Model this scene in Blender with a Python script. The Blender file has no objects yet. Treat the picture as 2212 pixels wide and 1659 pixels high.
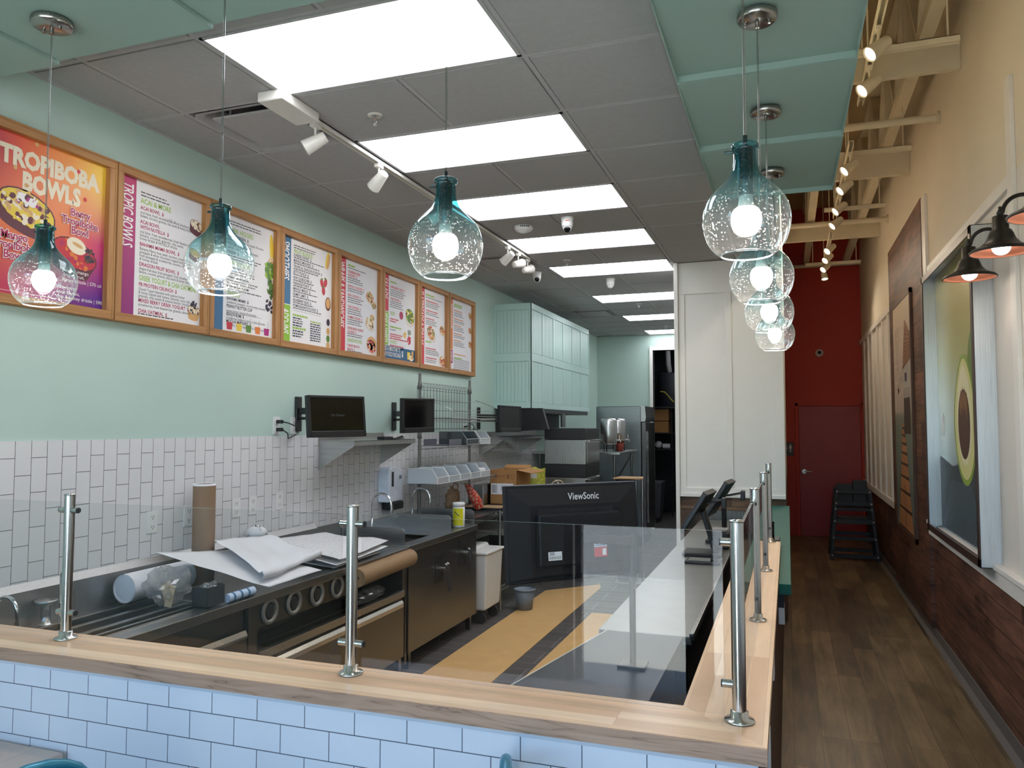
import bpy, math, random
from mathutils import Vector, Matrix

random.seed(7)
SC = bpy.context.scene
COL = SC.collection
PI = math.pi

# ------------------------------------------------------------------ camera
cam_data = bpy.data.cameras.new('camera')
cam_data.sensor_width = 36.0
cam_data.lens = 1673.3 / 2212.0 * 36.0
cam_data.clip_start, cam_data.clip_end = 0.05, 200
cam = bpy.data.objects.new('camera', cam_data)
COL.objects.link(cam)
CAM_Z = 1.78
_p = math.atan((919.5 - 829.5) / 1673.3)
_yaw = math.atan((1702.4 - 1106.0) * math.cos(_p) / 1673.3)
cam.location = (0, 0, CAM_Z)
cam.rotation_euler = (PI / 2 + _p, 0, _yaw)
SC.camera = cam

# ------------------------------------------------------------------ world, sun, exposure
SC.view_settings.view_transform = 'Standard'
SC.view_settings.look = 'None'
SC.view_settings.gamma = 1.0
SC.view_settings.use_curve_mapping = False
SC.view_settings.exposure = 0.0
SC.cycles.use_denoising = True
SC.cycles.max_bounces = 9
SC.cycles.diffuse_bounces = 5
SC.cycles.glossy_bounces = 4
SC.cycles.transmission_bounces = 4
SC.cycles.transparent_max_bounces = 24
SC.cycles.sample_clamp_indirect = 6.0
SC.cycles.caustics_reflective = False
SC.cycles.caustics_refractive = False

world = bpy.data.worlds.new('sky')
SC.world = world
world.use_nodes = True
wn = world.node_tree
wn.nodes.clear()
w_out = wn.nodes.new('ShaderNodeOutputWorld')
w_bg = wn.nodes.new('ShaderNodeBackground')
w_sky = wn.nodes.new('ShaderNodeTexSky')
w_sky.sky_type = 'NISHITA'
w_sky.sun_disc = False
w_sky.sun_elevation = math.radians(52)
w_sky.sun_rotation = math.radians(250)
w_bg.inputs['Strength'].default_value = 1.3
w_tint = wn.nodes.new('ShaderNodeMix')
w_tint.data_type = 'RGBA'
w_tint.blend_type = 'MULTIPLY'
w_tint.inputs[0].default_value = 1.0
w_tint.inputs[7].default_value = (0.86, 0.96, 1.12, 1)
wn.links.new(w_sky.outputs[0], w_tint.inputs[6])
wn.links.new(w_tint.outputs[2], w_bg.inputs[0])
wn.links.new(w_bg.outputs[0], w_out.inputs[0])

sun_data = bpy.data.lights.new('sun', 'SUN')
sun_data.energy = 70.0
sun_data.angle = 0.0093
sun_data.color = (1.0, 0.95, 0.88)
sun = bpy.data.objects.new('sun', sun_data)
COL.objects.link(sun)
sun.location = (6, -8, 9)
sun.rotation_euler = Vector((-0.75, 0.22, -1.0)).to_track_quat('-Z', 'Y').to_euler()

TROFFER_STRENGTH = 7.5
PENDANT_W = 4.0
HALL_SPOT_W = 30.0

# ------------------------------------------------------------------ materials
MATS = {}


class NT:
    """small helper around one material's node tree"""

    def __init__(s, name):
        s.m = bpy.data.materials.new(name)
        s.m.use_nodes = True
        s.t = s.m.node_tree
        s.t.nodes.clear()
        s.out = s.n('ShaderNodeOutputMaterial')
        MATS[name] = s.m

    def n(s, typ, **kw):
        nd = s.t.nodes.new(typ)
        for k, v in kw.items():
            setattr(nd, k, v)
        return nd

    def l(s, a, b):
        s.t.links.new(a, b)

    def pos(s):
        return s.n('ShaderNodeNewGeometry').outputs['Position']

    def objco(s):
        return s.n('ShaderNodeTexCoord').outputs['Object']

    def mapped(s, vec, scale=(1, 1, 1), rot=(0, 0, 0), loc=(0, 0, 0)):
        mp = s.n('ShaderNodeMapping')
        mp.inputs['Location'].default_value = loc
        mp.inputs['Rotation'].default_value = rot
        mp.inputs['Scale'].default_value = scale
        s.l(vec, mp.inputs['Vector'])
        return mp.outputs[0]

    def swizzle(s, vec, order):
        sp = s.n('ShaderNodeSeparateXYZ')
        cb = s.n('ShaderNodeCombineXYZ')
        s.l(vec, sp.inputs[0])
        for i, c in enumerate(order):
            if c in 'xyz':
                s.l(sp.outputs['xyz'.index(c)], cb.inputs[i])
        return cb.outputs[0]

    def noise(s, vec, scale, detail=3, rough=0.55, dist=0.0):
        nz = s.n('ShaderNodeTexNoise')
        nz.inputs['Scale'].default_value = scale
        nz.inputs['Detail'].default_value = detail
        nz.inputs['Roughness'].default_value = rough
        nz.inputs['Distortion'].default_value = dist
        s.l(vec, nz.inputs['Vector'])
        return nz.outputs['Fac']

    def ramp(s, fac, stops):
        r = s.n('ShaderNodeValToRGB')
        els = r.color_ramp.elements
        while len(els) < len(stops):
            els.new(0.5)
        for e, (p, c) in zip(els, stops):
            e.position = p
            e.color = (*c, 1) if len(c) == 3 else c
        s.l(fac, r.inputs[0])
        return r.outputs[0]

    def mix(s, fac, a, b, mode='MIX'):
        mx = s.n('ShaderNodeMix', data_type='RGBA', blend_type=mode)
        for k, v in ((0, fac), (6, a), (7, b)):
            if isinstance(v, (int, float)):
                mx.inputs[k].default_value = v
            elif isinstance(v, tuple):
                mx.inputs[k].default_value = (*v, 1) if len(v) == 3 else v
            else:
                s.l(v, mx.inputs[k])
        return mx.outputs[2]

    def math(s, op, a, b=0.0, clamp=False):
        md = s.n('ShaderNodeMath', operation=op, use_clamp=clamp)
        for k, v in ((0, a), (1, b)):
            if isinstance(v, (int, float)):
                md.inputs[k].default_value = v
            else:
                s.l(v, md.inputs[k])
        return md.outputs[0]

    def bsdf(s, color, rough=0.5, metal=0.0, spec=0.5, bump=None, bump_d=0.002, **kw):
        b = s.n('ShaderNodeBsdfPrincipled')
        for key, v in (('Base Color', color), ('Roughness', rough), ('Metallic', metal), ('Specular IOR Level', spec)):
            if isinstance(v, (int, float)):
                b.inputs[key].default_value = v
            elif isinstance(v, tuple):
                b.inputs[key].default_value = (*v, 1)
            else:
                s.l(v, b.inputs[key])
        for k, v in kw.items():
            b.inputs[k.replace('_', ' ')].default_value = v
        if bump is not None:
            bp = s.n('ShaderNodeBump')
            bp.inputs['Distance'].default_value = bump_d
            bp.inputs['Strength'].default_value = 1.0
            s.l(bump, bp.inputs['Height'])
            s.l(bp.outputs[0], b.inputs['Normal'])
        s.l(b.outputs[0], s.out.inputs[0])
        return b


def srgb(r, g, b):
    f = lambda c: ((c / 255 + 0.055) / 1.055) ** 2.4 if c > 10.3 else c / 255 / 12.92
    return (f(r), f(g), f(b))


def plain(name, col, rough=0.5, metal=0.0, var=0.10, scale=9.0, spec=0.5, bump=0.0, bscale=120, stretch=(1, 1, 1)):
    """one colour broken up by a soft noise"""
    if name in MATS:
        return MATS[name]
    t = NT(name)
    co = t.mapped(t.objco(), scale=stretch)
    nz = t.noise(co, scale, 4)
    lo = tuple(c * (1 - var) for c in col)
    hi = tuple(min(1, c * (1 + var)) for c in col)
    c = t.ramp(nz, [(0.3, lo), (0.7, hi)])
    bm = None
    if bump:
        bm = t.noise(co, bscale, 2)
    t.bsdf(c, rough, metal, spec, bm, bump)
    return t.m


def steel(name, col=(0.5, 0.5, 0.5), rough=0.28, stretch=(1, 40, 40), var=0.12):
    if name in MATS:
        return MATS[name]
    t = NT(name)
    co = t.mapped(t.objco(), scale=stretch)
    nz = t.noise(co, 6, 5)
    c = t.ramp(nz, [(0.3, tuple(x * (1 - var) for x in col)), (0.7, tuple(min(1, x * (1 + var)) for x in col))])
    r = t.math('MULTIPLY_ADD', nz, 0.16)
    r.node.inputs[2].default_value = rough - 0.08
    t.bsdf(c, r, 1.0, 0.5)
    return t.m


def wood(name, light, dark, axis='y', scale=1.0, rough=0.42, stops=(0.35, 0.68), coat=0.0, cath=0.0):
    """grain running along one axis of the object"""
    if name in MATS:
        return MATS[name]
    t = NT(name)
    st = {'x': (0.6, 9, 9), 'y': (9, 0.6, 9), 'z': (9, 9, 0.6)}[axis]
    co = t.mapped(t.objco(), scale=tuple(v * scale for v in st))
    n1 = t.noise(co, 1.6, 6, 0.6, 0.4 + cath)
    n2 = t.noise(co, 9, 3, 0.6)
    f = t.math('ADD', t.math('MULTIPLY', n1, 0.75), t.math('MULTIPLY', n2, 0.25))
    c = t.ramp(f, [(stops[0], dark), (stops[1], light)])
    b = t.bsdf(c, rough, 0, 0.5, f, 0.0006)
    b.inputs['Coat Weight'].default_value = coat
    return t.m


def emit(name, col, strength, var=0.0):
    if name in MATS:
        return MATS[name]
    t = NT(name)
    e = t.n('ShaderNodeEmission')
    e.inputs[0].default_value = (*col, 1)
    e.inputs[1].default_value = strength
    t.l(e.outputs[0], t.out.inputs[0])
    return t.m


def clear_glass(name, tint=(0.93, 0.96, 0.96), f0=0.045, rough=0.0, haze=0.0):
    """thin clear pane: lets light through, mirrors by angle"""
    if name in MATS:
        return MATS[name]
    t = NT(name)
    lw = t.n('ShaderNodeLayerWeight')
    lw.inputs[0].default_value = 0.5
    fac = t.math('MULTIPLY_ADD', t.math('POWER', lw.outputs['Facing'], 5.0), 1 - f0)
    fac.node.inputs[2].default_value = f0
    tr = t.n('ShaderNodeBsdfTransparent')
    tr.inputs[0].default_value = (*tint, 1)
    gl = t.n('ShaderNodeBsdfGlossy')
    gl.inputs['Roughness'].default_value = rough
    mx = t.n('ShaderNodeMixShader')
    t.l(fac, mx.inputs[0])
    if haze:
        df = t.n('ShaderNodeBsdfDiffuse')
        df.inputs[0].default_value = (0.8, 0.85, 0.88, 1)
        m2 = t.n('ShaderNodeMixShader')
        m2.inputs[0].default_value = haze
        t.l(tr.outputs[0], m2.inputs[1])
        t.l(df.outputs[0], m2.inputs[2])
        t.l(m2.outputs[0], mx.inputs[1])
    else:
        t.l(tr.outputs[0], mx.inputs[1])
    t.l(gl.outputs[0], mx.inputs[2])
    t.l(mx.outputs[0], t.out.inputs[0])
    return t.m


def seeded_glass(name):
    """pendant glass: teal at the neck fading to clear, full of tiny bubbles"""
    t = NT(name)
    oc = t.objco()
    z = t.n('ShaderNodeSeparateXYZ')
    t.l(oc, z.inputs[0])
    zz = z.outputs[2]          # object origin at the shade's rim
    tint = t.ramp(t.math('MULTIPLY', zz, 1 / 0.28), [(0.0, (0.97, 0.98, 0.98)), (0.32, (0.93, 0.97, 0.98)), (0.52, (0.52, 0.84, 0.88)),
                                                     (0.72, (0.20, 0.56, 0.62)), (1.0, (0.10, 0.42, 0.48))])
    vo = t.n('ShaderNodeTexVoronoi')
    vo.inputs['Scale'].default_value = 135
    t.l(oc, vo.inputs['Vector'])
    dots = t.math('LESS_THAN', vo.outputs['Distance'], 0.29)
    patch = t.ramp(t.noise(oc, 22, 2), [(0.36, (0.15, 0.15, 0.15)), (0.62, (1, 1, 1))])
    dots = t.math('MULTIPLY', dots, patch)
    lw = t.n('ShaderNodeLayerWeight')
    fac = t.math('MULTIPLY_ADD', t.math('POWER', lw.outputs['Facing'], 4.0), 0.85)
    fac.node.inputs[2].default_value = 0.05
    tr = t.n('ShaderNodeBsdfTransparent')
    edge = t.mix(t.math('POWER', lw.outputs['Facing'], 3.0), tint, t.mix(1.0, tint, tint, 'MULTIPLY'))
    t.l(edge, tr.inputs[0])
    gl = t.n('ShaderNodeBsdfGlossy')
    gl.inputs['Roughness'].default_value = 0.03
    gl.inputs[0].default_value = (0.9, 0.97, 1, 1)
    m1 = t.n('ShaderNodeMixShader')
    t.l(fac, m1.inputs[0])
    t.l(tr.outputs[0], m1.inputs[1])
    t.l(gl.outputs[0], m1.inputs[2])
    tl = t.n('ShaderNodeBsdfTranslucent')
    t.l(t.mix(0.5, tint, (1.0, 0.98, 0.96)), tl.inputs[0])
    m2 = t.n('ShaderNodeMixShader')
    t.l(t.math('MULTIPLY_ADD', dots, 0.20), m2.inputs[0])
    m2.inputs[0].links[0].from_node.inputs[2].default_value = 0.015
    t.l(m1.outputs[0], m2.inputs[1])
    t.l(tl.outputs[0], m2.inputs[2])
    t.l(m2.outputs[0], t.out.inputs[0])
    return t.m


def tile_wall(name, order, off, face, grout, paint=None, split=None, bw=0.1544, bh=0.0782, paint_rough=0.6):
    """3x6 inch glazed tile laid in running bond"""
    t = NT(name)
    p = t.pos()
    co = t.mapped(t.swizzle(p, order), loc=off)
    br = t.n('ShaderNodeTexBrick', offset=0.5, offset_frequency=2, squash=1.0)
    br.inputs['Color1'].default_value = (*face, 1)
    br.inputs['Color2'].default_value = (*[c * 0.96 for c in face], 1)
    br.inputs['Mortar'].default_value = (*grout, 1)
    br.inputs['Scale'].default_value = 1
    br.inputs['Mortar Size'].default_value = 0.0013
    br.inputs['Mortar Smooth'].default_value = 0.1
    br.inputs['Brick Width'].default_value = bw
    br.inputs['Row Height'].default_value = bh
    t.l(co, br.inputs['Vector'])
    rough = t.ramp(br.outputs['Fac'], [(0.0, (0.12, 0.12, 0.12)), (1.0, (0.8, 0.8, 0.8))])
    inv = t.math('SUBTRACT', 1.0, br.outputs['Fac'])
    wav = t.math('ADD', inv, t.math('MULTIPLY', t.noise(p, 9, 2), 0.25))
    t.bsdf(br.outputs['Color'], rough, 0, 0.5, wav, 0.0012)
    return t.m


def planks(name, order, cols, pw, pl, gap, gapcol, rough=0.4, grain=1.0, loc=(0, 0, 0), bump=0.002, offset=0.37, contrast=0.5):
    """boards: first swizzled axis is the board's length"""
    t = NT(name)
    p = t.mapped(t.swizzle(t.pos(), order), loc=loc)
    br = t.n('ShaderNodeTexBrick', offset=offset, offset_frequency=3)
    br.inputs['Color1'].default_value = (0, 0, 0, 1)
    br.inputs['Color2'].default_value = (1, 1, 1, 1)
    br.inputs['Mortar'].default_value = (0.5, 0.5, 0.5, 1)
    br.inputs['Scale'].default_value = 1
    br.inputs['Mortar Size'].default_value = gap
    br.inputs['Brick Width'].default_value = pl
    br.inputs['Row Height'].default_value = pw
    t.l(p, br.inputs['Vector'])
    rnd = t.n('ShaderNodeSeparateColor')
    t.l(br.outputs['Color'], rnd.inputs[0])
    base = t.ramp(rnd.outputs[0], [(i / (len(cols) - 1), c) for i, c in enumerate(cols)])
    co = t.mapped(p, scale=(2.2 * grain, 26 * grain, 1))
    g1 = t.noise(co, 1.0, 6, 0.65, 0.6)
    g2 = t.noise(t.mapped(p, scale=(1.1, 3.0, 1)), 1.6, 4, 0.6, 0.5)
    f = t.math('ADD', t.math('MULTIPLY', g1, 0.55), t.math('MULTIPLY', g2, 0.45))
    sh = t.ramp(f, [(0.36, (1 - contrast,) * 3), (0.64, (1 + contrast * 0.55,) * 3)])
    c = t.mix(1.0, base, sh, 'MULTIPLY')
    c = t.mix(br.outputs['Fac'], c, gapcol)
    inv = t.math('SUBTRACT', 1.0, br.outputs['Fac'])
    hgt = t.math('ADD', inv, t.math('MULTIPLY', f, 0.5))
    t.bsdf(c, rough, 0, 0.4, hgt, bump)
    return t.m


# ------------------------------------------------------------------ geometry helpers
WM = {}          # world matrices of the things built so far


class MB:
    """collects faces, then links them as ONE mesh object"""

    def __init__(s, mat=None):
        s.v, s.f, s.fm, s.mats = [], [], [], []
        s.smooth_f = []
        s.cur = 0
        s.sm = False
        if mat:
            s.use(mat)

    def use(s, mat):
        m = mat if not isinstance(mat, str) else MATS[mat]
        if m not in s.mats:
            s.mats.append(m)
        s.cur = s.mats.index(m)
        return s

    def add(s, verts, faces, smooth=False):
        o = len(s.v)
        s.v += [Vector(p) for p in verts]
        for f in faces:
            s.f.append([o + i for i in f])
            s.fm.append(s.cur)
            s.smooth_f.append(smooth)
        return s

    def box(s, x0, x1, y0, y1, z0, z1):
        x0, x1 = min(x0, x1), max(x0, x1)
        y0, y1 = min(y0, y1), max(y0, y1)
        z0, z1 = min(z0, z1), max(z0, z1)
        v = [(x, y, z) for z in (z0, z1) for y in (y0, y1) for x in (x0, x1)]
        return s.add(v, [(0, 2, 3, 1), (4, 5, 7, 6), (0, 1, 5, 4), (2, 6, 7, 3), (0, 4, 6, 2), (1, 3, 7, 5)])

    def obox(s, c, size, mat=None):
        """box of a size centred at c, turned by a matrix"""
        m = mat or Matrix.Identity(3)
        h = Vector(size) / 2
        v = [Vector(c) + m @ Vector((sx * h.x, sy * h.y, sz * h.z)) for sz in (-1, 1) for sy in (-1, 1) for sx in (-1, 1)]
        return s.add(v, [(0, 2, 3, 1), (4, 5, 7, 6), (0, 1, 5, 4), (2, 6, 7, 3), (0, 4, 6, 2), (1, 3, 7, 5)])

    def beam(s, p0, p1, w, h, up=(0, 0, 1)):
        p0, p1 = Vector(p0), Vector(p1)
        d = p1 - p0
        y = d.normalized()
        x = y.cross(Vector(up))
        if x.length < 1e-4:
            x = y.cross(Vector((1, 0, 0)))
        x.normalize()
        z = x.cross(y)
        m = Matrix((x, y, z)).transposed()
        return s.obox((p0 + p1) / 2, (w, d.length, h), m)

    def cyl(s, p0, p1, r0, r1=None, n=16, caps=True, smooth=True):
        r1 = r0 if r1 is None else r1
        p0, p1 = Vector(p0), Vector(p1)
        d = (p1 - p0).normalized()
        a = d.orthogonal().normalized()
        b = d.cross(a)
        v = []
        for p, r in ((p0, r0), (p1, r1)):
            for i in range(n):
                t = 2 * PI * i / n
                v.append(p + (a * math.cos(t) + b * math.sin(t)) * r)
        s.add(v, [(i, (i + 1) % n, n + (i + 1) % n, n + i) for i in range(n)], smooth)
        if caps:
            s.add(v[:n], [tuple(reversed(range(n)))])
            s.add(v[n:], [tuple(range(n))])
        return s

    def tube(s, pts, r, n=8, caps=True):
        pts = [Vector(p) for p in pts]
        v = []
        prev = None
        for i, p in enumerate(pts):
            d = (pts[min(i + 1, len(pts) - 1)] - pts[max(i - 1, 0)]).normalized()
            a = d.orthogonal().normalized() if prev is None else (prev - d * prev.dot(d)).normalized()
            prev = a
            b = d.cross(a)
            rr = r[i] if isinstance(r, (list, tuple)) else r
            for k in range(n):
                t = 2 * PI * k / n
                v.append(p + (a * math.cos(t) + b * math.sin(t)) * rr)
        f = []
        for i in range(len(pts) - 1):
            for k in range(n):
                f.append((i * n + k, i * n + (k + 1) % n, (i + 1) * n + (k + 1) % n, (i + 1) * n + k))
        s.add(v, f, True)
        if caps:
            s.add(v[:n], [tuple(reversed(range(n)))])
            s.add(v[-n:], [tuple(range(n))])
        return s

    def lathe(s, prof, c, n=28, axis=(0, 0, 1), smooth=True):
        """profile [(radius, height)] turned about an axis"""
        ax = Vector(axis).normalized()
        a = ax.orthogonal().normalized()
        b = ax.cross(a)
        c = Vector(c)
        v = []
        for r, h in prof:
            for k in range(n):
                t = 2 * PI * k / n
                v.append(c + ax * h + (a * math.cos(t) + b * math.sin(t)) * max(r, 1e-5))
        f = []
        for i in range(len(prof) - 1):
            for k in range(n):
                f.append((i * n + k, i * n + (k + 1) % n, (i + 1) * n + (k + 1) % n, (i + 1) * n + k))
        return s.add(v, f, smooth)

    def sphere(s, c, r, n=16, sz=1.0):
        m = n // 2
        return s.lathe([(r * math.sin(PI * i / m), -r * sz * math.cos(PI * i / m)) for i in range(m + 1)], c, n)

    def prism(s, poly, vec):
        """polygon pushed along a vector"""
        vec = Vector(vec)
        n = len(poly)
        v = [Vector(p) for p in poly] + [Vector(p) + vec for p in poly]
        s.add(v, [tuple(reversed(range(n))), tuple(range(n, 2 * n))] + [(i, (i + 1) % n, n + (i + 1) % n, n + i) for i in range(n)])
        return s

    def poly(s, pts):
        return s.add(pts, [tuple(range(len(pts)))])

    def disc(s, c, xd, yd, rx, ry=None, n=20, a0=0, a1=2 * PI):
        ry = rx if ry is None else ry
        c, xd, yd = Vector(c), Vector(xd), Vector(yd)
        return s.poly([c + xd * rx * math.cos(a0 + (a1 - a0) * i / n) + yd * ry * math.sin(a0 + (a1 - a0) * i / n)
                       for i in range(n if abs(a1 - a0 - 2 * PI) < 1e-6 else n + 1)])

    def ring(s, c, xd, yd, r0, r1, n=24):
        c, xd, yd = Vector(c), Vector(xd), Vector(yd)
        v = [c + xd * r * math.cos(2 * PI * i / n) + yd * r * math.sin(2 * PI * i / n) for r in (r0, r1) for i in range(n)]
        return s.add(v, [(i, n + i, n + (i + 1) % n, (i + 1) % n) for i in range(n)])

    def text(s, body, c, xd, yd, size, sx=1.0, bold=0.0, shear=0.0, align='LEFT', width=None, spacing=1.0, line=1.0):
        """flat lettering; c is the first line's baseline start"""
        v, f = glyphs(body, bold, shear, align, spacing, line)
        if not v:
            return s
        c, xd, yd = Vector(c), Vector(xd), Vector(yd)
        if width:
            w = max(p[0] for p in v) - min(p[0] for p in v)
            sx = width / (w * size)
        return s.add([c + xd * (p[0] * size * sx) + yd * (p[1] * size) for p in v], f)

    def build(s, name, parent=None, bevel=0.0, segs=2, origin=None):
        me = bpy.data.meshes.new(name)
        if parent is not None:
            inv = WM[parent.name].inverted()
            o0 = None
        else:
            inv = Matrix.Identity(4)
            if origin is None:
                xs, ys, zs = zip(*[(p.x, p.y, p.z) for p in s.v])
                origin = ((min(xs) + max(xs)) / 2, (min(ys) + max(ys)) / 2, min(zs))
        if parent is None:
            inv = Matrix.Translation(-Vector(origin))
        elif origin is not None:
            loc = inv @ Vector(origin)
            inv = Matrix.Translation(-loc) @ inv
        me.from_pydata([inv @ p for p in s.v], [], s.f)
        for m in s.mats:
            me.materials.append(m)
        me.polygons.foreach_set('material_index', s.fm)
        me.polygons.foreach_set('use_smooth', s.smooth_f)
        me.update()
        ob = bpy.data.objects.new(name, me)
        COL.objects.link(ob)
        if parent is not None:
            ob.parent = parent
            if origin is not None:
                ob.location = loc
                WM[ob.name] = WM[parent.name] @ Matrix.Translation(loc)
            else:
                WM[ob.name] = WM[parent.name]
        else:
            ob.location = origin
            WM[ob.name] = Matrix.Translation(Vector(origin))
        if bevel:
            bv = ob.modifiers.new('edge', 'BEVEL')
            bv.width = bevel
            bv.segments = segs
            bv.limit_method = 'ANGLE'
            bv.angle_limit = math.radians(40)
        return ob


_G = {}


def glyphs(body, bold=0.0, shear=0.0, align='LEFT', spacing=1.0, line=1.0):
    key = (body, bold, shear, align, spacing, line)
    if key in _G:
        return _G[key]
    cu = bpy.data.curves.new('lettering', 'FONT')
    cu.body = body
    cu.size = 1.0
    cu.offset = bold
    cu.shear = shear
    cu.align_x = align
    cu.space_character = spacing
    cu.space_line = line
    cu.resolution_u = 2
    cu.fill_mode = 'FRONT'
    ob = bpy.data.objects.new('lettering', cu)
    me = ob.to_mesh()
    v = [tuple(p.co) for p in me.vertices]
    f = [tuple(p.vertices) for p in me.polygons]
    ob.to_mesh_clear()
    bpy.data.objects.remove(ob)
    bpy.data.curves.remove(cu)
    _G[key] = (v, f)
    return v, f


def tag(o, label, cat, group=None, kind=None):
    o['label'] = label
    o['category'] = cat
    if group:
        o['group'] = group
    if kind:
        o['kind'] = kind
    return o


def thing(name, label, cat, loc=(0, 0, 0), rz=0.0, group=None):
    o = bpy.data.objects.new(name, None)
    o.empty_display_size = 0.1
    COL.objects.link(o)
    o.location = loc
    o.rotation_euler = (0, 0, rz)
    WM[o.name] = Matrix.Translation(Vector(loc)) @ Matrix.Rotation(rz, 4, 'Z')
    return tag(o, label, cat, group)


def struct(mb, name, parent=None, bevel=0.0, label=None):
    o = mb.build(name, parent, bevel)
    if parent is None:
        o['kind'] = 'structure'
    return o


def dup(root, loc, rz=0.0, label=None):
    """copy a thing with its parts and sub-parts"""
    def rec(o, par):
        c = o.copy()
        COL.objects.link(c)
        if par is not None:
            c.parent = par
        for ch in o.children:
            rec(ch, c)
        return c
    r = rec(root, None)
    r.location = loc
    r.rotation_euler = (0, 0, rz)
    WM[r.name] = Matrix.Translation(Vector(loc)) @ Matrix.Rotation(rz, 4, 'Z')
    if label:
        r['label'] = label
    return r


def lamp(name, kind, parent, loc, energy, color, **kw):
    d = bpy.data.lights.new(name, kind)
    d.energy = energy
    d.color = color
    for k, v in kw.items():
        setattr(d, k, v)
    o = bpy.data.objects.new(name, d)
    COL.objects.link(o)
    o.parent = parent
    o.location = WM[parent.name].inverted() @ Vector(loc)
    return o


def arc(c, xd, yd, r, a0, a1, n=10):
    c, xd, yd = Vector(c), Vector(xd), Vector(yd)
    return [c + xd * r * math.cos(a0 + (a1 - a0) * i / n) + yd * r * math.sin(a0 + (a1 - a0) * i / n) for i in range(n + 1)]


X_, Y_, Z_ = Vector((1, 0, 0)), Vector((0, 1, 0)), Vector((0, 0, 1))

# ------------------------------------------------------------------ shared materials
TEAL = plain('teal_paint', srgb(184, 207, 198), 0.55, var=0.02, scale=2)
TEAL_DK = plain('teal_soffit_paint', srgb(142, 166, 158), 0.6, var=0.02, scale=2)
TEAL_BAR = plain('teal_laminate', srgb(28, 88, 80), 0.55, var=0.03, spec=0.2)
WHITE = plain('white_paint', srgb(232, 230, 224), 0.5, var=0.02, scale=3)
CREAM = plain('cream_paint', srgb(222, 210, 190), 0.7, var=0.03, scale=1.5)
TRUSS = plain('truss_paint', srgb(216, 204, 178), 0.6, var=0.05, scale=4)
RED = plain('red_paint', srgb(186, 54, 36), 0.55, var=0.03, scale=2)
RED_DOOR = plain('red_door_paint', srgb(158, 38, 40), 0.4, var=0.03, scale=2)
CEIL = plain('ceiling_tile', srgb(172, 170, 170), 0.9, var=0.04, scale=30, bump=0.0008, bscale=220)
BLACK = plain('black_plastic', (0.012, 0.012, 0.014), 0.42, var=0.15)
BLACK_GLOSS = plain('black_screen', (0.004, 0.004, 0.005), 0.08, var=0.1)
DARK = plain('charcoal_plastic', (0.03, 0.031, 0.034), 0.5, var=0.1)
STEEL = steel('stainless_steel', (0.46, 0.46, 0.455), 0.30)
STEEL_Z = steel('brushed_steel_post', (0.55, 0.55, 0.54), 0.22, (60, 60, 0.5))
STEEL_DK = steel('dark_stainless', (0.20, 0.195, 0.19), 0.32)
CHROME = steel('chrome', (0.75, 0.75, 0.76), 0.12)
NICKEL = steel('brushed_nickel', (0.36, 0.34, 0.32), 0.25)
WHITE_PL = plain('white_plastic', srgb(228, 228, 226), 0.4, var=0.03)
WHITE_MT = plain('white_enamel', srgb(222, 218, 210), 0.35, var=0.03)
MAPLE = planks('maple_ledge', 'xy', [srgb(240, 206, 170), srgb(222, 180, 142), srgb(246, 214, 180), srgb(206, 166, 132)], 0.046, 3.4, 0.0003, srgb(176, 136, 104), 0.28, 0.7, (0.4, 0.012, 0), contrast=0.16, bump=0.0002)
MAPLE_Y = planks('maple_ledge_long', 'yx', [srgb(240, 206, 170), srgb(222, 180, 142), srgb(246, 214, 180), srgb(212, 170, 134)], 0.046, 3.4, 0.0003, srgb(176, 136, 104), 0.28, 0.7, (0.9, 0.02, 0), contrast=0.16, bump=0.0002)
t_ = NT('maple_edge')
co = t_.mapped(t_.objco(), scale=(0.55, 6, 6))
n1 = t_.noise(co, 2.2, 3, 0.5, 1.2)
rg_ = t_.math('FRACT', t_.math('MULTIPLY', n1, 7.0))
fine = t_.noise(t_.mapped(t_.objco(), scale=(3, 90, 90)), 2.0, 3)
ln = t_.ramp(rg_, [(0.0, srgb(122, 92, 76)), (0.10, srgb(176, 142, 120)), (0.55, srgb(186, 152, 130)), (1.0, srgb(166, 132, 110))])
t_.bsdf(t_.mix(t_.math('MULTIPLY', fine, 0.35), ln, srgb(140, 108, 90)), 0.4)
MAPLE_EDGE = t_.m
OAK = wood('oak_frame', srgb(196, 146, 92), srgb(150, 102, 58), 'y', 1.0, 0.5)
OAK_Z = wood('oak_frame_upright', srgb(196, 146, 92), srgb(150, 102, 58), 'z', 1.0, 0.5)
GLASS = clear_glass('guard_glass', (0.965, 0.972, 0.97), 0.034)
KRAFT = plain('kraft_paper', srgb(214, 172, 112), 0.7, var=0.05, scale=6)
CARD = plain('cardboard', srgb(170, 124, 76), 0.8, var=0.06, scale=14)
PAPER = plain('white_paper', srgb(232, 231, 234), 0.7, var=0.02)

# ------------------------------------------------------------------ setting materials
CZ = 3.365           # hung ceiling
ROOF = 5.35
XL, XR, YB, YF = -3.19, 1.13, 13.5, -1.2
TILE_TOP = 1.712
T_LEFT = tile_wall('vertical_tile', 'zy', (0.062, 0.031, 0), srgb(226, 225, 226), srgb(70, 68, 70))
T_FRONT = tile_wall('front_tile', 'xz', (0.012, 0.0532, 0), srgb(226, 228, 234), srgb(86, 90, 100))
FLOOR_TILE = planks('grey_floor_tile', 'xy', [srgb(84, 80, 80), srgb(96, 91, 90), srgb(88, 84, 84)], 0.152, 0.61, 0.003, srgb(150, 148, 146), 0.35, 0.6, contrast=0.12, bump=0.0008)
FLOOR_WOOD = planks('wood_floor_planks', 'yx', [srgb(84, 68, 46), srgb(132, 110, 80), srgb(98, 82, 60), srgb(120, 100, 70), srgb(74, 62, 48)], 0.152, 1.22, 0.0012, srgb(46, 36, 26), 0.36, 0.7, contrast=0.62, bump=0.0006)
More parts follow.
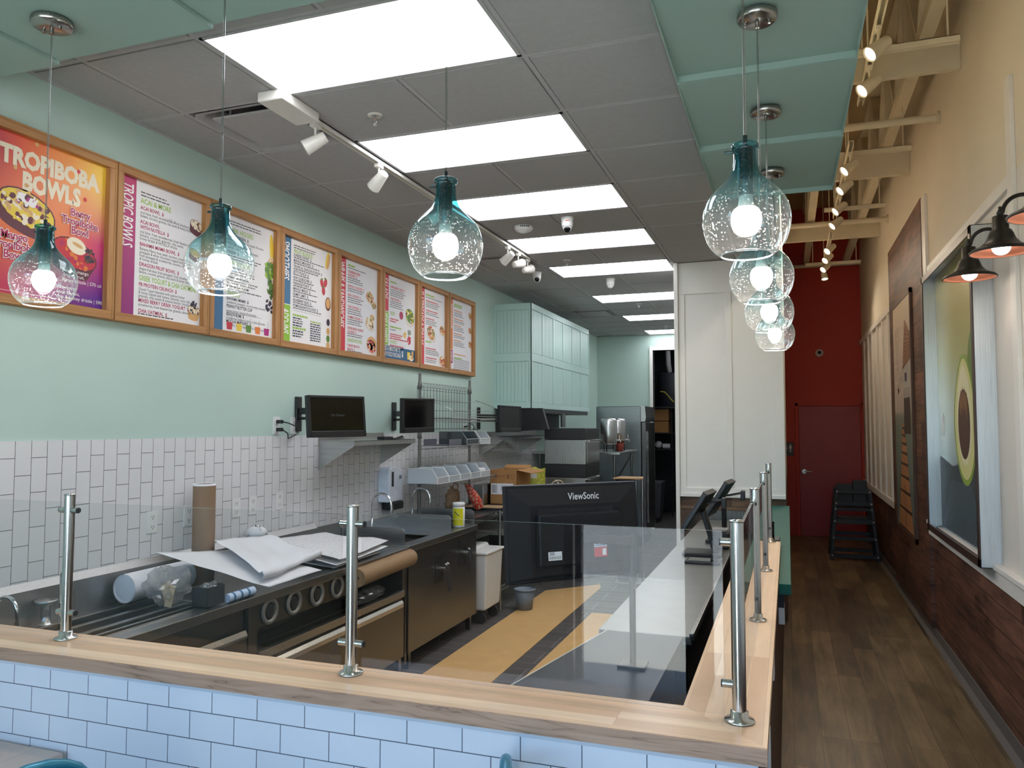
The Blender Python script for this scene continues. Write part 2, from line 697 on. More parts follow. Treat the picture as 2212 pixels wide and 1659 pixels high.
PLANK_WALL = planks('dark_plank_cladding', 'yz', [srgb(98, 64, 50), srgb(120, 82, 64), srgb(80, 52, 42), srgb(110, 72, 56)], 0.15, 0.95, 0.0025, srgb(24, 15, 12), 0.55, 1.0, contrast=0.8, bump=0.006)
PLANK_X = planks('reclaimed_plank', 'xz', [srgb(120, 92, 70), srgb(98, 74, 56), srgb(134, 106, 82)], 0.17, 1.4, 0.002, srgb(40, 28, 22), 0.6, 1.0, contrast=0.6, bump=0.003)
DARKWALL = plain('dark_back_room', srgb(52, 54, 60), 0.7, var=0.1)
CONCRETE = plain('sidewalk_concrete', srgb(206, 202, 194), 0.85, var=0.10, scale=6)
ASPHALT = plain('asphalt', srgb(120, 120, 122), 0.9, var=0.15, scale=30)
ALU = steel('bronze_storefront', (0.09, 0.085, 0.08), 0.4)
DECK = plain('roof_deck_paint', srgb(196, 174, 136), 0.7, var=0.05, scale=3)

# floors
b = MB(FLOOR_TILE)
b.box(XL, -0.26, 1.99, 16.6, -0.06, 0)
b.box(-1.02, -0.26, 7.6, 7.62, -0.06, 0)
struct(b, 'floor')
b = MB(FLOOR_WOOD)
b.box(XL, -0.26, YF, 1.99, -0.06, 0)
b.box(-0.26, XR, YF, YB, -0.06, 0)
struct(b, 'floor')

# the wall with the menus: teal paint over glazed tile
b = MB(TEAL)
b.box(XL - 0.15, XL, YF, YB, TILE_TOP, CZ + 0.1)
b.box(XL - 0.15, XL, YF, YB, 0, TILE_TOP)
b.use(T_LEFT)
b.box(XL, XL + 0.006, 1.99, 9.9, 0.6, TILE_TOP)
struct(b, 'wall_left')

b = MB(TEAL)
b.box(XL, -2.2, YB, YB + 0.12, 0, CZ)
b.box(-2.2, -1.02, YB, YB + 0.12, 3.09, CZ)
struct(b, 'wall_back')
b = MB(WHITE)
b.box(-2.255, -2.2, YB - 0.025, YB + 0.13, 0.12, 3.09)
b.box(-2.255, -1.02, YB - 0.025, YB + 0.13, 3.09, 3.15)
struct(b, 'trim_1')
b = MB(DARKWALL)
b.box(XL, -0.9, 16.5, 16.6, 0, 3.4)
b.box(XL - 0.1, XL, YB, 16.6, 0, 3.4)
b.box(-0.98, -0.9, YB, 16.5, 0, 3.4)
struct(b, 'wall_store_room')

# white board-and-batten partition with reclaimed planks at its foot
b = MB(WHITE)
b.box(-1.02, -0.03, 7.6, YB, 1.11, CZ - 0.005)
b.use(PLANK_X)
b.box(-1.0, -0.03, 7.615, YB, 0, 1.11)
b.box(-0.985, -0.03, 7.60, 7.615, 0.985, 1.105)
b.use(wood('reclaimed_upright', srgb(126, 98, 76), srgb(78, 56, 42), 'z', 0.7, 0.6))
b.box(-0.985, -0.82, 7.60, 7.615, 0, 0.98)
b.box(-0.20, -0.03, 7.60, 7.615, 0, 0.98)
b.use(steel('corrugated_iron', (0.42, 0.42, 0.40), 0.4))
for k in range(28):
    x = -0.80 + 0.021 * k
    b.prism([(x, 7.615, 0.0), (x + 0.0105, 7.604, 0.0), (x + 0.021, 7.615, 0.0)], (0, 0, 0.98))
struct(b, 'wall_partition')
b = MB(WHITE)
b.box(-1.022, -0.985, 7.55, 7.6, 0, CZ - 0.006)
b.box(-0.985, -0.925, 7.585, 7.6, 1.19, 3.05)
b.box(-0.545, -0.49, 7.585, 7.6, 1.19, 3.05)
b.box(-0.115, -0.03, 7.585, 7.6, 1.19, 3.05)
b.box(-0.985, -0.03, 7.582, 7.6, 3.05, CZ - 0.006)
b.box(-0.985, -0.03, 7.58, 7.6, 1.11, 1.19)
b.box(-0.985, -0.03, 7.565, 7.6, 1.105, 1.14)
struct(b, 'trim_2', bevel=0.003)

# red end wall of the hallway
b = MB(RED)
b.box(-0.03, XR + 0.1, YB, YB + 0.15, 0, ROOF)
struct(b, 'wall_end')
b = MB(RED)
b.box(0.11, 0.16, YB - 0.03, YB, 0, 2.15)
b.box(XR - 0.035, XR - 0.001, YB - 0.03, YB, 0, 2.15)
b.box(0.11, XR - 0.001, YB - 0.03, YB, 2.10, 2.15)
frame = b
d1 = MB(RED_DOOR)
d1.box(0.168, XR - 0.043, YB - 0.02, YB - 0.001, 0.012, 2.092)
d1 = struct(d1, 'door_1', bevel=0.002)
struct(frame, 'door_frame', d1, 0.003)
h = MB(NICKEL)
h.cyl((0.235, YB - 0.02, 1.04), (0.235, YB - 0.035, 1.04), 0.036, n=20)
h.cyl((0.235, YB - 0.035, 1.04), (0.235, YB - 0.07, 1.04), 0.011)
h.tube([(0.235, YB - 0.07, 1.04), (0.27, YB - 0.072, 1.04), (0.36, YB - 0.066, 1.036)], [0.012, 0.011, 0.008])
h.build('door_handle', d1)
hg = MB(RED)
for z in (0.25, 1.1, 1.9):
    hg.cyl((XR - 0.04, YB - 0.024, z - 0.05), (XR - 0.04, YB - 0.024, z + 0.05), 0.007, n=8)
hg.build('hinge', d1)

# long wall of the dining hallway
b = MB(CREAM)
b.box(XR, XR + 0.15, YF, YB + 0.15, 3.1, ROOF)
b.use(plain('batten_panel_paint', srgb(222, 214, 204), 0.55, var=0.02, scale=2))
b.box(XR, XR + 0.15, YF, YB + 0.15, 0.9, 3.1)
b.use(PLANK_WALL)
b.box(XR, XR + 0.15, YF, YB + 0.15, 0, 0.9)
struct(b, 'wall_right')
b = MB(PLANK_WALL)
b.box(XR - 0.03, XR, 7.35, 9.62, 0.1, 3.73)
struct(b, 'wall_plank_panel')
b = MB(plain('wainscot_trim_paint', srgb(228, 222, 214), 0.45, var=0.02))
b.box(XR - 0.035, XR, YF, 7.35, 0.875, 0.985)
b.box(XR - 0.05, XR, YF, 7.35, 0.965, 0.995)
b.box(XR - 0.025, XR, 7.18, 7.35, 0.985, 3.72)
b.box(XR - 0.02, XR, 4.66, 7.18, 3.03, 3.10)
b.box(XR - 0.022, XR, 4.56, 4.66, 0.985, 3.6)
struct(b, 'trim_3', bevel=0.003)
b = MB(MATS['wainscot_trim_paint'])
b.box(XR - 0.03, XR, 9.62, YB, 0.85, 0.93)
b.box(XR - 0.03, XR, 9.62, YB, 3.07, 3.14)
for y in (9.9, 10.5, 11.1, 11.7, 12.3, 12.9):
    b.box(XR - 0.024, XR, y - 0.03, y + 0.03, 0.93, 3.07)
struct(b, 'trim_4', bevel=0.003)
b = MB(plain('grey_cove_base', srgb(98, 92, 88), 0.6, var=0.06))
b.prism([(XR, YF, 0), (XR - 0.04, YF, 0), (XR - 0.012, YF, 0.03), (XR - 0.006, YF, 0.1), (XR, YF, 0.1)], (0, YB - YF, 0))
struct(b, 'baseboard_right')

# exposed roof over the hallway, and the bulkhead that hides the hung ceiling
b = MB(DECK)
b.box(-0.1, XR + 0.15, YF, YB + 0.15, ROOF, ROOF + 0.1)
struct(b, 'ceiling')
b = MB(CREAM)
b.box(-0.06, -0.03, YF, 7.6, CZ, ROOF)
b.box(-0.06, -0.03, 7.6, YB, CZ - 0.005, ROOF)
struct(b, 'wall_bulkhead')

# hung ceiling: 2x2 lay-in tiles and their grid
GX = [XL, -2.87, -2.26, -1.65, -1.04, -0.43, -0.06]
GY0 = 2.475
GY = [GY0 + 0.6096 * k for k in range(-7, 19)]
LIGHT_K = [0, 2, 4, 6, 8, 11, 14, 17]      # grid rows of the troffers
VENTS = [(1, 1), (7, 1), (13, 1)]
b = MB(CEIL)
for i in range(len(GX) - 1):
    for k in range(len(GY) - 1):
        row = k - 7
        if i in (2, 3) and row in LIGHT_K:
            continue
        if (row, i) in VENTS:
            continue
        if GX[i] > -1.1 and GY[k] > 7.5:
            continue
        y1 = min(GY[k + 1], YB)
        b.box(GX[i] + 0.017, GX[i + 1] - 0.017, GY[k] + 0.017, y1 - 0.017, CZ, CZ + 0.012)
b.box(XL, -0.06, YF, YB, CZ + 0.09, CZ + 0.12)
struct(b, 'ceiling')
b = MB(plain('ceiling_grid_paint', srgb(182, 180, 180), 0.6, var=0.02))
for x in GX[1:-1]:
    b.box(x - 0.0115, x + 0.0115, YF, YB if x < -1.1 else 7.6, CZ + 0.003, CZ + 0.03)
for k, y in enumerate(GY):
    if y > YB - 0.05:
        continue
    x1 = -0.06 if y < 7.6 else -1.04
    b.box(XL, x1, y - 0.0115, y + 0.0115, CZ + 0.0032, CZ + 0.03)
b.box(XL, XL + 0.02, YF, YB, CZ - 0.004, CZ + 0.02)
struct(b, 'trim_5')

# storefront behind the viewer: knee wall, tall windows, one glazed door
WIN = clear_glass('storefront_glass', (0.9, 0.94, 0.93), 0.045)
b = MB(plain('storefront_wall_paint', srgb(150, 146, 140), 0.6, var=0.03))
b.box(XL, -1.45, YF - 0.12, YF, 0, 1.15)
b.box(-0.36, XR, YF - 0.12, YF, 0, 1.15)
b.box(XL, XR, YF - 0.12, YF, 3.12, ROOF)
b.box(XL, XR + 0.15, YF - 0.14, YF - 0.12, 3.5, ROOF)
struct(b, 'wall_front')
b = MB(ALU)
for x in (XL, -2.3, -1.45, -1.375, -0.645, -0.53, -0.397, 0.4, XR - 0.06):
    z0 = 0 if -1.46 < x < -0.39 else 1.15
    w = 0.045 if x == -1.375 else (0.115 if x == -0.645 else 0.06)
    b.box(x, x + w, YF - 0.09, YF - 0.03, z0, 3.12)
b.box(XL, XR, YF - 0.09, YF - 0.03, 3.06, 3.12)
b.box(XL, -1.4, YF - 0.09, YF - 0.03, 1.15, 1.2)
b.box(-0.4, XR, YF - 0.09, YF - 0.03, 1.15, 1.2)
b.box(-1.4, -0.4, YF - 0.09, YF - 0.03, 2.14, 2.2)
struct(b, 'window_frame')
for n, (x0, x1, z0, z1) in enumerate([(XL + 0.06, -2.3, 1.2, 3.06), (-2.24, -1.45, 1.2, 3.06), (-1.33, -0.645, 2.2, 3.06), (-1.33, -0.645, 0.02, 2.14),
                                      (-0.47, -0.397, 0.02, 2.14), (-0.337, 0.4, 1.2, 3.06), (0.46, XR - 0.06, 1.2, 3.06)]):
    b = MB(WIN)
    b.box(x0, x1, YF - 0.064, YF - 0.058, z0, z1)
    struct(b, 'window_%d' % (n + 1))
# outdoors
b = MB(CONCRETE)
b.box(-40, 40, -5.2, YF - 0.14, -0.12, -0.02)
struct(b, 'ground_sidewalk')
b = MB(plain('curb_concrete', srgb(222, 220, 214), 0.85, var=0.05))
b.box(-40, 40, -5.36, -5.2, -0.2, -0.015)
struct(b, 'ground_curb')
b = MB(ASPHALT)
b.box(-40, 40, -45, -5.36, -0.3, -0.17)
struct(b, 'ground_parking_lot')
b = MB(MATS['storefront_wall_paint'])
b.box(XL - 3, XR + 4, YF - 1.5, YF - 0.14, 3.3, 3.5)  # unseen slab added outside to keep direct sun off the windows
struct(b, 'added_sun_overhang')
b = MB(MATS['storefront_wall_paint'])
b.box(XL - 0.3, XL - 0.15, YF - 0.12, 16.8, 0, ROOF + 0.2)
b.box(XL - 0.3, XR + 0.3, 16.6, 16.8, 0, ROOF + 0.2)
b.box(XL - 0.3, XR + 0.3, YF - 0.12, 16.8, ROOF + 0.1, ROOF + 0.3)
b.box(XR + 0.15, XR + 0.3, YF - 0.12, 16.8, 0, ROOF + 0.2)
struct(b, 'wall_exterior')

# low tiled wall with a maple ledge round the corner
LZ = 1.08
b = MB(T_FRONT)
b.box(XL, -0.075, 1.83, 1.845, 0.02, LZ - 0.055)
b.use(plain('tile_edge_trim', srgb(214, 218, 226), 0.3, var=0.02))
b.prism([(XL, 1.83, LZ - 0.055), (XL, 1.822, LZ - 0.055), (XL, 1.818, LZ - 0.045), (XL, 1.822, LZ - 0.038), (XL, 1.845, LZ - 0.038)], (-0.075 - XL, 0, 0))
b.use(BLACK)
b.box(XL, -0.08, 1.845, 1.99, 0, LZ - 0.038)
b.box(-0.245, -0.08, 1.99, 5.0, 0, LZ - 0.038)
struct(b, 'wall_counter')
b = MB(planks('dark_slat_cladding', 'zy', [srgb(64, 44, 36), srgb(84, 58, 46), srgb(54, 38, 32)], 0.075, 2.0, 0.004, srgb(18, 12, 10), 0.6, 1.0, contrast=0.4, bump=0.005))
b.box(-0.08, -0.066, 1.845, 3.825, 0, LZ - 0.038)
b.box(-0.08, -0.066, 3.825, 7.6, 0, 0.998)
struct(b, 'wall_counter_cladding')
t = thing('maple_ledge', 'L-shaped maple ledge capping the low tiled wall, golden top and darker edge', 'ledge', (-0.9, 1.9, LZ - 0.038))
b = MB(MAPLE)
b.prism([(XL, 1.808, LZ - 0.036), (-0.055, 1.808, LZ - 0.036), (-0.26, 2.01, LZ - 0.036), (XL, 2.01, LZ - 0.036)], (0, 0, 0.036))
b.use(MAPLE_EDGE)
b.box(XL, -0.055, 1.802, 1.808, LZ - 0.038, LZ - 0.001)
b.build('front_run', t)
b = MB(MAPLE_Y)
b.prism([(-0.0552, 1.8085, LZ - 0.036), (-0.055, 5.0, LZ - 0.036), (-0.26, 5.0, LZ - 0.036), (-0.26, 2.0105, LZ - 0.036)], (0, 0, 0.036))
b.build('side_run', t)

# ------------------------------------------------------------------ troffers
PANEL = emit('light_panel', (0.93, 0.95, 1.0), TROFFER_STRENGTH)
ORD = ['first', 'second', 'third', 'fourth', 'fifth', 'sixth', 'seventh', 'eighth']
for n, k in enumerate(LIGHT_K):
    y0 = GY0 + 0.6096 * k
    where = 'at the front of the ceiling row' if n == 0 else ('at the far end of the ceiling row' if n == 7 else '%s in the ceiling row from the front' % ORD[n])
    t = thing('ceiling_light', 'flat white glowing ceiling panel, ' + where, 'ceiling light', (-1.65, y0 + 0.305, CZ), 0, 'ceiling light panels')
    b = MB('ceiling_grid_paint')
    x0, x1, a0, a1 = -2.25, -1.05, y0 + 0.012, y0 + 0.598
    for (p, q, r, s_) in ((x0, x1, a0, a0 + 0.016), (x0, x1, a1 - 0.016, a1), (x0, x0 + 0.016, a0, a1), (x1 - 0.016, x1, a0, a1)):
        b.box(p, q, r, s_, CZ - 0.002, CZ + 0.02)
    b.build('frame', t)
    b = MB(PANEL)
    b.box(x0 + 0.016, x1 - 0.016, a0 + 0.016, a1 - 0.016, CZ + 0.003, CZ + 0.012)
    b.build('diffuser', t)

# plaque air diffusers
for n, (row, i) in enumerate(VENTS):
    y0, x0, x1 = GY0 + 0.6096 * row, GX[i], GX[i + 1]
    t = thing('ceiling_vent', 'square plaque air diffuser in the ceiling ' + ['above the menu boards by the track end', 'beyond the last track spotlight', 'above the oven, farthest of the three'][n],
              'vent', ((x0 + x1) / 2, y0 + 0.305, CZ), 0, 'ceiling air diffusers')
    b = MB(CEIL)
    c = Vector(((x0 + x1) / 2, y0 + 0.305, CZ))
    n4 = 40
    outer, inner, top = [], [], []
    for k in range(n4):
        a = 2 * PI * k / n4 + PI / n4
        ca, sa = math.cos(a), math.sin(a)
        q = 1 / max(abs(ca), abs(sa))
        outer.append(c + Vector((ca * q * 0.29, sa * q * 0.29, -0.001)))
        rq = (abs(ca) ** 6 + abs(sa) ** 6) ** (-1 / 6)
        inner.append(c + Vector((ca * rq * 0.275, sa * rq * 0.275, -0.003)))
        top.append(c + Vector((ca * rq * 0.235, sa * rq * 0.235, 0.085)))
    b.add(outer + inner + top, [(k, (k + 1) % n4, n4 + (k + 1) % n4, n4 + k) for k in range(n4)] +
          [(n4 + k, n4 + (k + 1) % n4, 2 * n4 + (k + 1) % n4, 2 * n4 + k) for k in range(n4)], True)
    b.build('frame', t)
    b = MB(BLACK)
    b.poly(list(reversed([p + Vector((0, 0, 0)) for p in top])))
    b.build('throat', t)
    b = MB(CEIL)
    b.box(c.x - 0.212, c.x + 0.212, c.y - 0.212, c.y + 0.212, CZ - 0.006, CZ + 0.006)
    for sx in (-1, 1):
        for sy in (-1, 1):
            b.box(c.x + sx * 0.15 - 0.006, c.x + sx * 0.15 + 0.006, c.y + sy * 0.15 - 0.006, c.y + sy * 0.15 + 0.006, CZ + 0.006, CZ + 0.084)
    b.build('plaque', t, 0.012)

# sprinkler heads
def sprinkler(x, y, z, label, cap=True):
    t = thing('ceiling_sprinkler', label, 'sprinkler', (x, y, z), 0, 'ceiling sprinklers')
    b = MB(WHITE_MT)
    b.lathe([(0.038, 0), (0.036, -0.006), (0.022, -0.008), (0.016, -0.002), (0.0, -0.002)], (x, y, z), 20)
    b.build('escutcheon', t)
    b = MB(CHROME)
    b.cyl((x, y, z - 0.002), (x, y, z - 0.022), 0.009, n=10)
    b.tube([(x - 0.009, y, z - 0.02), (x - 0.012, y, z - 0.032), (x, y, z - 0.048)], 0.0025, 6)
    b.tube([(x + 0.009, y, z - 0.02), (x + 0.012, y, z - 0.032), (x, y, z - 0.048)], 0.0025, 6)
    b.lathe([(0.0, 0), (0.013, 0), (0.012, -0.003), (0, -0.004)], (x, y, z - 0.048), 12)
    b.build('nozzle', t)


sprinkler(-1.96, 3.42, CZ, 'chrome sprinkler head in the ceiling between the first two light panels')
sprinkler(-1.97, 7.11, CZ, 'chrome sprinkler head in the ceiling before the fifth light panel')
sprinkler(-1.8, 9.98, CZ, 'small sprinkler head in the ceiling beyond the sixth light panel')
sprinkler(-1.8, 12.35, CZ, 'small sprinkler head in the ceiling just before the last light panel')

# smoke detector and dome cameras
t = thing('smoke_detector', 'round white smoke detector on the ceiling past the third light panel', 'smoke detector', (-1.96, 5.78, CZ))
b = MB(WHITE_PL)
b.lathe([(0.075, 0), (0.075, -0.02), (0.06, -0.035), (0.035, -0.04), (0.03, -0.048), (0, -0.05)], (-1.96, 5.78, CZ), 28)
b.build('housing', t)
b = MB(DARK)
for k in range(5):
    a = -1.5 + 0.2 * k
    b.box(-1.96 + 0.0745 * math.cos(a) - 0.004, -1.96 + 0.0745 * math.cos(a) + 0.004, 5.78 + 0.0745 * math.sin(a) - 0.004, 5.78 + 0.0745 * math.sin(a) + 0.004, CZ - 0.018, CZ - 0.005)
b.build('slot', t)


def dome_camera(x, y, label, aim, mark=False):
    t = thing('security_camera', label, 'security camera', (x, y, CZ), 0, 'white dome cameras')
    b = MB(WHITE_PL)
    b.lathe([(0.048, 0), (0.048, -0.012), (0.044, -0.02), (0.043, -0.055), (0.038, -0.075), (0.0, -0.078)], (x, y, CZ), 24)
    b.build('housing', t)
    if mark:
        r = MB(plain('orange_logo', srgb(214, 84, 46), 0.5))
        d = Vector((-x, -y, 0)).normalized()
        sd = Vector((-d.y, d.x, 0))
        c = Vector((x, y, CZ - 0.032)) + d * 0.0445
        r.prism([c + sd * -0.016 + Z_ * -0.003, c + sd * 0.016 + Z_ * -0.003, c + sd * 0.016 + Z_ * 0.003, c + sd * -0.016 + Z_ * 0.003], d * 0.0006)
        r.build('logo', t)
    a = Vector(aim).normalized()
    c = Vector((x, y, CZ - 0.07))
    b = MB(WHITE_PL)
    b.sphere(c, 0.036, 18)
    e = b.build('eyeball', t)
    b = MB(BLACK_GLOSS)
    b.lathe([(0.0, 0.0385), (0.022, 0.037), (0.026, 0.030), (0.026, 0.02)], c, 18, a)
    b.build('lens', e)


dome_camera(-1.56, 5.64, 'white dome camera with orange mark before the fourth light panel', (0.1, -0.5, -0.9), True)
dome_camera(-2.42, 7.57, 'white dome camera with black lens turned to the entrance', (0.35, -1, -0.35))
dome_camera(-1.78, 8.17, 'plain white dome camera hanging past the fifth light panel', (0.2, 0.9, -0.5))

# ------------------------------------------------------------------ track lights
LENS = emit('spot_lens', (1.0, 0.90, 0.74), 4.0)
LENS_OFF = emit('spot_lens_dim', (0.95, 0.96, 1.0), 1.4)


def spot_head(x, y, z, aim, label, group, mat, lens, power=0.0, size=1.0, drop=0.075, col=(1, 0.78, 0.5), cone=80, adapter=True):
    """track head: adapter, stem, tapered can with a lit face"""
    t = thing('track_spotlight', label, 'spotlight', (x, y, z), 0, group)
    a = Vector(aim).normalized()
    b = MB(mat)
    if adapter:
        b.box(x - 0.015, x + 0.015, y - 0.03, y + 0.03, z - 0.022, z)
    b.cyl((x, y, z - 0.02), (x, y, z - drop), 0.006, n=8)
    b.build('stem', t)
    c = Vector((x, y, z - drop - 0.028))
    b = MB(mat)
    L = 0.062 * size
    b.lathe([(0.0, -L), (0.027 * size, -L), (0.029 * size, -L + 0.004), (0.041 * size, L - 0.004), (0.042 * size, L), (0.038 * size, L), (0.037 * size, L - 0.01), (0, L - 0.01)], c, 22, a)
    can = b.build('can', t)
    b = MB(lens)
    b.lathe([(0.0, L - 0.0085), (0.0365 * size, L - 0.0085)], c, 22, a)
    b.build('lens', can)
    if power:
        o = lamp('beam', 'SPOT', t, c + a * (L + 0.004), power, col, spot_size=math.radians(cone), spot_blend=0.9, shadow_soft_size=0.035)
        o.rotation_euler = a.to_track_quat('-Z', 'Y').to_euler()
    return t


t = thing('lighting_track', 'white lighting track along the ceiling above the menu boards', 'lighting track', (-2.285, 5.0, CZ))
b = MB(WHITE_MT)
TX = -2.275
b.box(TX - 0.018, TX - 0.011, 3.25, 6.86, CZ - 0.026, CZ)
b.box(TX + 0.011, TX + 0.018, 3.25, 6.86, CZ - 0.026, CZ)
b.box(TX - 0.018, TX + 0.018, 3.25, 6.86, CZ - 0.006, CZ)
b.build('rail', t)
b = MB(WHITE_MT)
b.box(TX - 0.075, TX + 0.065, 2.99, 3.3, CZ - 0.05, CZ)
b.build('feed_box', t, 0.006)
for y, aim, lab in ((3.36, (-0.75, -0.35, -0.5), 'first white spotlight on the menu track, beside the feed box'),
                    (4.02, (-0.85, 0.35, -0.55), 'second white spotlight on the menu track'),
                    (4.85, (-0.8, -0.3, -0.55), 'third spotlight on the menu track, half behind a glass pendant'),
                    (6.28, (-0.8, 0.2, -0.55), 'fourth white spotlight on the menu track'),
                    (6.56, (0.3, 0.85, 0.25), 'fifth white spotlight on the menu track, lamp tilted up'),
                    (6.83, (0.3, 0.85, 0.25), 'last white spotlight at the far end of the menu track')):
    spot_head(TX, y, CZ - 0.0265, aim, lab, 'menu track spotlights', WHITE_MT, LENS_OFF, 7.0 if aim[0] < 0 else 0, 1.0, 0.07, (1.0, 0.9, 0.78), 75)

# ------------------------------------------------------------------ stepped teal soffit panels
def cloud(name_label, x0, x1, y0, y1, z, lip=0.028, sides=True):
    b = MB(TEAL_DK)
    zt = CZ - 0.005
    # underside rises a little towards its far edge so the rim shows as a pale lip
    v = [(x0, y0, z), (x1, y0, z), (x1, y1, z + lip), (x0, y1, z + lip), (x0, y0, zt), (x1, y0, zt), (x1, y1, zt), (x0, y1, zt)]
    b.add(v, [(0, 3, 2, 1), (4, 5, 6, 7), (0, 1, 5, 4), (2, 3, 7, 6), (1, 2, 6, 5), (3, 0, 4, 7)])
    w = 0.006
    if lip:
        b.box(x0, x1, y1, y1 + w, z, zt)
        b.box(x0 - w, x0, y0, y1 + w, z, zt)
        b.box(x1, x1 + w, y0, y1 + w, z, zt)
    o = b.build('soffit_panel')
    tag(o, name_label, 'soffit panel', 'stepped teal soffit panels')
    return o


CLZ = 3.2
cloud('teal soffit panel over the ledge corner', -0.405, 0.27, 0.6, 2.29, CLZ + 0.004)
cloud('teal soffit panel above the side ledge, second back from the corner', -0.405, 0.272, 2.305, 3.19, CLZ)
cloud('teal soffit panel above the side ledge, third back from the corner', -0.405, 0.274, 3.205, 4.05, CLZ)
cloud('teal soffit panel at the far end of the side ledge', -0.405, 0.276, 4.065, 4.975, CLZ)
for x0, x1, z, lab in ((-1.18, -0.42, CLZ + 0.045, 'teal soffit panel over the front ledge, next to the corner one'),
                       (-1.93, -1.185, CLZ + 0.03, 'teal soffit panel beside the first light panel'),
                       (-2.675, -1.935, CLZ + 0.015, 'teal soffit panel carrying the pendant nearest the menus'),
                       (XL + 0.005, -2.68, CLZ, 'teal soffit panel against the menu wall')):
    cloud(lab, x0, x1, 0.6, 2.21, z, 0)

# ------------------------------------------------------------------ glass pendants
SHADE = seeded_glass('seeded_teal_glass')
RIMG = clear_glass('pendant_rim_glass', (0.95, 0.97, 0.98), 0.25, 0.05, 0.35)
BULB = emit('pendant_bulb', (1.0, 0.97, 0.93), 14.0)
BULB_D = plain('bulb_base', srgb(225, 215, 205), 0.4)
CORD = clear_glass('clear_cord', (0.72, 0.72, 0.70), 0.2, 0.15)
SOCK = plain('pendant_socket', srgb(70, 84, 84), 0.35, metal=0.6)
SHADE_PROF = [(0.060, 0.0), (0.063, 0.0015), (0.075, 0.010), (0.090, 0.028), (0.101, 0.056), (0.1055, 0.088), (0.101, 0.118), (0.088, 0.146), (0.068, 0.168),
              (0.048, 0.188), (0.036, 0.206), (0.030, 0.226), (0.0285, 0.250), (0.0285, 0.264), (0.033, 0.268), (0.033, 0.276), (0.029, 0.279)]
RIM = 2.198


def smooth_prof(pr, sub=4):
    out = []
    for i in range(len(pr) - 1):
        p0, p1, p2, p3 = (pr[max(i - 1, 0)], pr[i], pr[i + 1], pr[min(i + 2, len(pr) - 1)])
        for k in range(sub):
            u = k / sub
            out.append(tuple(0.5 * (2 * p1[j] + (p2[j] - p0[j]) * u + (2 * p0[j] - 5 * p1[j] + 4 * p2[j] - p3[j]) * u * u + (3 * p1[j] - p0[j] - 3 * p2[j] + p3[j]) * u ** 3) for j in (0, 1)))
    return out + [pr[-1]]


def pendant(x, y, canopy_z, label):
    t = thing('pendant_light', label, 'pendant light', (x, y, canopy_z), 0, 'teal glass pendants')
    b = MB(NICKEL)
    b.lathe([(0.0, 0), (0.066, 0), (0.068, -0.006), (0.068, -0.020), (0.062, -0.027), (0.0, -0.03)], (x, y, canopy_z), 32)
    b.cyl((x, y, canopy_z - 0.028), (x, y, canopy_z - 0.05), 0.007, n=10)
    c = b.build('canopy', t)
    for s in (-1, 1):
        b = MB(NICKEL)
        b.cyl((x + s * 0.04, y, canopy_z - 0.027), (x + s * 0.04, y, canopy_z - 0.04), 0.005, n=8)
        b.build('screw', c)
    b = MB(CORD)
    b.cyl((x, y, RIM + 0.29), (x, y, canopy_z - 0.04), 0.0032, n=8)
    b.build('cord', t)
    b = MB(SHADE)
    pr = smooth_prof(SHADE_PROF)
    b.lathe(pr, (x, y, RIM), 48)
    sh = b.build('shade', t, origin=(x, y, RIM))
    b = MB(RIMG)
    b.lathe([(0.0615 + 0.0022 * math.cos(a), 0.0012 + 0.0022 * math.sin(a)) for a in [2 * PI * k / 8 for k in range(9)]], (x, y, RIM), 48)
    b.build('rim', sh)
    b = MB(SOCK)
    b.lathe([(0, 0.30), (0.006, 0.30), (0.006, 0.275), (0.019, 0.27), (0.019, 0.15), (0.017, 0.145), (0, 0.145)], (x, y, RIM), 20)
    b.cyl((x - 0.05, y, RIM + 0.262), (x - 0.028, y, RIM + 0.262), 0.004, n=8)
    b.build('socket', t)
    b = MB(BULB)
    b.lathe(smooth_prof([(0.0, 0.048), (0.017, 0.051), (0.030, 0.062), (0.0365, 0.084), (0.0345, 0.104), (0.025, 0.118), (0.0, 0.120)], 3), (x, y, RIM), 24)
    bl = b.build('bulb', t)
    b = MB(BULB_D)
    b.lathe([(0.024, 0.118), (0.019, 0.126), (0.0165, 0.1445), (0.0, 0.1446)], (x, y, RIM), 20)
    b.build('bulb_collar', bl)
    return t


p0 = pendant(-2.43, 1.97, CLZ + 0.014, 'teal glass pendant in front of the first poster')
pend = [(-1.68, 1.97, CLZ + 0.03, 'teal glass pendant between the bowls and smoothies menus'),
        (-0.90, 1.97, CLZ + 0.044, 'teal glass pendant over the middle of the front ledge'),
        (-0.088, 1.97, CLZ + 0.012, 'largest teal glass pendant, over the ledge corner'),
        (-0.076, 2.745, CLZ + 0.0045, 'teal glass pendant over the side ledge, second from the corner'),
        (-0.070, 3.615, CLZ + 0.0045, 'teal glass pendant over the side ledge, third from the corner'),
        (-0.060, 4.51, CLZ + 0.0045, 'smallest looking teal pendant, at the far end of the side ledge')]
for x, y, z, lab in pend:
    pendant(x, y, z, lab)
for q in [o for o in COL.objects if o.name.startswith('pendant_light')]:
    w = WM[q.name].translation
    lamp('glow', 'POINT', q, (w.x, w.y, RIM + 0.02), PENDANT_W, (1.0, 0.93, 0.85), shadow_soft_size=0.03)

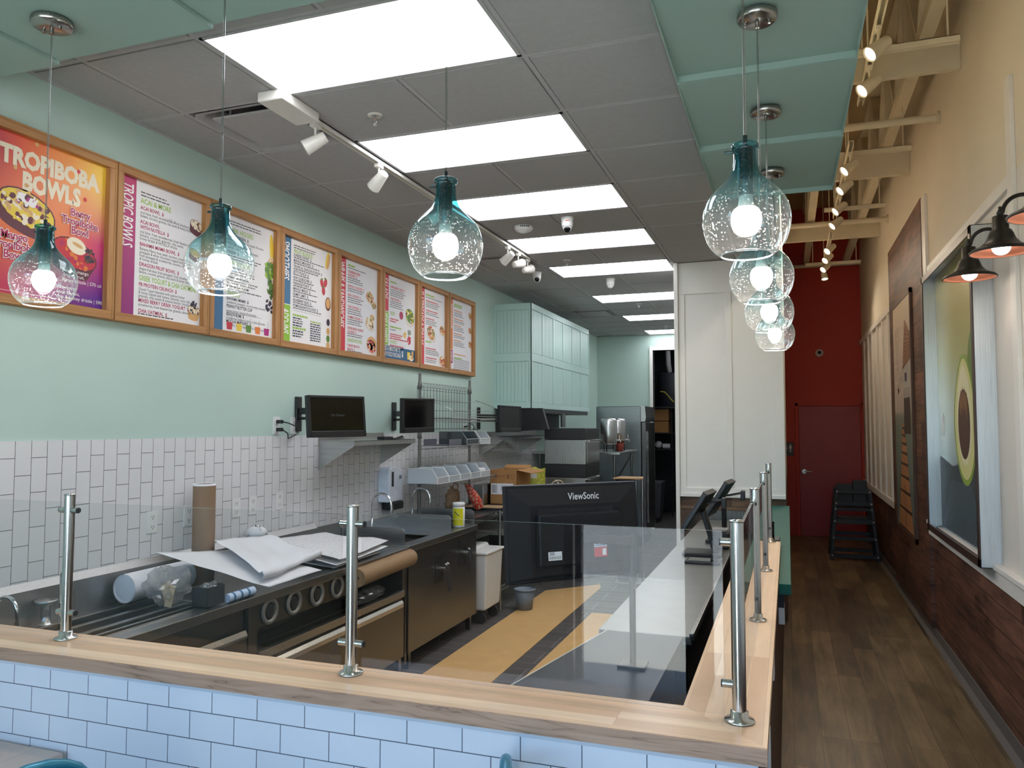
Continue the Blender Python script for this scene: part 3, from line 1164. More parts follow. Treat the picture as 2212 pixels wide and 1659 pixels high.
# ------------------------------------------------------------------ glass guard on the ledge
def post(x, y, clamps, label):
    t = thing('guard_post', label, 'post', (x, y, LZ), 0, 'brushed steel guard posts')
    b = MB(STEEL_Z)
    b.cyl((x, y, LZ + 0.004), (x, y, LZ + 0.468), 0.0165, n=24)
    tube = b.build('tube', t)
    b = MB(STEEL_Z)
    b.lathe([(0.0, 0), (0.0178, 0), (0.0178, 0.005), (0.0, 0.007)], (x, y, LZ + 0.468), 24)
    b.build('cap', t)
    b = MB(STEEL_Z)
    b.lathe([(0.0, 0.0), (0.035, 0.0), (0.036, 0.003), (0.034, 0.006), (0.021, 0.009), (0.021, 0.024), (0.0165, 0.026)], (x, y, LZ), 28)
    b.build('base_flange', t)
    for z in (LZ + 0.085, LZ + 0.42):
        for dx, dy in clamps:
            d = Vector((dx, dy, 0))
            b = MB(STEEL_Z)
            p = Vector((x, y, z))
            b.cyl(p + d * 0.014, p + d * 0.038, 0.0098, n=18)
            b.use(DARK)
            b.cyl(p + d * 0.038, p + d * 0.041, 0.0092, n=18)
            b.build('glass_clamp', t)
    return t


post(-2.255, 1.95, [(-1, 0), (1, 0)], 'steel guard post on the front ledge nearest the menu wall')
post(-1.178, 1.95, [(-1, 0), (1, 0)], 'steel guard post in the middle of the front ledge')
post(-0.121, 1.95, [(-1, 0), (0, 1)], 'steel guard post at the ledge corner')
post(-0.119, 2.964, [(0, -1), (0, 1)], 'steel guard post on the side ledge, first behind the corner')
post(-0.118, 3.977, [(0, -1), (0, 1)], 'steel guard post on the side ledge, second behind the corner')
post(-0.117, 4.965, [(0, -1)], 'steel guard post at the far end of the side ledge')
for x0, x1, lab in ((XL + 0.02, -2.288, 'clear glass pane against the menu wall on the front ledge'), (-2.222, -1.211, 'clear glass pane between the two front ledge posts'), (-1.145, -0.155, 'clear glass pane ending at the corner post')):
    b = MB(GLASS)
    b.box(x0, x1, 1.946, 1.954, LZ + 0.012, LZ + 0.446)
    tag(b.build('glass_pane'), lab, 'glass pane', 'glass guard panes')
for y0, y1, lab in ((1.984, 2.93, 'glass pane on the side ledge next to the corner post'), (2.998, 3.943, 'middle glass pane on the side ledge'), (4.011, 4.931, 'far glass pane on the side ledge')):
    b = MB(GLASS)
    b.box(-0.122, -0.114, y0, y1, LZ + 0.012, LZ + 0.446)
    tag(b.build('glass_pane'), lab, 'glass pane', 'glass guard panes')

# ------------------------------------------------------------------ framed menu boards
FX = -3.14          # front of the frames
PX = -3.170         # print
EDGE = [2.27, 2.934, 3.604, 4.267, 4.962, 5.638, 6.326, 6.974, 7.653]
MZ0, MZ1 = 2.302, 3.104


def ink(name, c, rough=0.5):
    return plain(name, c, rough, var=0.01)


I_GREEN = ink('ink_green', srgb(150, 186, 60))
I_MAG = ink('ink_magenta', srgb(176, 40, 88))
I_GREY = ink('ink_grey', srgb(88, 82, 84))
I_LGREY = ink('ink_light_grey', srgb(150, 146, 150))
I_NAVY = ink('ink_navy', srgb(60, 62, 78))
I_WHITE = ink('ink_white', srgb(244, 240, 238))
I_RED = ink('ink_red', srgb(204, 48, 62))
I_BLUE = ink('ink_blue', srgb(58, 110, 150))
I_LIME = ink('ink_lime', srgb(138, 188, 52))
I_ORANGE = ink('ink_orange', srgb(222, 124, 58))
I_PURP = ink('ink_purple', srgb(170, 40, 124))
I_YEL = ink('ink_yellow', srgb(232, 200, 70))
I_BROWN = ink('ink_brown', srgb(104, 62, 46))
I_MAROON = ink('ink_maroon', srgb(96, 44, 58))
I_LEAF = ink('ink_leaf', srgb(92, 132, 56))
I_BERRY = ink('ink_berry', srgb(52, 44, 66))
I_STRAW = ink('ink_strawberry', srgb(196, 50, 66))
I_TAN = ink('ink_tan', srgb(214, 166, 108))
I_CREAM = ink('ink_cream', srgb(240, 226, 200))
I_TEALB = ink('ink_banner_blue', srgb(28, 92, 132))


def band_mat(name, top, bot):
    t = NT(name)
    z = t.n('ShaderNodeSeparateXYZ')
    t.l(t.pos(), z.inputs[0])
    f = t.math('MULTIPLY', t.math('SUBTRACT', z.outputs[2], MZ0), 1 / (MZ1 - MZ0), True)
    t.bsdf(t.ramp(f, [(0.0, bot), (0.9, top)]), 0.45)
    return t.m


B_MAG = band_mat('print_magenta_fade', srgb(186, 58, 112), srgb(140, 48, 120))
t_ = NT('poster_sunset_print')
sp = t_.n('ShaderNodeSeparateXYZ')
t_.l(t_.pos(), sp.inputs[0])
fy = t_.math('MULTIPLY', t_.math('SUBTRACT', sp.outputs[1], 2.30), 1 / 0.6, True)
fz = t_.math('MULTIPLY', t_.math('SUBTRACT', sp.outputs[2], MZ0), 1 / 0.80, True)
up = t_.ramp(fy, [(0.0, srgb(190, 40, 70)), (0.25, srgb(224, 92, 60)), (0.65, srgb(238, 150, 62)), (1.0, srgb(246, 210, 70))])
lo = t_.ramp(fy, [(0.0, srgb(200, 60, 70)), (0.35, srgb(176, 50, 110)), (0.7, srgb(120, 46, 130)), (1.0, srgb(86, 40, 140))])
mid = t_.ramp(fy, [(0.0, srgb(222, 110, 62)), (0.6, srgb(228, 120, 70)), (0.85, srgb(214, 70, 100)), (1.0, srgb(190, 50, 120))])
w1 = t_.ramp(fz, [(0.12, (0, 0, 0)), (0.42, (1, 1, 1))])
w2 = t_.ramp(fz, [(0.45, (0, 0, 0)), (0.85, (1, 1, 1))])
t_.bsdf(t_.mix(w2, t_.mix(w1, lo, mid), up), 0.4)


class Print:
    """flat artwork laid on a wall-mounted sheet; (u, v) run along and up the sheet"""

    def __init__(s, x, y0, z0, ud, nx):
        s.b = MB()
        s.o = Vector((x, y0, z0))
        s.u, s.n = Vector(ud), Vector((nx, 0, 0))
        s.k = 0.0

    def P(s, u, v, k=0):
        return s.o + s.u * u + Z_ * v + s.n * (0.0004 * k)

    def rect(s, m, u0, u1, v0, v1, k=1):
        s.b.use(m)
        s.b.poly([s.P(u0, v0, k), s.P(u1, v0, k), s.P(u1, v1, k), s.P(u0, v1, k)])

    def pol(s, m, pts, k=2):
        s.b.use(m)
        s.b.poly([s.P(a, c, k) for a, c in pts])

    def ell(s, m, u, v, ru, rv=None, k=2, a=0.0, n=18):
        rv = ru if rv is None else rv
        s.b.use(m)
        ca, sa = math.cos(a), math.sin(a)
        s.b.poly([s.P(u + ru * math.cos(t) * ca - rv * math.sin(t) * sa, v + ru * math.cos(t) * sa + rv * math.sin(t) * ca, k) for t in [2 * PI * i / n for i in range(n)]])

    def txt(s, m, body, u, v, size, k=2, **kw):
        s.b.use(m)
        s.b.text(body, s.P(u, v, k), s.u, Z_, size, **kw)

    def down(s, m, body, u, v, size, k=2, **kw):
        """lettering that reads from top to bottom"""
        s.b.use(m)
        s.b.text(body, s.P(u, v, k), -Z_, s.u, size, **kw)

    def dashes(s, m, u, v, w, h, rng, k=2):
        """a line of print too small to read"""
        s.b.use(m)
        x = u
        while x < u + w:
            q = min(rng.uniform(0.012, 0.04), u + w - x)
            if q > 0.004:
                s.b.poly([s.P(x, v, k), s.P(x + q, v, k), s.P(x + q, v + h, k), s.P(x, v + h, k)])
            x += q + 0.005

    def specks(s, mats, u, v, ru, rv, n, r, rng, k=4, a=0.0):
        for i in range(n):
            t, q = rng.uniform(0, 2 * PI), math.sqrt(rng.random()) * 0.9
            x, y = ru * q * math.cos(t), rv * q * math.sin(t)
            s.ell(rng.choice(mats), u + x * math.cos(a) - y * math.sin(a), v + x * math.sin(a) + y * math.cos(a), r * rng.uniform(0.6, 1.3), r * rng.uniform(0.5, 1.0), k + i * 0.02, rng.uniform(0, 3), 7)

    def bowl(s, u, v, r, side, tops, rng, depth=0.6, tilt=-0.45, n=60):
        """a bowl seen at an angle: side, rim, toppings"""
        ca, sa = math.cos(tilt), math.sin(tilt)
        R = lambda x, y: (u + x * ca - y * sa, v + x * sa + y * ca)
        pts = [R(-r * math.cos(t), 0 - r * 0.42 * 0 - depth * r * math.sin(t)) for t in [PI * i / 14 for i in range(15)]]
        pts = [R(-r, 0)] + [R(-r * 0.78 * math.cos(PI * i / 10), -depth * r - 0.18 * r * math.sin(PI * i / 10)) for i in range(11)] + [R(r, 0)]
        s.pol(side, pts, 2)
        s.ell(I_MAROON, u, v, r, r * 0.55, 3, tilt)
        s.ell(tops[0], u, v, r * 0.95, r * 0.5, 3.5, tilt)
        s.specks(tops[1:], u, v, r * 0.95, r * 0.5, n, r * 0.11, rng, 4, tilt)


def frame_board(i, label):
    y0, y1 = EDGE[i], EDGE[i + 1]
    t = thing('menu_board', label, 'menu board', (FX, (y0 + y1) / 2, MZ0), 0, 'oak framed menu boards')
    w = 0.044
    b = MB(OAK)
    b.box(XL + 0.001, FX, y0 + 0.002, y1 - 0.002, MZ1 - w, MZ1)
    b.box(XL + 0.001, FX, y0 + 0.002, y1 - 0.002, MZ0, MZ0 + w)
    b.use(OAK_Z)
    b.box(XL + 0.001, FX, y0 + 0.002, y0 + w, MZ0 + w, MZ1 - w)
    b.box(XL + 0.001, FX, y1 - w, y1 - 0.002, MZ0 + w, MZ1 - w)
    # thin outer lip
    b.use(OAK)
    b.box(FX, FX + 0.004, y0 + 0.004, y1 - 0.004, MZ1 - 0.012, MZ1 - 0.002)
    b.box(FX, FX + 0.004, y0 + 0.004, y1 - 0.004, MZ0 + 0.002, MZ0 + 0.012)
    b.use(OAK_Z)
    b.box(FX, FX + 0.004, y0 + 0.004, y0 + 0.012, MZ0 + 0.012, MZ1 - 0.012)
    b.box(FX, FX + 0.004, y1 - 0.012, y1 - 0.004, MZ0 + 0.012, MZ1 - 0.012)
    b.build('frame', t, 0.0015, 1)
    pr = Print(PX, y0 + w, MZ0 + w, (0, 1, 0), 1)
    pr.W, pr.H = y1 - y0 - 2 * w, MZ1 - MZ0 - 2 * w
    return t, pr


def finish(pr, t, back=PAPER):
    pr.b.use(back)
    pr.b.box(XL + 0.002, PX, pr.o.y, pr.o.y + pr.W, pr.o.z, pr.o.z + pr.H)
    pr.b.build('poster', t)


rng = random.Random(11)
# 1: poster
t, p = frame_board(0, 'framed red and orange Tropiboba poster with two fruit bowls, beside the menus')
W, H = p.W, p.H
p.txt(I_CREAM, 'TROPIBOBA', 0.03, H - 0.135, 0.108, 3, bold=0.055, width=W - 0.06)
p.txt(I_CREAM, 'BOWLS', 0.135, H - 0.235, 0.112, 3, bold=0.055, width=0.30)
for u, v, m in ((0.20, 0.70, I_TAN), (0.10, 0.565, I_TAN), (0.155, 0.50, I_TAN), (0.42, 0.645, I_RED), (0.46, 0.52, I_RED), (0.40, 0.44, I_ORANGE)):
    p.ell(m, u, v, 0.010, k=5)
p.bowl(0.165, 0.395, 0.145, I_MAROON, (I_YEL, I_YEL, I_CREAM, I_TAN, I_YEL, I_MAROON), rng, 0.62, -0.28, 110)
p.ell(I_WHITE, 0.16, 0.435, 0.05, 0.02, 7, -0.4)
p.specks((I_WHITE, I_MAROON, I_PURP), 0.165, 0.43, 0.06, 0.028, 26, 0.009, rng, 8)
p.bowl(0.415, 0.245, 0.125, I_MAROON, (I_STRAW, I_STRAW, I_RED, I_MAG, I_ORANGE), rng, 0.7, -0.28, 100)
p.ell(I_CREAM, 0.42, 0.285, 0.055, 0.038, 8, -0.3)
p.ell(I_TAN, 0.425, 0.29, 0.03, 0.009, 9, -0.3)
p.specks((I_BROWN, I_BERRY), 0.49, 0.25, 0.035, 0.045, 24, 0.010, rng, 8)
for bb, u, v, s in (('Berry\nTropiboba\nBowl', 0.435, 0.425, 0.052), ('Mango\nTropiboba\nBowl', 0.105, 0.245, 0.052)):
    p.txt(I_WHITE, bb, u, v, s, 10, bold=0.075, align='CENTER', line=0.82, sx=0.92)
    p.txt(I_MAG, bb, u, v, s, 11, bold=0.02, align='CENTER', line=0.82, sx=0.92)
p.txt(I_WHITE, 'banana, mango\ndragon fruit,\nhoney drizzle | 570 cal', 0.35, 0.155, 0.024, 4, line=0.95)
p.txt(I_WHITE, 'strawberry\ncoco chunks,\nchip & honey drizzle | 590 cal', 0.32, 0.072, 0.024, 4, line=0.95)
p.txt(I_WHITE, '$', 0.02, 0.17, 0.028, 4)
p.txt(I_WHITE, '$', 0.02, 0.095, 0.028, 4)
p.rect(I_WHITE, 0.05, 0.40, 0.018, 0.0195, 3)
finish(p, t, MATS['poster_sunset_print'])


def lines(p, items, u=0.135, head=I_MAG, rs=1.0):
    """items: (style, text, v); v counts down from the top of the sheet"""
    for it in items:
        st, tx, v = it[0], it[1], p.H - it[2]
        if st == 'H':
            p.txt(I_GREEN, tx, u, v, 0.040, bold=0.012, sx=0.86 if len(tx) < 20 else 0.66)
        elif st == 'h':
            p.txt(head, tx, u, v, 0.0275, bold=0.016, sx=0.88)
        elif st == 'd':
            p.txt(I_GREY, tx, u, v, 0.0215, width=min(len(tx) * 0.0084, p.W - u - 0.075))
        elif st == 'c':
            p.txt(I_LGREY, tx, it[3], v, 0.0215, sx=0.84)
        elif st == '-':
            for k in range(tx):
                p.dashes(I_GREY, u, v - 0.0165 * k, (it[3] if len(it) > 3 else 0.28) * rng.uniform(0.75, 1.0), 0.0062, rng)
        elif st == 'x':
            p.dashes(head, u, v, it[3], 0.010, rng)
        elif st == 'g':
            p.dashes(I_GREEN, u, v, it[3], 0.014, rng)


# 2: tropic bowls
t, p = frame_board(1, 'framed Tropic Bowls menu with magenta side band')
p.rect(B_MAG, 0, 0.105, 0, p.H)
p.down(I_WHITE, 'TROPIC BOWLS', 0.020, p.H - 0.03, 0.098, bold=0.016, shear=0.18, width=0.33)
lines(p, [('-', 2, 0.06, 0.22), ('H', 'ACAI & MORE', 0.115), ('h', 'ACAI BOWL  $', 0.148), ('c', '| 550 cal', 0.166, 0.32),
          ('d', 'acai base, fresh strawberries, fresh blueberries,', 0.170), ('d', 'banana, coconut, granola, chia seeds & honey drizzle', 0.188),
          ('h', 'ACAI BOWL\nWITH NUTELLA  $', 0.222), ('d', 'acai base, fresh strawberries, fresh blueberries,', 0.272), ('d', 'banana, coconut, granola, chia seeds,', 0.290), ('d', 'honey drizzle & NUTELLA drizzle', 0.308),
          ('h', 'BAHAMA MAMA BOWL  $', 0.340), ('d', 'Bahama Mama base (with coconut, strawberries,', 0.362), ('d', 'pineapple & white chocolate) topped with granola,', 0.380), ('d', 'fresh pineapple & strawberries, coconut, chia seeds', 0.398), ('d', '& honey drizzle', 0.416),
          ('h', 'DRAGON FRUIT BOWL  $', 0.446), ('d', 'dragon fruit base, fresh pineapple, fresh strawberries,', 0.466), ('d', 'banana, coconut, granola, chia seeds & honey drizzle', 0.484),
          ('H', 'GREEK YOGURT & CHIA OATMEAL', 0.522), ('h', 'PB PROTEIN CRUNCH  $', 0.552), ('d', 'Greek Yogurt blended with peanut butter', 0.574), ('d', '& honey topped with banana, almonds, cacao nibs,', 0.592), ('d', 'granola, chia seeds & peanut butter drizzle', 0.610),
          ])
lines(p, [('h', 'CHIA OATMEAL  $', 0.690), ('h', 'MIXED BERRY GREEK YOGURT  $', 0.636), ('d', 'strawberries, fresh blueberries, granola, almonds', 0.656), ('-', 1, 0.700, 0.3)])
p.bowl(0.545, 0.575, 0.055, I_MAROON, (I_CREAM, I_BROWN, I_BROWN, I_CREAM, I_CREAM), rng, 0.9, -0.3, 40)
p.bowl(0.53, 0.415, 0.042, I_MAROON, (I_TAN, I_ORANGE, I_YEL, I_TAN), rng, 0.9, -0.3, 30)
p.bowl(0.535, 0.09, 0.048, I_TAN, (I_CREAM, I_CREAM, I_BERRY, I_BERRY, I_TAN), rng, 1.1, -0.1, 30)
p.specks((I_BERRY,), 0.54, 0.12, 0.032, 0.022, 12, 0.009, rng, 7)
finish(p, t)

# 3: smoothies, vegetable side
t, p = frame_board(2, 'framed smoothies menu with blue band and a row of five drink cups along its foot')
p.rect(I_BLUE, 0, 0.105, 0, p.H)
p.down(I_WHITE, 'SMOOTHIES', 0.020, p.H - 0.03, 0.098, bold=0.016, shear=0.18, width=0.25)
lines(p, [('-', 2, 0.04, 0.33), ('H', 'SUPER VEGGIES', 0.105), ('h', 'ISLAND GREEN  $', 0.135), ('d', 'spinach, kale, mango, pineapple & banana', 0.155), ('h', 'DETOX COLADA  $', 0.185), ('d', 'spinach, kale, coconut & pineapple', 0.205),
          ('h', 'GREEN  $', 0.236), ('-', 2, 0.252, 0.36), ('H', 'SUPERFOODS', 0.305), ('x', '', 0.325, 0.16), ('-', 2, 0.342, 0.33), ('x', '', 0.385, 0.2), ('-', 2, 0.402, 0.33), ('x', '', 0.44, 0.2), ('-', 1, 0.457, 0.36),
          ('H', 'TREATS', 0.495), ('h', 'BAHAMA MAMA  $', 0.520), ('d', 'strawberries, pineapple, coconut & white chocolate', 0.540), ('h', 'PEANUT BUTTER CUP', 0.566), ('d', 'peanut butter, banana & chocolate', 0.592),
          ('h', 'BEACH BUM  $', 0.616), ('d', 'strawberries, banana & white or dark chocolate', 0.636), ('h', 'MOCHA MADNESS  $', 0.658), ('d', 'chocolate, coffee, cappuccino & nonfat yogurt', 0.676)], head=I_NAVY)
p.rect(I_GREY, 0.135, 0.47, 0.118, 0.1195, 2)
for k, m in enumerate((I_STRAW, I_YEL, I_LEAF, I_ORANGE, I_PURP)):
    u = 0.165 + 0.088 * k
    p.pol(m, [(u - 0.022, 0.015), (u + 0.022, 0.015), (u + 0.027, 0.06), (u - 0.027, 0.06)], 3)
    p.pol(I_LGREY, [(u + 0.008, 0.06), (u + 0.011, 0.06), (u + 0.018, 0.105), (u + 0.015, 0.105)], 3)
p.ell(I_YEL, 0.555, 0.60, 0.020, 0.085, 3, 0.06)
p.specks((I_CREAM, I_TAN), 0.55, 0.51, 0.02, 0.03, 24, 0.008, rng)
p.specks((I_LEAF, I_GREEN, I_LEAF), 0.54, 0.44, 0.045, 0.055, 26, 0.022, rng)
p.specks((I_LEAF, ink('ink_dark_leaf', srgb(64, 92, 44))), 0.55, 0.32, 0.028, 0.075, 40, 0.014, rng)
p.specks((I_BERRY,), 0.54, 0.20, 0.045, 0.055, 10, 0.016, rng)
finish(p, t)

# 4: smoothies and add-ins
t, p = frame_board(3, 'framed smoothies menu with blue and green Add-Ins side band')
p.rect(I_BLUE, 0, 0.105, 0.255, p.H)
p.rect(I_LIME, 0, 0.105, 0, 0.25)
p.rect(I_WHITE, 0, 0.105, 0.25, 0.255, 2)
p.down(I_WHITE, 'SMOOTHIES', 0.020, p.H - 0.03, 0.098, bold=0.016, shear=0.18, width=0.265)
p.down(I_WHITE, 'ADD-INS', 0.020, 0.225, 0.098, bold=0.016, shear=0.18, width=0.175)
lines(p, [('-', 2, 0.045, 0.33), ('H', 'FRUIT BLENDS', 0.095), ('h', 'SUNRISE SUNSET  $', 0.118), ('-', 1, 0.13, 0.4), ('h', 'MANGO MADNESS  $', 0.156), ('-', 1, 0.168, 0.4), ('h', 'TROPICAL DRAGON FUSION  $', 0.196), ('-', 1, 0.208, 0.4),
          ('h', 'JETTY PUNCH  $', 0.234), ('-', 1, 0.246, 0.2), ('h', 'KIWI QUENCHER  $', 0.274), ('-', 1, 0.286, 0.3), ('h', 'PARADISE POINT  $', 0.312), ('-', 1, 0.324, 0.3), ('h', 'MANGO MAGIC  $', 0.350), ('-', 1, 0.362, 0.3),
          ('h', 'BLIMEY LIMEY  $', 0.388), ('-', 1, 0.40, 0.34), ('h', 'BLUEBERRY BLISS  $', 0.428), ('-', 1, 0.44, 0.3), ('h', 'POMEGRANATE PLUNGE  $', 0.466), ('-', 1, 0.478, 0.4), ('g', '', 0.53, 0.17), ('x', '', 0.548, 0.1), ('-', 1, 0.562, 0.14), ('x', '', 0.58, 0.12), ('x', '', 0.598, 0.1), ('g', '', 0.618, 0.15), ('x', '', 0.636, 0.12), ('x', '', 0.654, 0.12), ('x', '', 0.672, 0.1)], head=I_NAVY)
for k in range(9):
    p.dashes(I_GREEN if k == 0 else I_NAVY, 0.34, 0.165 - 0.0165 * k, 0.13, 0.009, rng)
p.rect(I_GREY, 0.135, 0.47, 0.222, 0.2235, 2)
p.ell(I_YEL, 0.545, 0.645, 0.020, 0.065, 3, -0.25)
p.ell(I_TAN, 0.560, 0.635, 0.016, 0.06, 4, -0.25)
for u, v, a in ((0.48, 0.465, 0.4), (0.525, 0.475, -0.3), (0.50, 0.415, 0.1)):
    p.ell(I_STRAW, u, v, 0.021, 0.034, 3, a)
    p.ell(I_LEAF, u - 0.004, v + 0.03, 0.014, 0.008, 4, a)
p.ell(I_BROWN, 0.56, 0.325, 0.036, 0.05, 3)
p.ell(I_TAN, 0.56, 0.33, 0.028, 0.038, 4)
for v, m in ((0.19, I_BERRY), (0.125, I_TAN), (0.07, I_LEAF), (0.02, I_TAN)):
    p.ell(m, 0.565, v, 0.022, 0.026, 3)
finish(p, t)


def food(p, u, v, r, plate=True, tops=(I_TAN, I_RED, I_LEAF, I_CREAM, I_BROWN)):
    if plate:
        p.ell(ink('ink_plate', srgb(222, 214, 208)), u, v - r * 0.35, r * 1.25, r * 0.6, 2, -0.3)
    p.ell(tops[0], u, v, r, r * 0.72, 3, -0.35)
    p.specks(tops, u, v, r, r * 0.72, 34, r * 0.17, rng, 4, -0.35)


# 5: wraps and sandwiches
t, p = frame_board(4, 'framed Wraps and Sandwiches menu with red side band')
p.rect(I_RED, 0, 0.105, 0, p.H)
p.down(I_WHITE, 'WRAPS & SANDWICHES', 0.020, p.H - 0.03, 0.098, bold=0.016, shear=0.18, width=0.50)
lines(p, [('g', '', 0.05, 0.11), ('-', 1, 0.066, 0.3), ('h', 'CARIBBEAN JERK\nCHICKEN  $', 0.1), ('-', 3, 0.142, 0.24), ('h', 'BUFFALO CHICKEN  $', 0.212), ('-', 2, 0.226, 0.24), ('h', 'BAJA CHICKEN  $', 0.282), ('-', 3, 0.296, 0.25), ('h', 'THAI CHICKEN  $', 0.372), ('-', 3, 0.386, 0.24),
          ('h', 'HUMMUS VEGGIE  $', 0.452), ('-', 3, 0.466, 0.24), ('h', 'SUPERGREEN CAESAR\nCHICKEN  $', 0.538), ('-', 2, 0.576, 0.24), ('H', 'SANDWICHES', 0.635), ('h', 'TURKEY BACON\nRANCH  $', 0.672), ('-', 1, 0.708, 0.24)], head=I_RED)
food(p, 0.47, 0.47, 0.06, True, (I_TAN, I_CREAM, I_BROWN, I_LEAF, I_RED))
food(p, 0.53, 0.415, 0.04, False, (I_TAN, I_LEAF, I_CREAM, I_BERRY))
food(p, 0.47, 0.26, 0.065, True, (I_CREAM, I_TAN, I_LEAF, I_BROWN))
food(p, 0.51, 0.31, 0.035, False, (I_TAN, I_LEAF, I_CREAM))
p.ell(I_TAN, 0.50, 0.10, 0.075, 0.055, 3)
food(p, 0.50, 0.075, 0.07, True, (I_RED, I_CREAM, I_STRAW, I_TAN))
finish(p, t)

# 6: salads, sides and sweets
t, p = frame_board(5, 'framed Salads, Sides and Sweets menu with blue banner at its foot')
p.rect(I_RED, 0, 0.105, 0.40, p.H)
p.rect(I_LIME, 0, 0.105, 0.115, 0.395)
p.down(I_WHITE, 'SALADS', 0.020, p.H - 0.03, 0.098, bold=0.016, shear=0.18, width=0.18)
p.down(I_WHITE, 'SIDES & SWEETS', 0.020, 0.385, 0.098, bold=0.016, shear=0.18, width=0.25)
lines(p, [('g', '', 0.06, 0.11), ('h', 'SUPERGREEN CAESAR  $', 0.105), ('-', 4, 0.122, 0.28), ('h', 'THAI CHICKEN  $', 0.205), ('-', 4, 0.22, 0.24), ('H', 'SIDES', 0.335), ('x', '', 0.375, 0.15), ('x', '', 0.395, 0.10), ('g', '', 0.445, 0.2), ('-', 1, 0.465, 0.1), ('x', '', 0.505, 0.22), ('x', '', 0.523, 0.2), ('x', '', 0.541, 0.34), ('H', 'SWEETS', 0.58), ('x', '', 0.602, 0.25), ('x', '', 0.62, 0.24)], head=I_RED)
p.ell(ink('ink_plate', srgb(222, 214, 208)), 0.50, 0.37, 0.085, 0.06, 2)
food(p, 0.50, 0.41, 0.085, False, (I_LEAF, I_CREAM, I_YEL, I_BROWN, I_GREEN))
p.ell(I_MAG, 0.335, 0.395, 0.036, 0.036, 3)
p.specks((I_LGREY, I_LEAF), 0.49, 0.265, 0.03, 0.03, 20, 0.010, rng)
p.specks((I_TAN, I_YEL), 0.405, 0.235, 0.026, 0.03, 18, 0.012, rng)
p.specks((I_STRAW, I_RED), 0.485, 0.19, 0.034, 0.04, 22, 0.013, rng)
p.rect(I_TEALB, 0, p.W, 0, 0.11, 2)
p.txt(I_WHITE, 'ADD A SMOOTHIE TO\nANY FOOD PURCHASE', 0.02, 0.068, 0.055, 3, bold=0.01, width=0.31, line=0.85)
p.txt(I_WHITE, '$', 0.345, 0.035, 0.075, 3, bold=0.02, sx=0.8)
p.pol(I_YEL, [(0.455, 0.02), (0.505, 0.02), (0.51, 0.085), (0.45, 0.085)], 4)
p.ell(I_CREAM, 0.53, 0.035, 0.045, 0.025, 5)
p.pol(I_TAN, [(0.525, 0.03), (0.565, 0.03), (0.572, 0.10), (0.535, 0.10)], 6)
finish(p, t)

# 7: flatbreads
t, p = frame_board(6, 'framed Flatbreads and Quesadillas menu with red side band, second from the far end')
p.rect(I_RED, 0, 0.105, 0, p.H)
p.down(I_WHITE, "FLATBREADS & 'DILLAS", 0.020, p.H - 0.03, 0.098, bold=0.016, shear=0.18, width=0.50)
lines(p, [('g', '', 0.06, 0.18), ('-', 1, 0.08, 0.36), ('x', '', 0.115, 0.26), ('-', 3, 0.133, 0.3), ('x', '', 0.205, 0.26), ('-', 2, 0.223, 0.3), ('x', '', 0.28, 0.18), ('-', 3, 0.298, 0.26), ('g', '', 0.50, 0.12), ('x', '', 0.56, 0.22), ('-', 3, 0.578, 0.3), ('x', '', 0.65, 0.24), ('-', 2, 0.668, 0.26)], head=I_RED)
food(p, 0.25, 0.31, 0.085, True, (I_TAN, I_RED, I_CREAM, I_LEAF, I_BROWN))
food(p, 0.50, 0.36, 0.06, True, (I_TAN, I_LEAF, I_RED, I_CREAM))
food(p, 0.50, 0.06, 0.065, True, (I_TAN, I_MAROON, I_CREAM, I_RED))
finish(p, t)

# 8: breakfast and kids
t, p = frame_board(7, 'framed Breakfast and Kids menu with orange and purple band, last in the row')
p.rect(I_ORANGE, 0, 0.105, 0.20, p.H)
p.rect(I_PURP, 0, 0.105, 0.06, 0.195)
p.down(I_WHITE, 'BREAKFAST', 0.020, p.H - 0.05, 0.098, bold=0.016, shear=0.18, width=0.25)
p.down(I_WHITE, 'KIDS', 0.020, 0.185, 0.098, bold=0.016, shear=0.18, width=0.10)
lines(p, [('g', '', 0.055, 0.2), ('g', '', 0.075, 0.2), ('x', '', 0.115, 0.2), ('-', 3, 0.133, 0.26), ('x', '', 0.2, 0.24), ('-', 2, 0.218, 0.3), ('x', '', 0.265, 0.18), ('-', 3, 0.283, 0.3), ('x', '', 0.35, 0.2), ('-', 2, 0.368, 0.3), ('x', '', 0.42, 0.18), ('-', 3, 0.438, 0.3), ('x', '', 0.56, 0.3), ('g', '', 0.60, 0.2)], head=I_ORANGE)
for k in range(7):
    p.dashes(I_NAVY, 0.13, 0.105 - 0.0165 * k, 0.40, 0.005, rng)
for v in (0.60, 0.44, 0.29):
    food(p, 0.555, v, 0.045, True)
finish(p, t)

# ------------------------------------------------------------------ wall fittings on the menu wall
def outlet(y, z, label, x=XL + 0.006, cat='outlet'):
    t = thing('wall_outlet', label, cat, (x, y, z), 0, 'white wall outlets')
    b = MB(WHITE_PL)
    b.box(x, x + 0.006, y - 0.036, y + 0.036, z - 0.058, z + 0.058)
    b.build('plate', t, 0.002)
    for dz in (-0.026, 0.026):
        b = MB(WHITE_PL)
        b.box(x + 0.006, x + 0.0085, y - 0.017, y + 0.017, z + dz - 0.016, z + dz + 0.016)
        b.use(BLACK)
        b.box(x + 0.0085, x + 0.0088, y - 0.009, y - 0.006, z + dz - 0.003, z + dz + 0.008)
        b.box(x + 0.0085, x + 0.0088, y + 0.006, y + 0.009, z + dz - 0.003, z + dz + 0.008)
        b.cyl((x + 0.0085, y, z + dz - 0.009), (x + 0.0088, y, z + dz - 0.009), 0.003, n=8)
        b.build('socket', t)


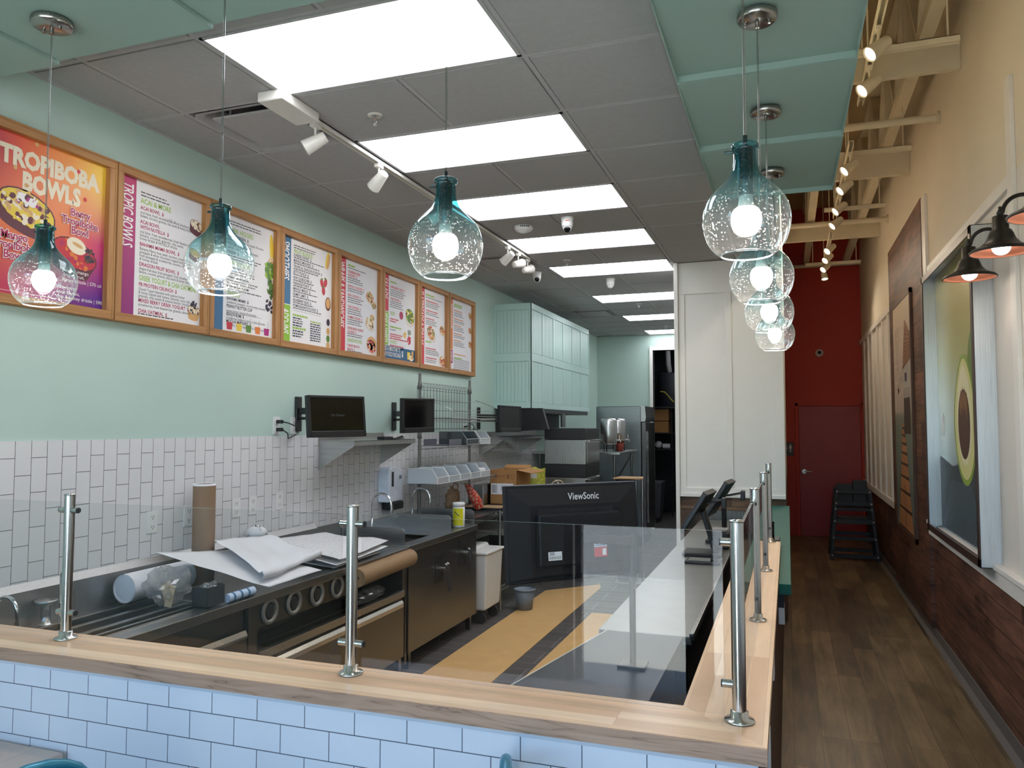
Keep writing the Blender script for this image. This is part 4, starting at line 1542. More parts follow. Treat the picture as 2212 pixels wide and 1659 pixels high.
outlet(3.255, 1.27, 'white outlet in the tile just before the upright brown paper tube')
outlet(3.52, 1.275, 'white outlet in the tile half beside the brown paper tube')
outlet(3.92, 1.28, 'white outlet in the tile first past the brown paper tube')
outlet(4.075, 1.28, 'white outlet in the tile second past the brown paper tube')
outlet(4.345, 1.285, 'white outlet in the tile third past the brown paper tube')
outlet(4.31, 1.78, 'white outlet on the teal wall with two black plugs', XL)
outlet(4.50, 1.78, 'white outlet behind the first wall monitor mount', XL)

# ------------------------------------------------------------------ steel prep counter along the menu wall
CF = -2.62          # front face of the counters
t = thing('prep_counter', 'long stainless prep counter under the tile wall with sunken rails and four round cup dispensers', 'counter', (-2.9, 3.56, 0))
b = MB(STEEL)
y0, y1, zt = 2.02, 5.085, 0.9
b.box(XL + 0.008, -3.06, y0, y1, zt - 0.03, zt)
b.box(-2.70, CF + 0.02, y0, y1, zt - 0.045, zt)
b.box(-3.06, -2.70, 3.16, y1, zt - 0.03, zt)
b.box(-3.06, -2.70, y0, 2.06, zt - 0.03, zt)
b.box(-3.06, -2.70, 2.06, 3.16, zt - 0.075, zt - 0.07)
for x in (-3.06, -2.70):
    b.box(x - 0.004, x + 0.004, 2.06, 3.16, zt - 0.07, zt + 0.004)
b.box(-3.06, -2.70, 3.155, 3.165, zt - 0.07, zt + 0.006)
b.box(-3.064, -3.056, 2.06, 3.16, zt, zt + 0.008)
b.build('worktop', t, 0.003)
for x0, x1 in ((-2.985, -2.955), (-2.86, -2.83), (-2.775, -2.76)):
    b = MB(STEEL)
    b.box(x0, x1, 2.065, 3.15, zt - 0.07, zt - 0.002)
    b.build('divider_bar', t, 0.002)
b = MB(steel('bright_steel', (0.40, 0.39, 0.38), 0.42))
b.prism([(XL + 0.008, y0, zt), (XL + 0.03, y0, zt), (XL + 0.03, y0, 1.055), (XL + 0.008, y0, 1.09)], (0, 4.76 - y0, 0))
b.box(XL + 0.008, XL + 0.02, 4.76, y1, zt, 1.06)
b.build('backsplash', t, 0.002)
b = MB(STEEL_DK)
b.box(XL + 0.02, CF - 0.02, y0, 3.34, 0.12, zt - 0.05)
b.box(XL + 0.02, -2.95, 3.34, y1, 0.12, zt - 0.05)
b.box(-2.95, CF - 0.03, 3.34, y1, 0.12, 0.56)
b.box(-2.95, CF - 0.005, 5.03, y1, 0.56, zt - 0.03)
b.box(-2.95, CF, 3.34, 3.41, 0.56, zt - 0.045)
b.box(-2.8, CF, 3.41, 4.28, 0.725, zt - 0.045)
b.box(-2.95, -2.80, 3.41, 5.03, 0.56, 0.565)
b.build('body', t, 0.002)
b = MB(STEEL_DK)
b.box(CF - 0.02, CF, 2.05, 3.33, 0.13, 0.70)
d = b.build('door', t, 0.003)
b = MB(STEEL)
b.prism([(CF, 2.06, 0.74), (CF + 0.012, 2.06, 0.715), (CF + 0.012, 2.06, 0.705), (CF, 2.06, 0.70)], (0, 1.26, 0))
b.build('handle', d)
b = MB(STEEL_DK)
b.box(CF - 0.03, CF, 3.43, 5.05, 0.13, 0.525)
d = b.build('door', t, 0.003)
b = MB(steel('handle_steel', (0.62, 0.61, 0.59), 0.3))
b.prism([(CF, 3.44, 0.535), (CF + 0.014, 3.44, 0.515), (CF + 0.012, 3.44, 0.488), (CF, 3.44, 0.485)], (0, 1.58, 0))
b.build('handle', d)
b = MB(STEEL)
b.box(CF - 0.03, CF + 0.004, 3.42, 5.05, 0.555, 0.6)
b.build('ledge_rail', t, 0.002)
CUPG = plain('dispenser_collar', srgb(126, 120, 112), 0.4, var=0.05)
for k, y in enumerate((3.505, 3.72, 3.945, 4.16)):
    b = MB(CUPG)
    c = Vector((CF, y, 0.795))
    b.lathe([(0.048, 0.0), (0.068, 0.0), (0.070, 0.008), (0.064, 0.014), (0.050, 0.014), (0.046, 0.004), (0.046, -0.0)], c, 32, X_)
    o = b.build('cup_dispenser', t)
    b = MB(BLACK)
    b.lathe([(0.0, 0.002), (0.046, 0.002)], c, 28, X_)
    b.lathe([(0.03, 0.002), (0.034, 0.006), (0.026, 0.008), (0.0, 0.008)], c, 20, X_)
    b.build('bore', o)
for y in (2.1, 3.38, 5.05):
    b = MB(STEEL)
    b.box(CF - 0.07, CF - 0.03, y - 0.02, y + 0.02, 0.0, 0.125)
    b.build('leg', t)

# short faucet and dipper well on that counter
def gooseneck(name_label, x, y, z, h, reach, r=0.0075, rise=None):
    t = thing('faucet', name_label, 'faucet', (x, y, z), 0, 'chrome gooseneck faucets')
    b = MB(CHROME)
    b.lathe([(0.0, 0), (0.024, 0), (0.022, 0.01), (0.012, 0.014), (0.012, 0.04), (0.0, 0.042)], (x, y, z), 18)
    b.build('base', t)
    R = reach / 2
    pts = [(x, y, z + 0.03), (x, y, z + h - R)] + arc((x + R, y, z + h - R), X_, Z_, R, PI, 0.0, 14) + [(x + reach + 0.004, y, z + h - R - 0.04)]
    b = MB(CHROME)
    b.tube(pts, r, 12)
    b.cyl((x + reach + 0.004, y, z + h - R - 0.055), (x + reach + 0.003, y, z + h - R - 0.035), r * 1.5, n=12)
    b.build('spout', t)
    return t


gooseneck('low chrome faucet at the near end of the steel prep counter', -3.12, 2.36, 0.901, 0.17, 0.12, 0.008)
t = thing('dipper_well', 'slim steel dipper well tap standing on the prep counter', 'dipper well', (-3.105, 2.58, 0.901))
b = MB(STEEL)
b.lathe([(0.0, 0), (0.03, 0), (0.028, 0.006), (0.02, 0.01), (0.02, 0.085), (0.045, 0.095), (0.047, 0.108), (0.042, 0.112), (0.02, 0.105), (0.0, 0.1)], (-3.105, 2.58, 0.901), 22)
b.build('cup', t)
b = MB(CHROME)
b.tube([(-3.078, 2.63, 0.901), (-3.078, 2.63, 1.11)] + arc((-3.058, 2.63, 1.11), X_, Z_, 0.02, PI, 0, 8) + [(-3.035, 2.63, 1.085)], 0.0065, 10)
b.build('spout', t)

# sink cabinet
t = thing('sink_cabinet', 'dark steel double sink cabinet with tall splash dividers and two paddle handles', 'sink cabinet', (-2.9, 5.76, 0))
y0, y1 = 5.09, 6.43
b = MB(STEEL)
b.box(XL + 0.008, -3.03, y0, y1, 0.87, 0.905)
b.box(-2.72, CF + 0.012, y0, y1, 0.86, 0.905)
for a, c in ((y0, 5.2), (5.68, 6.06), (6.36, y1)):
    b.box(-3.03, -2.72, a, c, 0.87, 0.905)
b.box(XL + 0.008, XL + 0.03, y0, y1, 0.9, 1.02)
b.build('worktop', t, 0.003)
for a, c in ((5.2, 5.68), (6.06, 6.36)):
    b = MB(STEEL_DK)
    b.box(-3.03, -2.72, a, c, 0.68, 0.685)
    b.box(-3.034, -3.03, a, c, 0.68, 0.9)
    b.box(-2.72, -2.716, a, c, 0.68, 0.9)
    b.box(-3.03, -2.72, a - 0.004, a, 0.68, 0.9)
    b.box(-3.03, -2.72, c, c + 0.004, 0.68, 0.9)
    b.build('basin', t)
for y, x1, h, r in ((5.12, -2.655, 0.125, 0.04), (5.98, -2.67, 0.125, 0.04), (6.42, -2.64, 0.13, 0.05)):
    b = MB(STEEL)
    z0 = 0.905
    pl = [(XL + 0.03, y, z0), (x1, y, z0), (x1, y, z0 + h - r)] + [(x1 - r + r * math.cos(a), y, z0 + h - r + r * math.sin(a)) for a in [PI / 2 * k / 6 for k in range(1, 7)]] + [(XL + 0.03, y, z0 + h)]
    b.prism(pl, (0, 0.006, 0))
    b.build('splash_divider', t)
b = MB(STEEL_DK)
b.box(XL + 0.02, CF, y0 + 0.03, y1 - 0.01, 0.13, 0.86)
b.box(CF - 0.03, CF - 0.012, y0, y0 + 0.03, 0.06, 0.86)
b.build('body', t, 0.003)
for y, z in ((5.70, 0.645), (6.17, 0.70)):
    b = MB(BLACK)
    b.box(CF, CF + 0.003, y - 0.13, y + 0.02, z - 0.10, z + 0.12)
    o = b.build('recess', t)
    b = MB(STEEL)
    b.cyl((CF, y - 0.03, z), (CF + 0.045, y - 0.03, z), 0.018, n=14)
    b.prism([(CF + 0.035, y - 0.028, z + 0.04), (CF + 0.05, y - 0.028, z + 0.03), (CF + 0.085, y - 0.028, z - 0.17), (CF + 0.07, y - 0.028, z - 0.175)], (0, 0.03, 0))
    if y < 6:
        b.prism([(CF + 0.035, y + 0.006, z + 0.045), (CF + 0.05, y + 0.006, z + 0.035), (CF + 0.085, y + 0.006, z - 0.165), (CF + 0.07, y + 0.006, z - 0.17)], (0, 0.03, 0))
    b.build('paddle_handle', o)
for y in (5.2, 6.36):
    b = MB(STEEL_DK)
    b.box(CF - 0.07, CF - 0.03, y - 0.02, y + 0.02, 0, 0.13)
    b.build('leg', t)
gooseneck('chrome gooseneck faucet over the first sink basin', -3.05, 5.33, 0.906, 0.35, 0.17, 0.0085)
gooseneck('chrome gooseneck faucet over the second sink basin', -3.06, 6.03, 0.906, 0.34, 0.17, 0.0085)

# wipes canister
t = thing('wipes_canister', 'white and yellow wipes canister on the sink cabinet edge', 'canister', (-2.695, 6.2, 0.906))
b = MB(WHITE_PL)
b.lathe([(0, 0), (0.05, 0), (0.053, 0.005), (0.053, 0.175), (0.048, 0.178), (0, 0.178)], (-2.695, 6.2, 0.906), 28)
body = b.build('body', t)
b = MB(plain('canister_label', srgb(222, 214, 40), 0.4))
n = 12
ar = [-2.3 + 1.9 * k / n for k in range(n + 1)]
v = [(-2.695 + 0.0535 * math.cos(a), 6.2 + 0.0535 * math.sin(a), 0.906 + z) for z in (0.02, 0.165) for a in ar]
b.add(v, [(k, k + 1, n + 2 + k, n + 1 + k) for k in range(n)], True)
b.use(I_GREY)
for k in range(3):
    a0, z0 = -1.9 + 0.25 * k, 0.125 - 0.012 * k
    b.add([(-2.695 + 0.0539 * math.cos(a), 6.2 + 0.0539 * math.sin(a), 0.906 + z) for z in (z0, z0 + 0.012) for a in (a0, a0 + 0.12, a0 + 0.24)], [(0, 1, 4, 3), (1, 2, 5, 4)])
b.build('label', t)
b = MB(WHITE_PL)
b.lathe([(0, 0.178), (0.054, 0.178), (0.055, 0.205), (0.05, 0.212), (0, 0.213)], (-2.695, 6.2, 0.906), 28)
b.build('lid', t)

# soap dispenser on the tile
t = thing('soap_dispenser', 'white wall soap dispenser with black lever above the sinks', 'soap dispenser', (XL + 0.006, 5.78, 1.09))
b = MB(plain('dispenser_shell', srgb(214, 220, 232), 0.35))
x = XL + 0.0065
pl = [(5.655, 1.15), (5.905, 1.15), (5.905, 1.36), (5.88, 1.42), (5.80, 1.44), (5.70, 1.44), (5.665, 1.42), (5.655, 1.38)]
b.prism([(x, a, c) for a, c in reversed(pl)], (0.105, 0, 0))
b.build('shell', t, 0.012, 3)
b = MB(BLACK)
b.box(x + 0.106, x + 0.109, 5.70, 5.73, 1.28, 1.40)
b.build('sight_window', t)
b = MB(plain('grey_badge', srgb(120, 124, 134), 0.5))
b.box(x + 0.106, x + 0.108, 5.83, 5.87, 1.335, 1.365)
b.build('badge', t)
b = MB(BLACK)
b.box(x, x + 0.12, 5.72, 5.89, 1.085, 1.148)
b.build('lever', t, 0.01)

# ------------------------------------------------------------------ paper and packing left on the prep counter
t = thing('brown_paper_tube', 'upright brown cardboard tube leaning against the tile wall', 'paper tube', (-3.06, 3.51, 0.901))
b = MB(plain('brown_paper', srgb(140, 112, 88), 0.7, var=0.04))
b.lathe([(0.06, 0), (0.06, 0.555)], (-3.065, 3.51, 0.9005), 32)
b.lathe([(0.06, 0.555), (0.054, 0.555), (0.054, 0.3)], (-3.065, 3.51, 0.9005), 32)
b.build('tube', t)
b = MB(PAPER)
b.lathe([(0.0605, 0.547), (0.061, 0.556), (0.056, 0.558), (0.054, 0.555)], (-3.065, 3.51, 0.9005), 32)
b.build('rim', t)


def sheet(A, B, C, D, amp, seed, mat, nx=30, ny=24, curl=0.0):
    """a rumpled sheet of paper stretched between four corners; A-B lies along the wall, D-C along the counter edge"""
    rg = random.Random(seed)
    ph = [rg.uniform(0, 6.28) for _ in range(8)]
    A, B, C, D = (Vector(p) for p in (A, B, C, D))
    v = []
    for j in range(ny + 1):
        q = j / ny
        for i in range(nx + 1):
            u = i / nx
            p = A * (1 - u) * (1 - q) + B * u * (1 - q) + C * u * q + D * (1 - u) * q
            e = math.sin(PI * min(1, u * 4)) if u < 0.125 else 1
            hz = amp * (math.sin(4.2 * u + ph[0] + 2 * q) + 0.5 * math.sin(9 * q + ph[1] - 3 * u) + 0.28 * math.sin(19 * u + ph[2] + 4 * q) + 0.22 * math.sin(15 * q + ph[3] + 9 * u))
            p = p + Z_ * (hz * (0.35 + 0.65 * math.sin(PI * q) ** 0.6))
            if curl and q > 0.86:
                a = (q - 0.86) / 0.14 * 3.4
                r = curl * (0.7 + 0.5 * math.sin(7 * u + ph[5]))
                p = p + X_ * (r * math.sin(a) - (q - 0.86) * 0.42) + Z_ * (-r * (1 - math.cos(a)) * 0.8 + r * 0.9)
            v.append(p)
    b = MB(mat)
    b.add(v, [(j * (nx + 1) + i, j * (nx + 1) + i + 1, (j + 1) * (nx + 1) + i + 1, (j + 1) * (nx + 1) + i) for j in range(ny) for i in range(nx)], True)
    return b


def paper(A, B, C, D, amp, seed, label, mat, curl=0.0):
    b = sheet(A, B, C, D, amp, seed, mat, curl=curl)
    o = b.build('paper_sheet')
    sd = o.modifiers.new('thickness', 'SOLIDIFY')
    sd.thickness = 0.001
    tag(o, label, 'paper', 'white papers on the prep counter')
    return o


t_ = NT('printed_wrap')
co = t_.objco()
wv = t_.n('ShaderNodeTexWave', wave_type='BANDS', bands_direction='Y')
wv.inputs['Scale'].default_value = 7
wv.inputs['Distortion'].default_value = 0.6
t_.l(co, wv.inputs['Vector'])
nz = t_.noise(t_.mapped(co, scale=(30, 60, 1)), 2.0, 2)
mk = t_.math('MULTIPLY', t_.math('GREATER_THAN', wv.outputs['Fac'], 0.80), t_.math('GREATER_THAN', nz, 0.56))
t_.bsdf(t_.mix(mk, srgb(232, 231, 234), srgb(188, 182, 176)), 0.7)
WRAP = t_.m
paper((-2.985, 3.50, 1.146), (-2.99, 4.00, 1.118), (-2.61, 4.03, 0.995), (-2.575, 3.44, 0.985), 0.015, 3, 'large smooth white paper sheet curling over the counter edge', PAPER, 0.024)
paper((-2.992, 3.09, 1.145), (-2.985, 3.66, 1.075), (-2.60, 3.97, 0.930), (-2.595, 3.47, 0.932), 0.005, 9, 'white paper sheet under the large one, tip raised against the wall', PAPER)
paper((-3.08, 4.12, 1.062), (-3.09, 4.76, 1.03), (-2.68, 4.92, 0.968), (-2.60, 4.16, 0.957), 0.009, 14, 'printed white wrapping paper on top of the stack toward the sinks', WRAP)
paper((-3.10, 4.10, 1.02), (-3.11, 4.70, 0.99), (-2.66, 4.88, 0.934), (-2.61, 4.14, 0.928), 0.004, 21, 'white paper sheet just under the printed wrapping paper', PAPER)
paper((-3.14, 4.08, 0.985), (-3.14, 4.78, 0.955), (-2.67, 4.80, 0.908), (-2.64, 4.16, 0.907), 0.003, 33, 'lowest white sheet of the wrapping paper stack', PAPER)
t = thing('tissue_ball', 'crumpled white tissue with black letters behind the papers', 'tissue paper', (-3.04, 3.98, 1.10))
b = MB(PAPER)
rg = random.Random(4)
b.lathe([(0.0, 0.02), (0.05, 0.025), (0.062, 0.045), (0.05, 0.075), (0.025, 0.09), (0.0, 0.095)], (-3.085, 3.99, 1.075), 14)
for i in range(len(b.v)):
    b.v[i] = b.v[i] + Vector((rg.uniform(-1, 1), rg.uniform(-1, 1), rg.uniform(-0.6, 0.6))) * 0.014
b.build('wad', t)
b = MB(BLACK)
b.text('CAFE', (-3.035, 3.955, 1.155), Vector((0.1, 1, -0.75)).normalized(), Vector((-0.5, 0.3, 0.8)).normalized(), 0.042, bold=0.02)
b.build('lettering', t)
# roll of white plan paper at the near end
t = thing('white_paper_roll', 'rolled white plan paper, round end showing behind the plastic bag', 'paper roll', (-2.98, 3.45, 0.901))
b = MB(PAPER)
b.cyl((-3.065, 2.97, 0.985), (-3.065, 3.38, 0.985), 0.071, n=28, caps=False)
b.cyl((-3.065, 2.97, 0.985), (-3.065, 3.38, 0.985), 0.064, n=28, caps=False)
b.cyl((-3.065, 2.974, 0.985), (-3.065, 3.0, 0.985), 0.069, n=28)
b.build('roll', t)
t = thing('blue_plan_roll', 'flattened plan sheet with blue print under the white papers', 'paper roll', (-2.64, 3.31, 0.901))
b = MB(plain('plan_paper', srgb(190, 208, 232), 0.6, var=0.05))
b.lathe([(0.022, -0.10), (0.022, 0.10)], (-2.64, 3.295, 0.9235), 20, (0.0, 1, 0))
b.lathe([(0.0, -0.10), (0.022, -0.10)], (-2.64, 3.295, 0.9235), 20, (0.0, 1, 0))
b.use(I_BLUE)
for k in range(3):
    b.lathe([(0.0224, -0.07 + 0.055 * k), (0.0226, -0.055 + 0.055 * k)], (-2.64, 3.295, 0.9235), 20, (0.0, 1, 0))
b.build('roll', t)
# clear bag, label holder and dark tray
POLY = clear_glass('clear_plastic_film', (0.9, 0.9, 0.9), 0.10, 0.12, 0.10)


def crumple(c, rx, ry, rz, seed, amt, mat, n=26):
    b = MB(mat)
    rg = random.Random(seed)
    m = 14
    b.lathe([(math.sin(PI * i / m), -math.cos(PI * i / m)) for i in range(m + 1)], (0, 0, 0), n)
    ph = [(rg.uniform(3, 11), rg.uniform(3, 11), rg.uniform(3, 11), rg.uniform(0, 6)) for _ in range(7)]
    for i, p in enumerate(b.v):
        k = 1 + amt * sum(math.sin(a * p.x + q * p.y + r * p.z + d) for a, q, r, d in ph) / 3
        b.v[i] = Vector((c[0] + p.x * rx * k, c[1] + p.y * ry * k, max(c[2] + p.z * rz * k, c[2] - rz)))
    for k in range(len(b.smooth_f)):
        b.smooth_f[k] = False
    return b


t = thing('plastic_bag', 'crumpled clear plastic bag holding small wood blocks on the prep counter', 'plastic bag', (-2.875, 3.02, 0.901))
crumple((-2.865, 3.04, 1.005), 0.105, 0.115, 0.092, 5, 0.13, POLY).build('film', t)
for k, (x, y, a) in enumerate(((-2.80, 2.99, 0.25), (-2.86, 3.03, -0.3))):
    b = MB(plain('pale_wood_block', srgb(206, 182, 148), 0.7))
    b.obox((x, y, 0.965), (0.03, 0.022, 0.10), Matrix.Rotation(a, 3, 'Y') @ Matrix.Rotation(0.5, 3, 'Z'))
    b.build('wood_block', t)
t = thing('black_tray', 'small black bin in clear wrap beside the plastic bag', 'bin', (-2.70, 3.2, 0.901))
b = MB(DARK)
for q in ((-2.735, -2.73, 3.06, 3.18), (-2.645, -2.64, 3.06, 3.18), (-2.735, -2.64, 3.06, 3.065), (-2.735, -2.64, 3.175, 3.18)):
    b.box(*q, 0.908, 1.0)
b.box(-2.735, -2.64, 3.06, 3.18, 0.908, 0.912)
b.build('bin', t, 0.002)
crumple((-2.6875, 3.12, 0.985), 0.034, 0.044, 0.03, 8, 0.2, POLY).build('film', t)
# kraft paper roll hung under the counter edge
t = thing('kraft_paper_roll', 'long tan kraft paper roll hanging along the prep counter front', 'paper roll', (-2.56, 4.62, 0.86))
b = MB(plain('tan_kraft', srgb(150, 118, 84), 0.65, var=0.05))
b.cyl((-2.537, 4.26, 0.835), (-2.537, 4.98, 0.85), 0.058, n=28)
b.build('roll', t)
b = MB(DARK)
b.cyl((-2.537, 4.25, 0.835), (-2.537, 4.99, 0.85), 0.014, n=12)
b.box(CF + 0.021, -2.537, 4.25, 4.257, 0.825, 0.86)
b.box(CF + 0.021, -2.537, 4.983, 4.99, 0.84, 0.875)
b.build('holder', t)
t = thing('plastic_wrap', 'heap of clear plastic wrap in the open bay under the kraft roll', 'plastic wrap', (-2.72, 4.75, 0.602))
crumple((-2.735, 4.75, 0.625), 0.05, 0.20, 0.05, 17, 0.15, POLY).build('film', t)

# ------------------------------------------------------------------ wall shelf and hanging monitors
def wall_shelf(y0, y1, z, x1, label, brs):
    t = thing('wall_shelf', label, 'shelf', (XL + 0.006, (y0 + y1) / 2, z), 0, 'steel wall shelves')
    b = MB(STEEL)
    b.box(XL + 0.007, x1, y0, y1, z - 0.003, z)
    b.box(x1 - 0.004, x1, y0, y1, z - 0.035, z)
    b.box(XL + 0.007, XL + 0.012, y0, y1, z, z + 0.05)
    b.build('board', t)
    for y in brs:
        b = MB(STEEL)
        b.prism([(XL + 0.007, y, z - 0.004), (x1 - 0.01, y, z - 0.004), (x1 - 0.012, y, z - 0.04), (XL + 0.007, y, z - 0.21)], (0, 0.004, 0))
        b.build('bracket', t)
    return t


wall_shelf(4.79, 5.74, 1.672, -2.885, 'steel wall shelf on brackets beneath the two wall monitors', (4.80, 5.70))
wall_shelf(7.75, 9.5, 1.66, -2.9, 'dark far wall shelf beyond the wire rack', (7.9, 9.3))


def frame_mat(u, nrm):
    u, nrm = Vector(u).normalized(), Vector(nrm).normalized()
    v = nrm.cross(u).normalized()
    nrm = u.cross(v).normalized()
    return Matrix((u, v, nrm)).transposed()


def wall_monitor(TL, TR, h, wall_y, z, label, text=None, lean=0.0):
    """flat monitor on a folding wall arm; TL and TR are its upper corners as seen from the room"""
    TL, TR = Vector(TL), Vector(TR)
    u = (TR - TL).normalized()
    w = (TR - TL).length
    nrm = Vector((u.y, -u.x, 0)).normalized()       # towards the room
    v = (Z_ + nrm * -lean).normalized()
    nrm = u.cross(v).normalized()
    c = (TL + TR) / 2 - v * h / 2
    R = Matrix((u, v, nrm)).transposed()
    t = thing('wall_monitor', label, 'monitor', c, 0, 'black wall monitors')
    b = MB(BLACK)
    b.obox(c - nrm * 0.016, (w, h, 0.032), R)
    for sx in (-1, 1):
        b.obox(c + u * sx * (w / 2 - 0.009) + nrm * 0.003, (0.018, h, 0.006), R)
    b.obox(c + v * (h / 2 - 0.009) + nrm * 0.003, (w, 0.018, 0.006), R)
    b.obox(c - v * (h / 2 - 0.02) + nrm * 0.003, (w, 0.04, 0.006), R)
    b.build('housing', t, 0.003)
    b = MB(BLACK_GLOSS)
    b.obox(c + v * 0.011 + nrm * 0.0005, (w - 0.038, h - 0.062, 0.002), R)
    s = b.build('screen', t)
    if text:
        b = MB(plain('dim_screen_text', srgb(72, 74, 80), 0.5))
        b.text(text, c + nrm * 0.0022 + v * 0.0 - u * 0.055, u, v, 0.024)
        b.build('screen_text', s)
    b = MB(BLACK)
    b.box(XL + 0.001, XL + 0.02, wall_y - 0.03, wall_y + 0.03, z - 0.12, z + 0.12)
    b.build('wall_plate', t, 0.004)
    b = MB(BLACK)
    p0 = Vector((XL + 0.02, wall_y, z + 0.02))
    p1 = c - nrm * 0.05
    p1.z = z + 0.02
    b.beam(p0, p1, 0.035, 0.045)
    b.beam(p0 - Z_ * 0.05, p1 - Z_ * 0.05, 0.025, 0.02)
    b.obox(c - nrm * 0.042, (0.12, 0.12, 0.022), R)
    b.build('arm', t, 0.003)
    return t


wall_monitor((-2.92, 4.264, 1.978), (-2.76, 4.70, 1.981), 0.275, 4.54, 1.86, 'black wall monitor showing faint words, nearest on the teal wall', 'No Orders', 0.10)
wall_monitor((-2.808, 5.366, 1.993), (-2.715, 5.735, 2.0), 0.272, 5.92, 1.86, 'black wall monitor with blank screen at the shelf end')
wall_monitor((-2.73, 7.308, 1.987), (-2.649, 7.721, 1.982), 0.27, 7.85, 1.86, 'small far wall monitor behind the wire rack')
# plugs and cords at the double outlet
for k, (z, yy) in enumerate(((1.806, 4.31), (1.754, 4.31))):
    t = thing('power_plug', ['black power plug in the upper socket of the teal wall outlet', 'black power plug in the lower socket of the teal wall outlet'][k], 'plug', (XL + 0.0085, yy, z), 0, 'black plugs')
    b = MB(BLACK)
    b.box(XL + 0.009, XL + 0.05, yy - 0.014, yy + 0.014, z - 0.012, z + 0.012)
    b.build('plug', t, 0.004)
    b = MB(BLACK)
    x = XL + 0.05
    if k == 0:
        b.tube([(x, yy, z), (x + 0.03, yy + 0.03, z - 0.01), (x + 0.03, yy + 0.10, z - 0.03), (XL + 0.05, yy + 0.155, z - 0.02)], 0.004, 8)
    else:
        b.tube([(x, yy, z), (x + 0.02, yy + 0.03, z - 0.025), (x - 0.01, yy + 0.08, z - 0.06), (XL + 0.02, yy + 0.14, z - 0.05), (XL + 0.02, yy + 0.195, z - 0.035)], 0.004, 8)
    b.build('cord', t)
b = MB(BLACK)
b.tube([(-2.99, 5.60, 1.678), (-2.96, 5.66, 1.695), (-2.93, 5.62, 1.682), (-2.94, 5.54, 1.678), (-2.90, 5.48, 1.68), (-2.92, 5.40, 1.678)], 0.006, 8)
b.box(-2.98, -2.92, 5.28, 5.42, 1.673, 1.695)
tag(b.build('adapter_cable'), 'black cable and adapter coiled on the steel wall shelf', 'cable')

# ------------------------------------------------------------------ wire rack with clear bins
WIRE = steel('rack_wire', (0.42, 0.42, 0.41), 0.35)
WIRE_DK = plain('grey_wire', srgb(92, 98, 96), 0.4, metal=0.6)
t = thing('wire_rack', 'grey wall-mounted wire rack with hanging grid and wire shelf beside the second monitor', 'wire rack', (-3.0, 6.78, 1.0))
RY0, RY1 = 6.21, 7.355
for y in (RY0, RY1):
    b = MB(plain('rack_post_grey', srgb(120, 120, 116), 0.4, metal=0.5))
    b.cyl((-3.08, y, 0.907 if y < 6.4 else 0.9865), (-3.08, y, 2.245), 0.0135, n=12)
    for z in (1.36, 1.70, 2.14):
        b.lathe([(0.014, -0.035), (0.022, -0.03), (0.017, 0.03), (0.014, 0.035)], (-3.08, y, z), 12)
    b.build('post', t)
b = MB(WIRE_DK)
for k in range(19):
    y = 6.12 + 1.20 * k / 18
    b.cyl((-3.06, y, 1.74), (-3.06, y, 2.13), 0.0022, n=5, caps=False)
for z in (1.75, 1.83, 1.92, 2.01, 2.10):
    b.cyl((-3.057, 6.12, z), (-3.057, 7.33, z), 0.0026, n=5, caps=False)
b.build('wire_grid', t)
b = MB(WIRE)
b.cyl((-3.08, RY0, 2.165), (-3.08, RY1, 2.165), 0.004, n=6)
b.cyl((-3.08, RY0, 2.125), (-3.08, RY1, 2.125), 0.004, n=6)
zz = []
for k in range(37):
    zz.append((-3.08, RY0 + (RY1 - RY0) * k / 36, 2.165 if k % 2 else 2.125))
b.tube(zz, 0.0022, 5)
b.build('truss_rail', t)


def wire_shelf(z, x1, lip, name='wire_shelf'):
    b = MB(WIRE)
    RY1 = 7.52 if lip else 7.355
    for x in (-3.09, x1):
        b.cyl((x, RY0 - 0.02, z), (x, RY1 + 0.02, z), 0.004, n=6)
        b.cyl((x, RY0 - 0.02, z - 0.03), (x, RY1 + 0.02, z - 0.03), 0.003, n=6)
    for k in range(45):
        y = RY0 - 0.01 + (RY1 - RY0 + 0.02) * k / 44
        b.cyl((-3.09, y, z + 0.003), (x1, y, z + 0.003), 0.0016, n=4, caps=False)
    b.tube([(x1, RY0 - 0.02 + (RY1 - RY0 + 0.04) * k / 44, z if k % 2 else z - 0.03) for k in range(45)], 0.0016, 4)
    if lip:
        for y in (RY0 - 0.02, RY1 + 0.02):
            b.tube([(-3.09, y, z + 0.20), (-2.95, y, z + 0.15), (x1, y, z + lip), (x1, y, z)], 0.003, 6)
        for q in (lip, lip * 0.62, lip * 0.3):
            b.cyl((x1, RY0 - 0.02, z + q), (x1, RY1 + 0.02, z + q), 0.0026, n=6)
        b.cyl((-3.02, RY0 - 0.02, z + 0.175), (-3.02, RY1 + 0.02, z + 0.175), 0.002, n=5)
    b.build(name, t)


wire_shelf(1.845, -2.76, 0.075)
wire_shelf(1.60, -2.79, 0)
wire_shelf(1.285, -2.79, 0)
BINP = clear_glass('clear_bin_plastic', (0.9, 0.92, 0.94), 0.10, 0.1, 0.42)
BING = clear_glass('smoky_bin_plastic', (0.35, 0.40, 0.44), 0.08, 0.1, 0.05)


